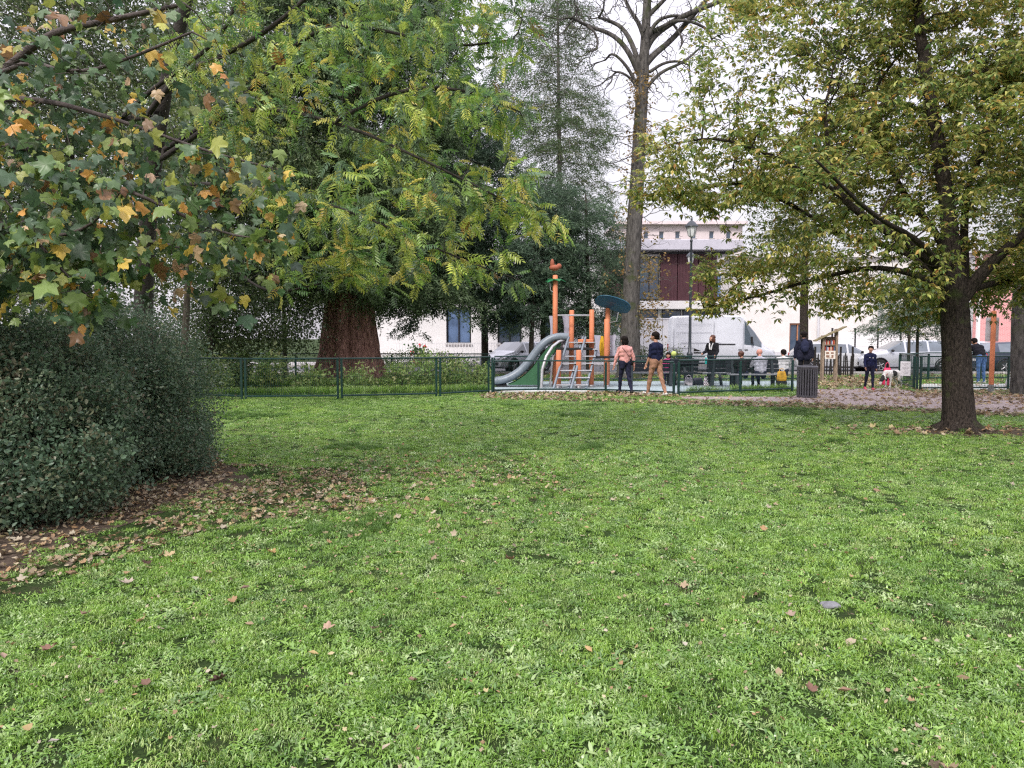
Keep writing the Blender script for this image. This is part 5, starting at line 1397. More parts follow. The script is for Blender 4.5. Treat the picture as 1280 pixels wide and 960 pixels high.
# leaves stand in loose whorls of six at the shoot ends, tips hanging
az_ = np.repeat(RNG.uniform(0, 6.28, NB), 6) + np.tile(np.arange(6) * 1.047, NB) + RNG.normal(0, .3, NB * 6)
lp = np.repeat(lp, 6, 0); ld = np.repeat(ld, 6, 0); n = len(lp)
ax = norm(np.stack([np.cos(az_), np.sin(az_), np.full(n, -.42)], 1) + ld * .35 + RNG.normal(0, .28, (n, 3)))
nm = norm(np.array([0, 0, 1.0]) + np.stack([np.cos(az_), np.sin(az_), np.zeros(n)], 1) * .35 + RNG.normal(0, .30, (n, 3)))
lp = lp + ax * .015
print('whorl leaves', n)
cols = [(30, (.31, .35, .10)), (22, (.20, .29, .09)), (20, (.43, .44, .14)), (11, (.54, .50, .17)), (3, (.56, .36, .10)), (8, (.12, .19, .08)), (1.5, (.36, .20, .07))]
# colour drifts from clump to clump
cl = vnoise(lp[:, 0] * 1.1 + 5, lp[:, 2] * 1.3, 3) * .6 + vnoise(lp[:, 1] * 1.1, lp[:, 0] * .9, 8) * .4
tn = pick_tint(cols, n) * (0.8 + .5 * cl)[:, None]; tn[:, 0] *= (0.85 + .35 * cl)
tv = np.array([[0, 0, 0], [0, .5, -.05], [0, 1, -.18], [-.22, .45, .06], [.22, .45, .06]], float); tt = np.array([[0, 1, 3], [0, 4, 1], [3, 1, 2], [1, 4, 2]])
V, T_, C = scatter(tv, tt, lp, frames(ax, nm), RNG.uniform(.075, .135, n), tn)
M_LEAF_C = leaf_mat('lawn_tree_leaf', trans=.38, rough=.42, spec=.45)
o = bpy.data.objects.new('crown', tri_mesh('crown', V, T_, M_LEAF_C, C)); link(o, rt); o['kind'] = 'stuff'

# --- maple overhanging at the left ------------------------------------------------
mb = Vector((-7.6, 8.0, 0))
mt = tree_root('maple_tree', mb, 'maple with drooping dark green and orange lobed leaves overhanging the left of the lawn')
mseeds = [([[-7.6, 8.0, 0], [-7.6, 8.0, 1.0], [-7.5, 8.0, 2.5], [-7.3, 7.9, 4.0], [-7.0, 7.8, 5.5], [-6.8, 7.7, 7.0]], [.34, .25, .22, .18, .12, .05], None)]
mseeds += [px_path([(-60, 120, 7.8), (0, 95, 7.2), (60, 40, 6.9), (140, 25, 6.7), (230, 5, 6.6)], .06, .015),
           px_path([(-80, 160, 7.8), (20, 70, 7.0), (95, 95, 6.6), (170, 70, 6.4), (240, 40, 6.4)], .03, .01),
           px_path([(-60, 250, 7.7), (0, 280, 6.4), (50, 298, 6.1), (110, 288, 6.1), (150, 240, 6.2)], .035, .008),
           px_path([(-60, 180, 7.7), (30, 180, 6.6), (100, 215, 6.2), (190, 250, 6.3), (270, 290, 6.4), (330, 300, 6.4)], .04, .006),
           px_path([(-60, 130, 7.7), (40, 120, 6.8), (150, 150, 6.5), (260, 190, 6.6), (340, 210, 6.6)], .04, .006),
           px_path([(-60, 200, 7.7), (0, 240, 6.0), (60, 320, 5.8), (110, 370, 5.8)], .03, .006)]
mblob = [(60, 150, 6.6, 130, 120, 1.3), (60, 310, 6.2, 150, 85, 1.1), (190, 240, 6.5, 120, 100, 1.2), (300, 235, 6.6, 75, 65, .9), (180, 60, 6.8, 140, 70, 1.3), (250, 340, 6.8, 95, 50, .9), (-60, 200, 6.6, 120, 200, 1.6), (60, 20, 7.0, 150, 90, 1.6), (230, 385, 6.9, 30, 18, .4), (100, 385, 6.0, 60, 30, .6)]
at = blobs(mblob, 2000, RNG)
pos, par, rad, ns = grow(mseeds, at, step=.14, di=.9, dk=.22, trop=(0, 0, -.08), jit=.25, seed=5, tip=.0032)
pos = pos - np.array(mb)
tubes('trunk', pos, par, rad, mat('maple_bark', (0.10, 0.08, 0.075), rough=.85, var=.3, scale=6, bump=.5), mt, rough=.05, seed=4)
lp, ld = twig_leaves(pos, par, rad, .008, 5.2, RNG, .07)
print('maple nodes', len(pos), 'leaves', len(lp))
wp_ = lp + np.array(mb); py_ = to_px(wp_.T)[1]; keep = RNG.uniform(0, 1, len(lp)) < np.clip(.16 + (py_ - 80) / 190, .16, 1.0) * np.where(fbm(wp_[:, 0] * 1.6, wp_[:, 2] * 1.6, 47) < .45, .35, 1); lp, ld = lp[keep], ld[keep]
if len(lp) > 10500:
    k = RNG.choice(len(lp), 10500, replace=False); lp, ld = lp[k], ld[k]
n = len(lp); lp = lp + RNG.normal(0, .05, (n, 3)) + [0, 0, -.06]
ax = norm(ld * .35 + RNG.normal(0, .45, (n, 3)) + [0, -.25, -.75]); nm = norm(RNG.normal(0, .85, (n, 3)) + [0, -.55, .75])
mcols = [(30, (.070, .125, .065)), (26, (.11, .19, .075)), (18, (.20, .29, .075)), (9, (.32, .35, .08)), (4.5, (.62, .44, .09)), (3.5, (.62, .32, .08)), (3, (.56, .40, .24)), (2.5, (.24, .13, .06))]
sz = RNG.choice([.07, .09, .115, .15], n, p=[.25, .3, .3, .15]) * RNG.uniform(.85, 1.15, n)
tmpl = [t_maple(.16, 1), t_maple(.30, 2), t_maple(.05, 3)]
wp = lp + np.array(mb); key = wp[:, 1] - sz * 8
inview = np.array([(-5 < to_px(p)[0] < 1285 and -5 < to_px(p)[1] < 965) for p in wp])
order = np.argsort(np.where(inview, key, 99)); hero = np.zeros(n, bool); hero[order[:290]] = True
M_LEAF_M = leaf_mat('maple_leaf', trans=.28, rough=.38, spec=.5)
ci = RNG.choice(len(mcols), n, p=np.array([c[0] for c in mcols]) / sum(c[0] for c in mcols))
tn = pick_tint(mcols, n, .2, idx=ci)
Vs, Ts, Cs = [], [], []; off = 0
sel = RNG.integers(0, 3, n)
for v in range(3):
    m_ = (~hero) & (sel == v)
    V, T_, C = scatter(tmpl[v][0], tmpl[v][1], lp[m_], frames(ax[m_], nm[m_]), sz[m_], tn[m_])
    Vs.append(V); Ts.append(T_ + off); Cs.append(C); off += len(V)
o = bpy.data.objects.new('foliage', tri_mesh('foliage', np.concatenate(Vs), np.concatenate(Ts), M_LEAF_M, np.concatenate(Cs))); link(o, mt); o['kind'] = 'stuff'
cache = {}
fr = frames(ax, nm)
def place_leaves(idx, root, tmpl_, sel_, ci_, cols_, mt_, tag_):
    for i in idx:
        kk = (int(sel_[i]), int(ci_[i]), int(i) % 2)
        if kk not in cache_[tag_]:
            c = np.clip(np.array(cols_[kk[1]][1]) * (1.12 if kk[2] else .9), 0, .95)
            tv_, tt_ = tmpl_[kk[0]]
            cache_[tag_][kk] = tri_mesh('leaf', tv_, tt_, mt_, np.repeat(c[None], len(tv_), 0))
        o = bpy.data.objects.new('leaf', cache_[tag_][kk])
        F_ = fr[i]; M4 = Matrix(((F_[0][0], F_[1][0], F_[2][0]), (F_[0][1], F_[1][1], F_[2][1]), (F_[0][2], F_[1][2], F_[2][2])))
        o.rotation_euler = M4.to_euler(); o.location = lp[i]; o.scale = (sz[i],) * 3
        link(o, root)
cache_ = {'m': {}, 'w': {}}
place_leaves(np.where(hero)[0], mt, tmpl, sel, ci, mcols, M_LEAF_M, 'm')

# --- tree with feathered leaves, middle left -----------------------------------------
wbp = Vector((-5.6, 11.2, 0))
wt = tree_root('walnut_tree', wbp, 'tree with long feathered yellow green leaves reaching from the left to above the slide')
ws = [([[-5.6, 11.2, 0], [-5.6, 11.2, .8], [-5.5, 11.1, 2.4], [-5.2, 10.8, 3.8], [-4.8, 10.5, 5.2], [-4.2, 10.2, 6.6], [-3.8, 10, 8.0]], [.20, .15, .13, .11, .09, .06, .02], None)]
ws += [px_path([(180, 150, 10.6), (220, 95, 10), (300, 60, 9.4), (360, 20, 9.2), (420, -40, 9.0)], .045, .02),
       px_path([(150, 150, 10.7), (185, 115, 9.6), (250, 70, 9.2), (285, 35, 9.0), (300, -20, 9.0)], .035, .018),
       px_path([(200, 200, 10.6), (280, 145, 9.6), (335, 90, 9.2), (395, 33, 9.0), (470, 34, 9.0), (560, 60, 9.0), (640, 50, 9.0)], .042, .010),
       px_path([(200, 190, 10.6), (300, 130, 9.4), (420, 150, 8.9), (540, 205, 8.9), (640, 255, 9.0), (700, 290, 9.2)], .036, .007),
       px_path([(190, 230, 10.7), (300, 230, 9.6), (400, 250, 9.0), (500, 290, 8.9), (590, 330, 9.0), (650, 350, 9.2)], .032, .007),
       px_path([(180, 300, 10.8), (280, 320, 9.4), (330, 370, 9.0), (400, 355, 9.0), (440, 345, 9.0)], .03, .008),
       px_path([(420, 150, 8.9), (500, 110, 8.7), (580, 110, 8.8), (650, 140, 9.0)], .03, .008)]
wblob = [(430, 90, 9.2, 130, 110, 1.6), (540, 120, 9.0, 105, 110, 1.4), (610, 70, 9.0, 55, 80, .9), (655, 60, 9.0, 30, 75, .5), (590, 215, 9.0, 95, 70, 1.2), (660, 270, 9.1, 50, 42, .8), (460, 260, 9.0, 140, 80, 1.5), (380, 320, 9.0, 80, 50, 1.1), (500, 335, 9.0, 85, 38, 1.0), (590, 325, 9.1, 60, 30, .8), (660, 342, 9.2, 26, 22, .4), (320, 80, 9.6, 110, 110, 1.5), (330, 200, 9.3, 90, 90, 1.3), (500, -60, 9.2, 180, 90, 2.0)]
at = blobs(wblob, 1900, RNG)
pos, par, rad, ns = grow(ws, at, step=.16, di=1.0, dk=.24, trop=(.05, 0, -.10), jit=.22, seed=9, tip=.0035)
pos = pos - np.array(wbp)
tubes('trunk', pos, par, rad, mat('walnut_bark', (0.045, 0.038, 0.034), rough=.9, var=.3, scale=6, bump=.5), wt, rough=.05, seed=6)
lp, ld = twig_leaves(pos, par, rad, .008, 3.6, RNG, .05)
wp_ = lp + np.array(wbp); keep = RNG.uniform(0, 1, len(lp)) < np.where(fbm(wp_[:, 0] * 1.2 + wp_[:, 1], wp_[:, 2] * 1.5, 57) < .43, .3, 1); lp, ld = lp[keep], ld[keep]
print('walnut nodes', len(pos), 'leaves', len(lp))
if len(lp) > 8000:
    k = RNG.choice(len(lp), 8000, replace=False); lp, ld = lp[k], ld[k]
n = len(lp); ax = norm(ld * .5 + RNG.normal(0, .6, (n, 3)) + [.3, -.10, -.28]); nm = norm(RNG.normal(0, .5, (n, 3)) + [0, -.35, 1.0])
wcols = [(28, (.23, .36, .08)), (22, (.40, .49, .10)), (11, (.58, .59, .14)), (4, (.66, .56, .13)), (20, (.15, .27, .09)), (13, (.14, .23, .13)), (1.0, (.36, .2, .06))]
sz = RNG.uniform(.14, .27, n); sel = RNG.integers(0, 4, n)
tmpl = [t_pinnate(6, .27, .40, .30, 1), t_pinnate(7, .25, .38, .45, 2), t_pinnate(5, .30, .42, .2, 3), t_pinnate(6, .28, .38, .6, 4)]
wp = lp + np.array(wbp); key = wp[:, 1]
# yellowing gathers low and at the outside, deeper greens above
pr = np.clip(.5 + .5 * (vnoise(wp[:, 0] * 1.6, wp[:, 2] * 1.6, 4) - .5) * 2 + (3.4 - wp[:, 2]) * .10, 0, 1)
W_ = np.array([c[0] for c in wcols], float)
ci = np.array([RNG.choice(7, p=(lambda q: q / q.sum())(W_ * np.array([1, .4 + 1.3 * x, .2 + 1.8 * x, .1 + 2 * x, 1.5 - x, 1.6 - 1.3 * x, 1]))) for x in pr])
tn = pick_tint(wcols, n, .15, idx=ci)
inview = np.array([(0 < to_px(p)[0] < 1280 and 0 < to_px(p)[1] < 960) for p in wp])
order = np.argsort(np.where(inview, key, 99)); hero = np.zeros(n, bool); hero[order[:290]] = True
M_LEAF_W = leaf_mat('feathered_leaf', trans=.40, rough=.30, spec=.6)
Vs, Ts, Cs = [], [], []; off = 0
for v in range(4):
    m_ = (~hero) & (sel == v)
    V, T_, C = scatter(tmpl[v][0], tmpl[v][1], lp[m_], frames(ax[m_], nm[m_]), sz[m_], tn[m_])
    Vs.append(V); Ts.append(T_ + off); Cs.append(C); off += len(V)
o = bpy.data.objects.new('foliage', tri_mesh('foliage', np.concatenate(Vs), np.concatenate(Ts), M_LEAF_W, np.concatenate(Cs))); link(o, wt); o['kind'] = 'stuff'
fr = frames(ax, nm)
place_leaves(np.where(hero)[0], wt, tmpl, sel, ci, wcols, M_LEAF_W, 'w')

# --- sprays for crowns farther away ---------------------------------------------------
def spray_mesh(name, m, n, ln, w, spread, kind='leafy', seed=0):
    rng = np.random.default_rng(seed)
    if kind == 'leafy':
        p = rng.normal(0, spread, (n, 3)); ax = norm(rng.normal(0, .8, (n, 3)) + [0, 0, -.3]); nm = norm(rng.normal(0, .7, (n, 3)) + [0, 0, 1])
        tv, tt = t_ellip(w, .1, .12); tt = tt[:4] if n > 24 else tt
        V, T_, C = scatter(tv, tt, p, frames(ax, nm), ln * rng.uniform(.7, 1.2, n), np.ones((n, 3)))
    else:   # needle-clad twig: a drooping shoot with side shoots clothed in fine needles
        P_ = []; A_ = []
        for s in range(9):
            a = rng.uniform(-1.0, 1.0); L = spread * rng.uniform(.6, 1.3); o = np.array([0, s * spread * .16, -(s * .04) ** 2])
            d = norm(np.array([math.sin(a * 1.3), math.cos(a) * .8, rng.uniform(-.35, .05)]))
            for t in np.linspace(.05, 1, max(3, n // 9)):
                P_.append(o + d * L * t + [0, 0, -.25 * L * t * t]); A_.append(norm(d + rng.normal(0, .7, 3)))
        P_ = np.array(P_); A_ = np.array(A_); k = len(P_); nm = norm(rng.normal(0, .8, (k, 3)) + [0, 0, .6])
        tv, tt = t_diamond(w, .03)
        V, T_, C = scatter(tv, tt, P_, frames(A_, nm), ln * rng.uniform(.7, 1.2, k), np.ones((k, 3)))
    return tri_mesh(name, V, T_, m)
def far_tree(name, base, label, seeds, bl, nat, step, leafm, bark, kind='leafy', ln=.09, w=.45, nl=14, spread=.16, per=1.2, rmax=.02, seed=1, cat='tree', trop=(0, 0, 0), tip=.006, dk=.35, scl=(.8, 1.3), group=None, maxn=40000, bmat=None, extra=0):
    root = tree_root(name, base, label, cat, group)
    at = blobs(bl, nat, np.random.default_rng(seed + 50))
    pos, par, rad, ns = grow(seeds, at, step=step, di=step * 6, dk=max(dk, step * 1.3), trop=trop, jit=.25, seed=seed, tip=tip)
    pos = pos - np.array(base)
    tubes('trunk', pos, par, rad, bark, root, rough=.05, seed=seed)
    if leafm is None: return root, pos, par, rad
    rng = np.random.default_rng(seed + 99)
    lp, ld = twig_leaves(pos, par, rad, rmax, per, rng, step * .45)
    if len(lp) > maxn: k = rng.choice(len(lp), maxn, replace=False); lp, ld = lp[k], ld[k]
    n = len(lp)
    meshes = [spray_mesh(name + '_spray', leafm, nl, ln, w, spread, kind, seed * 10 + i) for i in range(4)]
    coll = proto_collection(name + '_sprays', meshes)
    if kind == 'leafy': rot = rng.uniform(0, 6.28, (n, 3))
    else: rot = np.stack([rng.normal(-.15, .25, n), rng.normal(0, .25, n), np.arctan2(-ld[:, 0] , ld[:, 1]) + rng.normal(0, .5, n)], 1)
    g = gn_scatter('crown', lp, rot, rng.uniform(*scl, n), coll, 4, root, rng); g['kind'] = 'stuff'
    print(name, 'nodes', len(pos), 'sprays', n)
    return root, pos, par, rad
def ramp(*c): return [(i / max(1, len(c) - 1), x) for i, x in enumerate(c)]
LM_DARK = leaf_mat('dark_evergreen_leaf', 'inst', ramp((.06, .10, .045), (.09, .14, .055), (.15, .19, .07), (.08, .125, .055)), trans=.35, rough=.35, spec=.5)
LM_MID = leaf_mat('mid_green_leaf', 'inst', ramp((.06, .10, .03), (.10, .15, .04), (.16, .18, .05), (.05, .09, .035)), trans=.35)
LM_NEED = leaf_mat('dark_needles', 'inst', ramp((.070, .115, .075), (.10, .16, .10), (.14, .21, .13), (.08, .135, .09)), trans=.28, rough=.5, spec=.3)
LM_SEQ = leaf_mat('redwood_needles', 'inst', ramp((.08, .13, .065), (.12, .18, .085), (.16, .22, .10), (.09, .15, .075)), trans=.15, rough=.5, spec=.3)
LM_LARCH = leaf_mat('grey_green_needles', 'inst', ramp((.09, .145, .065), (.13, .19, .085), (.08, .13, .065), (.19, .20, .11)), trans=.3, rough=.6, spec=.2)
LM_AUT = leaf_mat('autumn_brown_leaf', 'inst', ramp((.20, .17, .06), (.32, .20, .08), (.14, .14, .05), (.42, .26, .10)), trans=.35)

# giant redwood with fluted trunk
D = 27.5; sb = gx(436, D)
sq = tree_root('giant_redwood', sb, 'giant redwood with massive fluted reddish trunk behind the green mesh fence')
rng = np.random.default_rng(4); K = 72; zs_ = np.concatenate([np.linspace(0, 1.2, 10), np.linspace(1.4, 20, 40)]); V = []; T_ = []
for i, z in enumerate(zs_):
    r0 = .80 + .30 * math.exp(-z / .9) + .22 * math.exp(-z / 3.5); r0 *= max(.12, 1 - z / 24)
    for k in range(K):
        a = 2 * math.pi * k / K
        fl = .075 * abs(math.sin(a * 5 + .9 * math.sin(z * .35) + .4)) + .045 * math.sin(a * 11 + z * .5) + .030 * math.sin(a * 23 - z * .3) + .02 * rng.uniform(-1, 1)
        fl *= 1 + .8 * math.exp(-z / .8)
        r = r0 * (1 + fl)
        V.append((r * math.cos(a) + .012 * z, r * math.sin(a), z - .05))
for i in range(len(zs_) - 1):
    for k in range(K):
        a = i * K + k; b = i * K + (k + 1) % K; T_ += [(a, b, b + K), (a, b + K, a + K)]
o = bpy.data.objects.new('trunk', tri_mesh('trunk', np.array(V), np.array(T_), BK_SEQ, smooth=True)); link(o, sq)
seq_seeds = [([[sb.x, D, 2.5], [sb.x + .1, D, 8], [sb.x + .2, D, 18]], .3, .1)]
for i in range(26):
    a = i * 2.4; z = 3.6 + i * .5; r = 4.6 * (1 - (z - 3.5) / 26); dx, dy = math.cos(a), math.sin(a)
    seq_seeds.append(([[sb.x + dx * .5, D + dy * .5, z], [sb.x + dx * r * .5, D + dy * r * .5, z - .1], [sb.x + dx * r, D + dy * r, z - .8]], .10, .02))
pos, par, rad, ns = grow(seq_seeds, blobs([(435, 345, D, 150, 42, 4.4), (435, 240, D, 160, 90, 4.5), (445, 80, D, 140, 150, 4.0), (450, -60, D, 120, 120, 3.5)], 2600, rng), step=.36, di=2.2, dk=.5, trop=(0, 0, -.12), seed=21, tip=.008)
pos = pos - np.array(sb)
tubes('branches', pos, par, rad, BK_DARK, sq, seed=3)
lp, ld = twig_leaves(pos, par, rad, .03, 3.6, rng, .22); n = len(lp); print('redwood sprays', n)
coll = proto_collection('redwood_sprays', [spray_mesh('redwood_spray', LM_SEQ, 72, .12, .30, .38, 'needle', 70 + i) for i in range(4)])
g = gn_scatter('crown', lp, np.stack([rng.normal(-.35, .3, n), rng.normal(0, .3, n), np.arctan2(-ld[:, 0], ld[:, 1]) + rng.normal(0, .6, n)], 1), rng.uniform(.8, 1.4, n), coll, 4, sq, rng); g['kind'] = 'stuff'

def stem(px, D, pts, r0, r1): # trunk from the ground through points
    b = gx(px, D); return [(([list(b)] + [list(P(x, y, D + dd)) for x, y, dd in pts]), r0, r1)]
far_tree('evergreen_tree', gx(70, 18), 'dense dark evergreen tree behind the maple at the far left',
         stem(70, 18, [(72, 400, 0), (80, 300, 0), (90, 150, 0), (95, 0, 0)], .22, .05), [(60, 330, 18, 190, 110, 2.4), (190, 400, 18, 60, 50, 1.2), (110, 150, 18, 190, 130, 2.6), (90, 10, 18, 190, 110, 2.6), (-60, 250, 18, 120, 200, 2.5)], 2200, .30, LM_DARK, BK_DARK, nl=30, ln=.11, spread=.24, per=1.9, seed=31, maxn=17000)
far_tree('evergreen_tree', gx(262, 23.5), 'dark leafy evergreen between the two thin stems behind the fence at left',
         stem(262, 23.5, [(264, 420, 0), (270, 340, 0), (280, 240, 0)], .14, .04), [(320, 400, 24, 92, 52, 1.9), (260, 420, 25, 60, 45, 1.6), (380, 410, 26, 40, 50, 1.2), (290, 320, 24, 95, 75, 2.2), (300, 220, 24, 110, 90, 2.4), (250, 120, 24, 130, 120, 2.5)], 2200, .30, LM_DARK, BK_DARK, nl=28, ln=.12, spread=.26, per=1.7, seed=33, maxn=14000)
far_tree('young_tree', gx(230, 15), 'young tree with slim dark stem just right of the big shrub',
         stem(230, 15, [(230, 440, 0), (233, 390, 0), (238, 300, 0), (240, 180, 0)], .10, .02), [(235, 290, 15, 80, 70, 1.5), (240, 180, 15, 90, 90, 1.6)], 500, .24, LM_MID, BK_DARK, nl=18, ln=.09, spread=.16, per=.9, seed=35)
far_tree('hazel_tree', gx(356, 27), 'slender grey stemmed tree left of the giant redwood',
         stem(356, 27, [(356, 440, 0), (355, 390, 0), (352, 300, 0)], .11, .03), [(350, 330, 27, 70, 60, 1.8), (345, 240, 27, 90, 80, 2.0)], 600, .30, LM_MID, BK_PLANE, nl=18, ln=.10, spread=.2, per=1.0, seed=36)
far_tree('cedar_tree', gx(606, 33), 'dark green conifer with hanging branches in front of the low white building',
         stem(606, 33, [(606, 420, 0), (604, 340, 0), (600, 240, 0), (598, 120, 0)], .17, .05), [(555, 345, 32, 85, 30, 2.2), (570, 280, 32, 85, 60, 2.6), (580, 180, 32, 60, 80, 2.2), (640, 350, 31.5, 45, 32, 1.6), (615, 378, 31.5, 28, 20, 1.0), (520, 378, 31.5, 40, 24, 1.0), (505, 400, 31.5, 26, 16, .8)], 1500, .34, LM_NEED, BK_DARK, kind='needle', nl=80, ln=.14, w=.28, spread=.42, per=2.6, seed=37, trop=(0, 0, -.1), maxn=7000)
for i, (px, py1, lbl) in enumerate([(664, 300, 'dark conifer stem standing behind the top of the slide'), (678, 280, 'second dark conifer stem close behind the tall orange post')]):
    far_tree('conifer_tree', gx(px, 31 + i), lbl, stem(px, 31 + i, [(px, 430, 0), (px + 2, 380, 0), (px + 3, py1, 0)], .13, .03), [(px - 4 + 14 * i, 375, 31 + i, 38, 36, 1.6), (px + 14 * i, 320, 31 + i, 36, 45, 1.5), (px + 12 * i, 250, 31 + i, 30, 40, 1.3)], 500, .30, LM_NEED, BK_DARK, kind='needle', nl=66, ln=.14, w=.24, spread=.38, per=1.6, seed=40 + i, group=None, maxn=4000)
far_tree('spruce_tree', gx(737, 33), 'broad dark spruce behind the climbing frame and beside the bare tree',
         stem(737, 33, [(737, 430, 0), (735, 350, 0), (732, 240, 0)], .18, .03), [(738, 392, 33, 58, 32, 2.2), (735, 335, 33, 58, 48, 2.2), (728, 285, 33, 46, 42, 1.8), (722, 255, 33, 20, 26, 1.0)], 1500, .30, LM_NEED, BK_DARK, kind='needle', nl=70, ln=.14, w=.22, spread=.42, per=1.4, seed=44, trop=(0, 0, -.05), maxn=7000)
far_tree('larch_tree', gx(700, 40), 'tall thin grey green larch rising beside the bare plane tree',
         stem(700, 40, [(700, 400, 0), (700, 250, 0), (698, 100, 0), (697, -60, 0)], .20, .03), [(697, 50, 40, 46, 110, 2.2), (700, 170, 40, 66, 70, 3.0), (705, 240, 40, 62, 50, 2.6), (645, 120, 40, 34, 110, 1.8), (690, 280, 40, 50, 40, 2)], 3000, .36, LM_LARCH, BK_GREY, kind='needle', nl=40, ln=.14, w=.22, spread=.40, per=1.8, rmax=.04, seed=46, tip=.010, maxn=12000)

# bare plane tree
D = 29.5; pbase = gx(786, D)
pl = tree_root('plane_tree', pbase, 'tall nearly bare plane tree with knuckled limbs rising behind the climbing frame')
ps = [([list(pbase)] + [list(P(x, y, D)) for x, y in [(786, 465), (787, 430), (789, 360), (792, 300), (795, 250), (799, 180), (803, 110), (806, 60), (809, 0), (812, -70)]], [.58, .44, .35, .32, .30, .275, .25, .22, .18, .15, .09], None)]
for pts, a, b in [([(802, 100), (795, 65), (780, 35), (760, 25), (748, 22)], .12, .04), ([(800, 95), (785, 62), (765, 42), (735, 33), (715, 22)], .12, .04), ([(796, 105), (782, 80), (765, 65), (757, 75)], .08, .03),
                  ([(803, 70), (815, 45), (840, 28), (865, 15), (905, 0)], .17, .07), ([(806, 55), (820, 25), (845, 18), (870, 25)], .09, .04), ([(800, 90), (815, 70), (840, 50), (870, 15), (900, -20)], .15, .06),
                  ([(808, 60), (800, 30), (785, 10), (775, -20)], .10, .05), ([(812, 90), (830, 78), (850, 76), (862, 82)], .07, .03), ([(808, 110), (825, 90), (855, 78), (880, 55)], .08, .03), ([(815, 40), (850, 22), (885, 35), (890, 50)], .08, .03), ([(800, 120), (790, 98), (772, 88), (765, 95)], .06, .03),
                  ([(810, 20), (830, 0), (850, -20)], .1, .05), ([(840, 28), (855, 50), (850, 60)], .05, .025), ([(742, 38), (748, 52), (746, 62)], .05, .03)]:
    ps.append(([list(P(x, y, D + .25 * math.sin(i * 1.7 + a * 30) * i)) for i, (x, y) in enumerate(pts)], a, b))
pblob = [(725, 30, D, 75, 70, 2.0), (880, 15, D, 90, 70, 2.2), (800, 5, D, 95, 60, 2.2), (750, 110, D, 50, 60, 1.5), (850, 100, D, 50, 60, 1.5), (770, 200, D, 30, 70, 1.2), (835, 230, D, 30, 90, 1.2), (830, 330, D, 28, 50, 1.0)]
at = blobs(pblob, 3600, np.random.default_rng(8))
pos, par, rad, ns = grow(ps, at, step=.22, di=1.8, dk=.30, trop=(0, 0, .05), jit=.35, seed=12, tip=.011)
pos = pos - np.array(pbase)
tubes('trunk', pos, par, rad, BK_PLANE, pl, rough=.05, seed=8, nmax=18)
rng = np.random.default_rng(77)
lp = np.array([list(P(801 + rng.normal(0, 7), y, D + rng.normal(0, .3))) for y in rng.uniform(90, 195, 150)] + [list(P(812 + rng.normal(0, 11), y, D + rng.normal(0, .4))) for y in rng.uniform(320, 425, 90)]
              + [list(P(x, y, D)) for x, y in zip(rng.normal(790, 10, 60), rng.uniform(190, 420, 60))]) - np.array(pbase)
coll = proto_collection('plane_sprays', [spray_mesh('plane_spray', LM_AUT, 9, .13, .5, .12, 'leafy', 700 + i) for i in range(4)])
g = gn_scatter('foliage', lp, rng.uniform(0, 6.28, (len(lp), 3)), rng.uniform(.7, 1.2, len(lp)), coll, 4, pl, rng); g['kind'] = 'stuff'

far_tree('street_tree', gx(1005, 31), 'straight dark trunk of a tree behind the man with the rucksack',
         stem(1005, 31, [(1005, 440, 0), (1005, 390, 0), (1006, 330, 0), (1006, 260, 0)], [.20, .18, .16, .1, .05], None), [(1000, 310, 31, 75, 50, 2.2), (1010, 250, 31, 80, 60, 2.4)], 700, .32, LM_MID, BK_CHERRY, nl=20, ln=.11, spread=.2, per=1.1, seed=51, maxn=4000)
for i, (px, DD, lbl) in enumerate([(1136, 29.5, 'small dark conifer with thin stem behind the green fence, nearer the child'), (1146.5, 30.2, 'small dark conifer with thin stem, right of its twin and left of the single trunk')]):
    far_tree('small_conifer', gx(px, DD), lbl, stem(px, DD, [(px, 440, 0), (px + 1, 405, 0), (px + 3, 350, 0)], .075, .03),
             [(1118 + 38 * i, 404, DD, 38, 17, 1.1), (1130 + 30 * i, 385, DD, 42, 20, 1.2), (1140 + 20 * i, 358, DD, 38, 24, 1.1)], 520, .22, LM_NEED, BK_DARK, kind='needle', nl=54, ln=.10, w=.2, spread=.28, per=1.6, seed=54 + i, maxn=3000)
rb = G(1277, 494)
far_tree('edge_tree', rb, 'grey flaking trunk of a tree at the right edge beside the white sack',
         [([list(rb)] + [list(P(x, y, rb.y)) for x, y in [(1276, 488), (1275, 470), (1274, 430), (1275, 380), (1278, 320), (1284, 250)]], [.36, .27, .235, .215, .20, .16, .10], None)],
         [(1290, 320, 21, 60, 55, 2.0), (1300, 240, 21, 80, 70, 2.2), (1262, 385, 20.6, 30, 14, .6)], 700, .26, LM_MID, BK_PLANE, nl=18, ln=.10, spread=.16, per=1.0, seed=58, maxn=4000)
far_tree('background_tree', gx(470, 60), 'leafy tree far off beyond the low white building', stem(470, 60, [(470, 380, 0), (470, 250, 0)], .3, .1), [(450, 300, 60, 90, 60, 4), (520, 330, 60, 60, 45, 3.5), (600, 340, 60, 55, 40, 3.5)], 900, .6, LM_MID, BK_DARK, nl=30, ln=.25, spread=.45, per=1.4, seed=60, maxn=4000, tip=.02, rmax=.05)

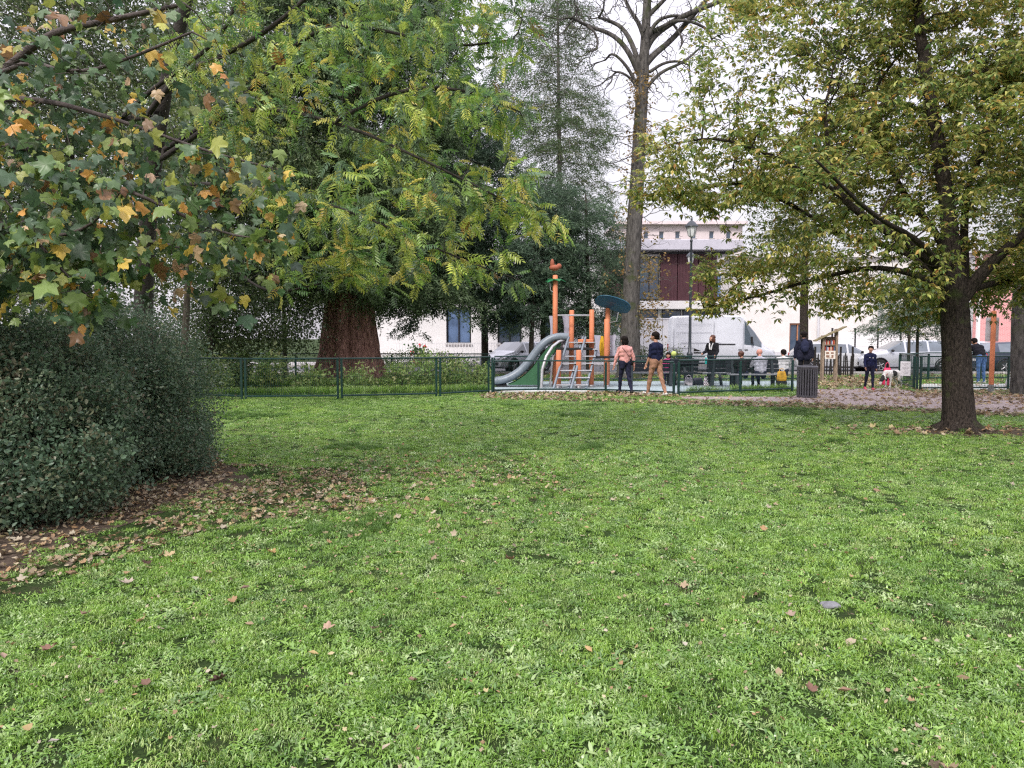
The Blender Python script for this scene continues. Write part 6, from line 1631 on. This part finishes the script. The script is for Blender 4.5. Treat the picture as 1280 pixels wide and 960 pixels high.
# ================================================================== shrubs and undergrowth
LM_BUSH = leaf_mat('privet_leaf', 'inst', ramp((.075, .13, .085), (.11, .18, .11), (.15, .23, .14), (.085, .15, .095), (.22, .28, .17), (.15, .12, .08)), trans=.32, rough=.34, spec=.5)
def shrub(name, base, bl, label, lm, nsh, ln, spread, nl, seed, per_in=.25, group=None, cat='shrub', stems=14, sr=.012, w=.55, extra=None):
    """a shrub: many stems from the ground, leafy sprays thickest toward the outside"""
    rng = np.random.default_rng(seed); root = empty(name, base, 0, label, cat, group)
    sd = []; c = [P(*b[:3]) for b in bl]
    for i in range(stems):
        b = bl[i % len(bl)]; q = P(*b[:3]); a = rng.uniform(0, 6.28); rr = b[3] * b[2] / FPX
        f = Vector((q.x + rng.normal(0, .25) * rr, q.y + rng.normal(0, .25) * b[5], 0)); f.z = 0
        tip_ = Vector((q.x + math.cos(a) * rr * .75, q.y + math.sin(a) * b[5] * .75, q.z + rng.uniform(.1, .8) * b[4] * b[2] / FPX))
        sd.append(([list(f), list((f * .5 + tip_ * .5) + Vector((rng.normal(0, .08), rng.normal(0, .08), .1))), list(tip_)], sr, sr * .3))
    V = MB()
    for pts, r0, r1 in sd:
        q = smooth_path(pts, 2) - np.array(base); V.tube([Vector(p) for p in q], list(np.linspace(r0, r1, len(q))), n=4, caps=False)
    V.build('stems', BK_TWIG, root)
    o_ = blobs(bl, int(nsh * (1 - per_in)), rng, shell=.62); i_ = blobs(bl, int(nsh * per_in), rng)
    lp = np.concatenate([o_, i_]); 
    lp = lp + ((fbm(lp[:, 0] * 2.4 + lp[:, 1], lp[:, 2] * 2.4 + lp[:, 1], seed) - .5) * 7 + rng.exponential(.55, len(lp)))[:, None] * norm(lp - np.mean(lp, 0)) * spread
    hol = fbm(lp[:, 0] * 3.1 + 7, lp[:, 2] * 3.1 + lp[:, 1] * 2.3, seed + 5, 3)
    if nsh > 1000: lp = lp[(hol > .45) | (rng.uniform(0, 1, len(lp)) < .15)]
    # shoots that stand out of the mass
    S_ = MB(); ex = []; o2 = blobs(bl, 260 if nsh > 1000 else 8, rng, shell=.85); cen = np.mean(lp, 0)
    for q in o2:
        d = norm((q - cen) * [.5, .5, .35] + [0, 0, .55] + rng.normal(0, .35, 3)); L = rng.uniform(.12, .50) * (1 if nsh > 1000 else .5); n_ = 5
        pp = [q - np.array(base) + d * L * t + np.array([0, 0, -.12 * L * t * t]) for t in np.linspace(-.6, 1, n_)]
        S_.tube([Vector(p) for p in pp], list(np.linspace(.004, .0018, n_)), n=3, caps=False)
        if nsh > 1000:
            for t in np.linspace(0, 1, 6): ex.append(q + d * L * t + rng.normal(0, .02, 3))
    S_.build('shoots', BK_TWIG, root)['kind'] = 'stuff'
    nb = len(lp); lp = np.concatenate([lp, np.array(ex)]) if ex else lp
    small = np.where(np.arange(len(lp)) >= nb, .55, 1.0)
    kz = lp[:, 2] > .04; small = small[kz]
    lp = lp[kz] - np.array(base)
    coll = proto_collection(name + '_sprays', [spray_mesh(name + '_spray', lm, nl, ln, w, spread, 'leafy', seed * 7 + i) for i in range(5)])
    g = gn_scatter('foliage', lp, rng.uniform(0, 6.28, (len(lp), 3)), rng.uniform(.75, 1.25, len(lp)) * small, coll, 5, root, rng); g['kind'] = 'stuff'
    return root
blobs_low = blobs
def blobs(bl, n, rng=RNG, shell=0.0):
    """as above but reaching down to the ground"""
    vol = np.array([b[3] * b[4] * b[5] * (b[2] / FPX) ** 2 for b in bl]); k = rng.choice(len(bl), n, p=vol / vol.sum())
    v = norm(rng.normal(size=(n, 3))) * (rng.uniform(shell, 1, (n, 1)) ** (1 / 3))
    c = np.array([list(P(b[0], b[1], b[2])) for b in bl]); r = np.array([[b[3] * b[2] / FPX, b[5], b[4] * b[2] / FPX] for b in bl])
    p = c[k] + v * r[k]
    return p[p[:, 2] > 0.03]
b1 = [(20, 520, 7.0, 110, 95, 1.0), (-60, 560, 6.8, 130, 130, 1.1), (60, 585, 6.6, 75, 75, .75), (-20, 620, 6.3, 70, 70, .6)]
shrub('privet_shrub', G(-20, 640), b1, 'dense dark leaved shrub at the very left, nearest the viewer', LM_BUSH, 9500, .046, .085, 24, 81, stems=22)
b2 = [(148, 465, 9.0, 72, 72, 1.0), (186, 520, 9.0, 55, 80, .9), (115, 505, 8.6, 72, 88, .9), (222, 556, 8.9, 26, 42, .5), (160, 575, 8.4, 85, 50, .7), (60, 460, 8.8, 70, 40, .9)]
shrub('privet_shrub', G(165, 590), b2, 'tall dark leaved shrub next to the mesh fence, leaf litter at its foot', LM_BUSH, 10500, .044, .095, 26, 83, stems=24)
LM_UND = leaf_mat('undergrowth_leaf', 'inst', ramp((.14, .25, .07), (.22, .34, .10), (.33, .42, .13), (.12, .20, .07), (.42, .42, .20)), trans=.35)
for i, (px, py, D, w_, h_, lbl) in enumerate([
    (265, 470, 21.6, 22, 20, 'leafy plant behind the left end of the mesh fence'), (335, 466, 22.5, 24, 14, 'low leafy plant left of the grey stem behind the fence'), (300, 462, 23.5, 20, 12, 'pale leaved plant climbing near the first double fence post'),
    (385, 478, 22.2, 26, 12, 'bushy plant at the left foot of the huge reddish trunk'), (448, 480, 22.4, 22, 9, 'low plant directly before the huge reddish trunk'), (500, 472, 23.0, 26, 16, 'leafy plant right of the huge reddish trunk'),
    (538, 468, 23.6, 18, 17, 'plant left of the second last double fence post'), (572, 470, 24.0, 20, 16, 'straggly plant right of the double fence post near the car'), (602, 474, 24.6, 12, 12, 'small plant near the end of the mesh fence by the slide')]):
    shrub('understorey_plant', gx(px, D), [(px, py, D, w_ * .62, h_ * 1.1, .4)], lbl, LM_UND, 85, .13, .12, 12, 90 + i, cat='plant', stems=7, sr=.008, w=.38, per_in=.4)
shrub('low_hedge', gx(812, 31), [(800, 452, 31, 22, 14, .5), (832, 453, 31, 20, 12, .5)], 'low green hedge below the pale panelled wall', LM_MID, 420, .06, .10, 16, 120, cat='hedge', stems=10)
shrub('low_hedge', gx(560, 39), [(505, 452, 39, 30, 9, .5), (560, 453, 39, 34, 8, .5)], 'low hedge at the foot of the white building railing', LM_DARK, 420, .07, .12, 16, 121, cat='hedge', stems=10)
gp = empty('geranium_plant', gx(522, 41.5), 0, 'potted plant with red flowers before the white building', 'plant')
q = MB(); q.lathe([(.0, 0), (.20, 0), (.28, .42), (.25, .42), (.18, .05)], n=14); q.build('pot', mat('terracotta', (.35, .14, .08)), gp)
rng = np.random.default_rng(5); V, T_, C = scatter(*t_ellip(.6, .1, .1), rng.normal(0, .22, (260, 3)) * [1.3, .8, 1] + [0, 0, .85], frames(rng.normal(0, 1, (260, 3)), rng.normal(0, 1, (260, 3))), rng.uniform(.10, .2, 260), pick_tint([(1, (.06, .13, .04))], 260))
link(bpy.data.objects.new('foliage', tri_mesh('foliage', V, T_, leaf_mat('pot_leaf'), C)), gp)['kind'] = 'stuff'
q = MB()
for x, y, z in [(.2, -.3, 1.25), (.42, -.25, 1.1), (-.3, -.3, .8)]:
    for k in range(7): q.ell((x + rng.normal(0, .06), y + rng.normal(0, .05), z + rng.normal(0, .05)), (.05, .05, .04), 6, 4)
q.build('flowers', mat('red_petal', (.75, .04, .07), rough=.5), gp)

# ================================================================== lawn
def poly_in(poly, x, y):
    ins = np.zeros(len(x), bool); n = len(poly)
    for i in range(n):
        x0, y0 = poly[i][0], poly[i][1]; x1, y1 = poly[(i + 1) % n][0], poly[(i + 1) % n][1]
        c = ((y0 > y) != (y1 > y)); xi = (x1 - x0) * (y - y0) / ((y1 - y0) if abs(y1 - y0) > 1e-9 else 1e-9) + x0
        ins ^= c & (x < xi)
    return ins
bush_poly = [G(-200, 800), G(0, 715), G(100, 668), G(215, 628), G(290, 596), G(268, 560), G(215, 548), G(-400, 560)]
bush_wide = [G(-260, 880), G(0, 760), G(130, 705), G(300, 655), G(480, 635), G(440, 588), G(280, 580), G(215, 548), G(-400, 560)]
verge = [G(x, y) for x, y in [(800, 501), (1010, 505), (1150, 512), (1300, 520), (1500, 537), (1500, 552), (1290, 524), (1150, 517), (1000, 511), (850, 507), (600, 499), (600, 494)]]
M_DIRT = mat('brown_earth', (0.105, 0.080, 0.062), rough=.95, var=.3, scale=18, bump=.7, bscale=60, spec=.1)
pts_poly('bare_soil', [G(-180, 800), G(0, 722), G(110, 672), G(225, 634), G(330, 612), G(300, 588), G(268, 566), G(215, 552), G(-400, 560)], .004, M_DIRT)
bt_ = G(1199, 538); pts_poly('worn_soil', [(bt_.x + .35 + 1.9 * math.cos(a * .35) * (1 + .12 * math.sin(a * 2.1)), bt_.y - .25 + .75 * math.sin(a * .35) * (1 + .15 * math.sin(a * 3.3))) for a in range(18)], .004, M_DIRT)
def tree_dirt(x, y): # worn earth under the single tree
    return np.exp(-(((x - (base_t.x + .4)) / 2.2) ** 2 + ((y - base_t.y + .25) / .75) ** 2))
base_t = G(1199, 538)
def grass_density(x, y):
    d = np.ones(len(x))
    n1 = fbm(x * .55, y * .55, 5, 3); n2 = fbm(x * 2.2 + 9, y * 2.2, 9, 3)
    d *= np.clip(.85 + 1.2 * (n1 - .38), .7, 1.15)
    n3 = fbm(x * 5.5 + 3, y * 5.5, 19, 2)
    d *= np.where((n2 < .36) & (n3 < .40), .5, 1.0)
    # worn patches towards the bottom right and the middle
    w = fbm(x * 1.3 + 31, y * 1.3, 15, 3); near = np.clip((5.2 - y) / 2.0, 0, 1) * np.clip((x - .2) / 1.2, 0, 1)
    d *= np.where((w < .42 + .12 * near) & (n3 < .58), 1 - .6 * near - .05, 1)
    d *= np.where(poly_in(bush_poly, x, y), .02, 1); m = poly_in(bush_wide, x, y); d *= np.where(m, .16 + .35 * (n2 > .5), 1)
    d *= 1 - .55 * np.exp(-(((x + 2.0) / 2.0) ** 2 + ((y - 8.0) / 1.2) ** 2))
    d *= 1 - .9 * np.clip(tree_dirt(x, y) * 1.3, 0, 1)
    d *= np.where(poly_in(path_poly, x, y) | poly_in(play_poly, x, y) | poly_in(court_poly, x, y), 0, 1)
    d *= np.where(poly_in(verge, x, y), .45, 1)
    d *= np.where(y > 32.3, 0, 1)
    return d
def cand(y0, y1, dens, rng):
    xm = .74 * y1 + 1.5; n = int(2 * xm * (y1 - y0) * dens)
    x = rng.uniform(-xm, xm, n); y = rng.uniform(y0, y1, n); k = np.abs(x) < .74 * y + 1.2
    return x[k], y[k]
def blade_tuft(name, m, n, hmin, hmax, wid, spread, lean, seed, broad=False):
    rng = np.random.default_rng(seed); V = []; T_ = []
    for i in range(n):
        a = rng.uniform(0, 6.28); r = spread * math.sqrt(rng.uniform(0, 1)); bx, by = r * math.cos(a), r * math.sin(a)
        h = rng.uniform(hmin, hmax); w = wid * rng.uniform(.7, 1.3); az_ = rng.uniform(0, 6.28); ln_ = lean * h * rng.uniform(.3, 1.5)
        dx, dy = math.cos(az_), math.sin(az_); sx, sy = -dy, dx
        k = len(V)
        prof = [(0, .5, 0), (.38, 1.0, .12), (.75, .8, .5), (1, 0, 1)] if not broad else [(0, .15, 0), (.45, .8, .2), (.78, 1.0, .6), (1, .2, 1)]
        for t, ww, l in prof:
            z = h * t * (1 - .18 * l * lean); cx, cy = bx + dx * ln_ * l, by + dy * ln_ * l
            V += [(cx - sx * w * ww / 2, cy - sy * w * ww / 2, z), (cx + sx * w * ww / 2, cy + sy * w * ww / 2, z)]
        for j in range(3): T_ += [(k + 2 * j, k + 2 * j + 1, k + 2 * j + 3), (k + 2 * j, k + 2 * j + 3, k + 2 * j + 2)]
    return tri_mesh(name, np.array(V), np.array(T_), m)
GC = ramp((.09, .20, .036), (.27, .47, .075), (.36, .56, .11), (.17, .34, .052), (.47, .62, .22), (.08, .18, .034))
M_GRASS = leaf_mat('grass_blade', 'inst', GC, trans=.35, rough=.30, spec=.8, patch=(.8, (.82, .88, .88), (1.12, 1.05, 1.0)))
M_GRASSD = leaf_mat('dark_fine_grass', 'inst', ramp((.085, .18, .035), (.11, .22, .042), (.14, .26, .055)), trans=.3, rough=.4, spec=.5)
M_CLOV = leaf_mat('broad_weed_leaf', 'inst', ramp((.15, .30, .05), (.32, .52, .11), (.10, .22, .04), (.48, .62, .28)), trans=.3, rough=.26, spec=.9)
tufts = [blade_tuft('tuft', M_GRASS, 74, .010, .030, .0036, .066, .8, 200 + i) for i in range(4)] + [blade_tuft('tuft', M_CLOV, 60, .006, .018, .0070, .068, 1.5, 230 + i, True) for i in range(2)] + [blade_tuft('tuft', M_CLOV, 34, .006, .022, .0105, .070, 1.6, 240 + i, True) for i in range(2)]
gc = proto_collection('tuft_sources', tufts)
fine = proto_collection('fine_tuft_sources', [blade_tuft('fine_tuft', M_GRASSD, 46, .04, .085, .0035, .055, 1.0, 250 + i) for i in range(3)])
tall = proto_collection('tall_grass_sources', [blade_tuft('tall_tuft', M_GRASS, 26, .10, .30, .009, .10, .8, 260 + i) for i in range(3)])
rng = np.random.default_rng(2024)
XS, YS, SC = [], [], []
for y0, y1, dens, s in [(1.6, 5, 400, .95), (5, 8.5, 300, 1.05), (8.5, 13, 190, 1.2), (13, 20.8, 130, 1.4), (20.8, 33, 45, 1.9)]:
    x, y = cand(y0, y1, dens, rng); k = rng.uniform(0, 1, len(x)) < grass_density(x, y); XS.append(x[k]); YS.append(y[k]); SC.append(np.full(k.sum(), s))
x, y, s = np.concatenate(XS), np.concatenate(YS), np.concatenate(SC); n = len(x); print('grass tufts', n)
hgt = .72 + .6 * fbm(x * .9, y * .9, 23, 3)
g = gn_scatter('grass', np.stack([x, y, np.zeros(n)], 1), np.stack([rng.normal(0, .10, n), rng.normal(0, .10, n), rng.uniform(0, 6.28, n)], 1), s * rng.uniform(.75, 1.25, n) * hgt, gc, 8, None, rng)
g['kind'] = 'stuff'; g['label'] = 'short bright green lawn grass with broad leaved weeds'; g['category'] = 'grass'
# darker fine grass in loose clumps
x, y = cand(1.6, 18, 120, rng); c = fbm(x * .8 + 71, y * .8, 41, 3); k = (c > .74) & (rng.uniform(0, 1, len(x)) < grass_density(x, y)); x, y = x[k], y[k]; n = len(x)
g = gn_scatter('fine_grass', np.stack([x, y, np.zeros(n)], 1), np.stack([rng.normal(0, .12, n), rng.normal(0, .12, n), rng.uniform(0, 6.28, n)], 1), rng.uniform(.6, 1.0, n) * np.where(y > 9, 1.3, 1), fine, 3, None, rng)
g['kind'] = 'stuff'; g['label'] = 'patches of darker fine grass in the lawn'; g['category'] = 'grass'
# longer grass behind and along the fences
xx, yy = [], []
for a, b, nn, sp_ in [(G(248, 496), G(613, 490.5), 900, .35), (G(260, 486), G(610, 482), 2200, 1.6), (G(860, 492.6), G(990, 489), 160, .12)]:
    t = rng.uniform(0, 1, nn); xx.append(a.x + (b.x - a.x) * t); yy.append(a.y + (b.y - a.y) * t + np.abs(rng.normal(0, sp_, nn)))
x, y = np.concatenate(xx), np.concatenate(yy); n = len(x)
g = gn_scatter('tall_grass', np.stack([x, y, np.zeros(n)], 1), np.stack([rng.normal(0, .1, n), rng.normal(0, .1, n), rng.uniform(0, 6.28, n)], 1), rng.uniform(.5, 1.1, n), tall, 3, None, rng)
g['kind'] = 'stuff'; g['label'] = 'longer unmown grass along and behind the fence'; g['category'] = 'grass'

# ================================================================== fallen leaves
LIT = ramp((.42, .32, .21), (.17, .11, .07), (.50, .42, .22), (.50, .43, .32), (.28, .19, .12), (.40, .25, .13), (.38, .30, .20), (.11, .08, .055), (.54, .48, .37))
M_LIT = leaf_mat('dry_leaf', 'inst', LIT, trans=.2, rough=.6, spec=.3)
def curl(t, s, seed):
    v, tt = t; v = v.copy(); r = random.Random(seed)
    v[:, 2] += s * (v[:, 0] ** 2) * 2.0 + s * .6 * (v[:, 1] - .5) ** 2
    return v, tt
lv = [curl(t_ellip(.5, .05, .05), .8, 1), curl(t_ellip(.42, .12, .1), 1.2, 2), curl(t_maple(-.2, 7), .4, 3), curl(t_maple(.15, 8), .2, 4), curl(t_ellip(.6, .02, -.1), .6, 5)]
lc = proto_collection('litter_sources', [tri_mesh('dry_leaf', v, t, M_LIT) for v, t in lv])
XS, YS, SZ, ZZ = [], [], [], []
def addl(x, y, k, s0, s1, z0, z1):
    XS.append(x[k]); YS.append(y[k]); SZ.append(rng.uniform(s0, s1, k.sum())); ZZ.append(rng.uniform(z0, z1, k.sum()))
x, y = cand(1.8, 22, 7, rng); addl(x, y, rng.uniform(0, 1, len(x)) < .22 + .5 * (fbm(x * .6, y * .6, 55) > .52), .025, .060, .012, .035)
x, y = cand(3.5, 13, 420, rng); m = poly_in(bush_wide, x, y); m2 = poly_in(bush_poly, x, y); fb = fbm(x * 1.5, y * 1.5, 61)
addl(x, y, (m & (fb > .40) & (rng.uniform(0, 1, len(x)) < .85)) | (m2 & (rng.uniform(0, 1, len(x)) < .98)), .024, .062, .006, .022)
x, y = cand(5.0, 12, 190, rng); c = np.exp(-(((x + 2.0) / 2.6) ** 2 + ((y - 8.0) / 1.6) ** 2)); addl(x, y, rng.uniform(0, 1, len(x)) < c * 1.3 * (fbm(x * 1.2, y * 1.2, 65) > .47), .018, .055, .012, .04)
x, y = cand(12, 24.5, 230, rng); v_ = poly_in(verge, x, y); p_ = poly_in(path_poly, x, y); right = np.clip((x - 2) / 8, 0, 1)
addl(x, y, v_ & (rng.uniform(0, 1, len(x)) < .30 + .35 * right), .06, .12, .01, .05)
edge = np.clip((fbm(x * .7, y * 2.0, 71) - .40) * 4, 0, 1)
addl(x, y, p_ & (rng.uniform(0, 1, len(x)) < (.05 + .28 * edge * right)), .06, .12, .016, .03)
td = np.clip(tree_dirt(x, y), 0, 1); addl(x, y, rng.uniform(0, 1, len(x)) < td * .30, .06, .12, .008, .04)
# small bits of leaf and straw between the blades
x, y = cand(1.8, 13, 140, rng); addl(x, y, (rng.uniform(0, 1, len(x)) < .25 + .9 * (fbm(x * 1.4, y * 1.4, 77) - .35)) & (grass_density(x, y) > .2), .010, .026, .014, .036)
# along the fences and on the verge behind the path
x, y = cand(19, 31, 160, rng)
strip = poly_in([G(1140, 495), G(1290, 498), G(1420, 502), G(1420, 488.5), G(1290, 488.5), G(1146, 489)], x, y) | poly_in([G(1018, 486), G(1124, 484.5), G(1124, 477), G(1066, 472), G(1018, 474)], x, y) | poly_in([G(612, 495.5), G(846, 498), G(846, 495), G(757, 491.6), G(612, 492.5)], x, y)
addl(x, y, strip & (rng.uniform(0, 1, len(x)) < .55), .07, .13, .01, .05)
x, y = cand(22, 33, 20, rng); addl(x, y, (rng.uniform(0, 1, len(x)) < .5) & ~poly_in(play_poly, x, y), .07, .13, .03, .07)
x, y, z, s = np.concatenate(XS), np.concatenate(YS), np.concatenate(ZZ), np.concatenate(SZ); n = len(x); print('litter', n)
g = gn_scatter('fallen_leaves', np.stack([x, y, z], 1), np.stack([rng.normal(0, .35, n), rng.normal(0, .35, n), rng.uniform(0, 6.28, n)], 1), s, lc, 5, None, rng)
g['kind'] = 'stuff'; g['label'] = 'dry tan and brown leaves strewn over lawn edge and path'; g['category'] = 'leaves'

# the larger fallen leaves one can pick out in the lawn
fl = [(65, 815, 'm', (.42, .20, .13), .13), (280, 856, 'm', (.13, .06, .045), .12), (406, 795, 'm', (.66, .40, .26), .11), (158, 735, 'm', (.66, .52, .40), .14), (209, 702, 'm', (.62, .46, .20), .13), (184, 710, 'm', (.12, .06, .04), .12),
      (34, 915, 'e', (.60, .42, .14), .12), (342, 697, 'm', (.55, .33, .08), .11), (494, 698, 'e', (.66, .58, .18), .10), (385, 822, 'e', (.60, .43, .12), .10), (470, 793, 'm', (.45, .26, .20), .09), (572, 790, 'e', (.60, .42, .16), .09),
      (520, 857, 'm', (.40, .22, .14), .08), (740, 823, 'e', (.60, .38, .12), .09), (855, 813, 'e', (.66, .58, .46), .09), (1015, 871, 'm', (.28, .13, .08), .09), (1047, 873, 'e', (.45, .24, .14), .12), (1150, 922, 'm', (.62, .44, .30), .08),
      (478, 946, 'e', (.62, .50, .34), .08), (245, 733, 'e', (.64, .54, .42), .15), (15, 735, 'e', (.30, .16, .12), .16), (185, 862, 'm', (.26, .13, .08), .08), (635, 705, 'm', (.45, .22, .12), .11), (730, 665, 'e', (.62, .46, .14), .10),
      (765, 722, 'e', (.66, .52, .28), .09), (1115, 680, 'e', (.66, .50, .30), .13), (880, 655, 'e', (.62, .50, .30), .12), (990, 775, 'm', (.50, .34, .24), .09), (1195, 680, 'e', (.50, .30, .2), .10), (575, 755, 'e', (.5, .33, .2), .08),
      (830, 762, 'e', (.6, .44, .3), .08), (1080, 808, 'e', (.66, .58, .48), .08), (110, 775, 'm', (.38, .22, .14), .09), (5, 830, 'e', (.5, .32, .22), .10), (60, 938, 'e', (.5, .42, .36), .07), (300, 745, 'e', (.24, .13, .09), .12)]
cname = lambda c: 'dark brown' if max(c) < .3 else ('reddish brown' if c[0] < .48 else ('yellow' if c[2] < .21 and c[1] > .37 else ('orange tan' if c[1] < .45 else 'pale beige')))
used_l = {}
M_FALL = leaf_mat('single_fallen_leaf', trans=.15, rough=.55, spec=.3)
for i, (px, py, k, c, s) in enumerate(fl):
    p = G(px, py); key = (k, c)
    t = curl(t_maple(-.15, i), .5, i) if k == 'm' else curl(t_ellip(.55, .08, .1), .9, i)
    me = tri_mesh('fallen_leaf', t[0], t[1], M_FALL, np.repeat((np.array(c)[None] * .6 + np.mean(c) * .2), len(t[0]), 0) * np.random.default_rng(i).uniform(.7, 1.1, (len(t[0]), 1)))
    o = bpy.data.objects.new('fallen_leaf', me); o.location = (p.x, p.y, .022 + .008 * (i % 3)); o.scale = (s * .58,) * 3
    o.rotation_euler = (random.uniform(-.4, .2) + .25, random.uniform(-.35, .35), random.uniform(0, 6.28)); link(o)
    nm = cname(c); shape = 'lobed' if k == 'm' else 'oval'
    wh = ['at the far left', 'left of the middle', 'in the middle', 'right of the middle', 'at the far right'][min(4, int(px / 256))]
    ht = 'closest to the viewer' if py > 880 else ('in the near lawn' if py > 800 else ('in the lawn a few steps off' if py > 720 else 'in the lawn farther back'))
    lb = f'{nm} {shape} fallen leaf {ht} {wh}'
    if lb in used_l: lb = f'{"larger" if s > used_l[lb] else "smaller"} ' + lb
    used_l[lb] = s
    tag(o, lb, 'leaf', f'{nm} {shape} fallen leaves in the near lawn')
# flat grey stone in the lawn
p = G(1038, 760)
bm = bmesh.new(); bmesh.ops.create_icosphere(bm, subdivisions=3, radius=1)
for v in bm.verts:
    v.co *= 1 + .18 * math.sin(v.co.x * 3 + 1) * math.cos(v.co.y * 4) + random.uniform(-.03, .03); v.co = Vector((v.co.x * .06, v.co.y * .045, v.co.z * .022))
me = bpy.data.meshes.new('stone'); bm.to_mesh(me); bm.free(); me.materials.append(mat('grey_stone', (.20, .20, .22), rough=.8, var=.15, scale=20, bump=.4))
tag(link(bpy.data.objects.new('stone', me)), 'flat grey stone lying in the lawn right of the middle', 'stone').location = (p.x, p.y, .016)
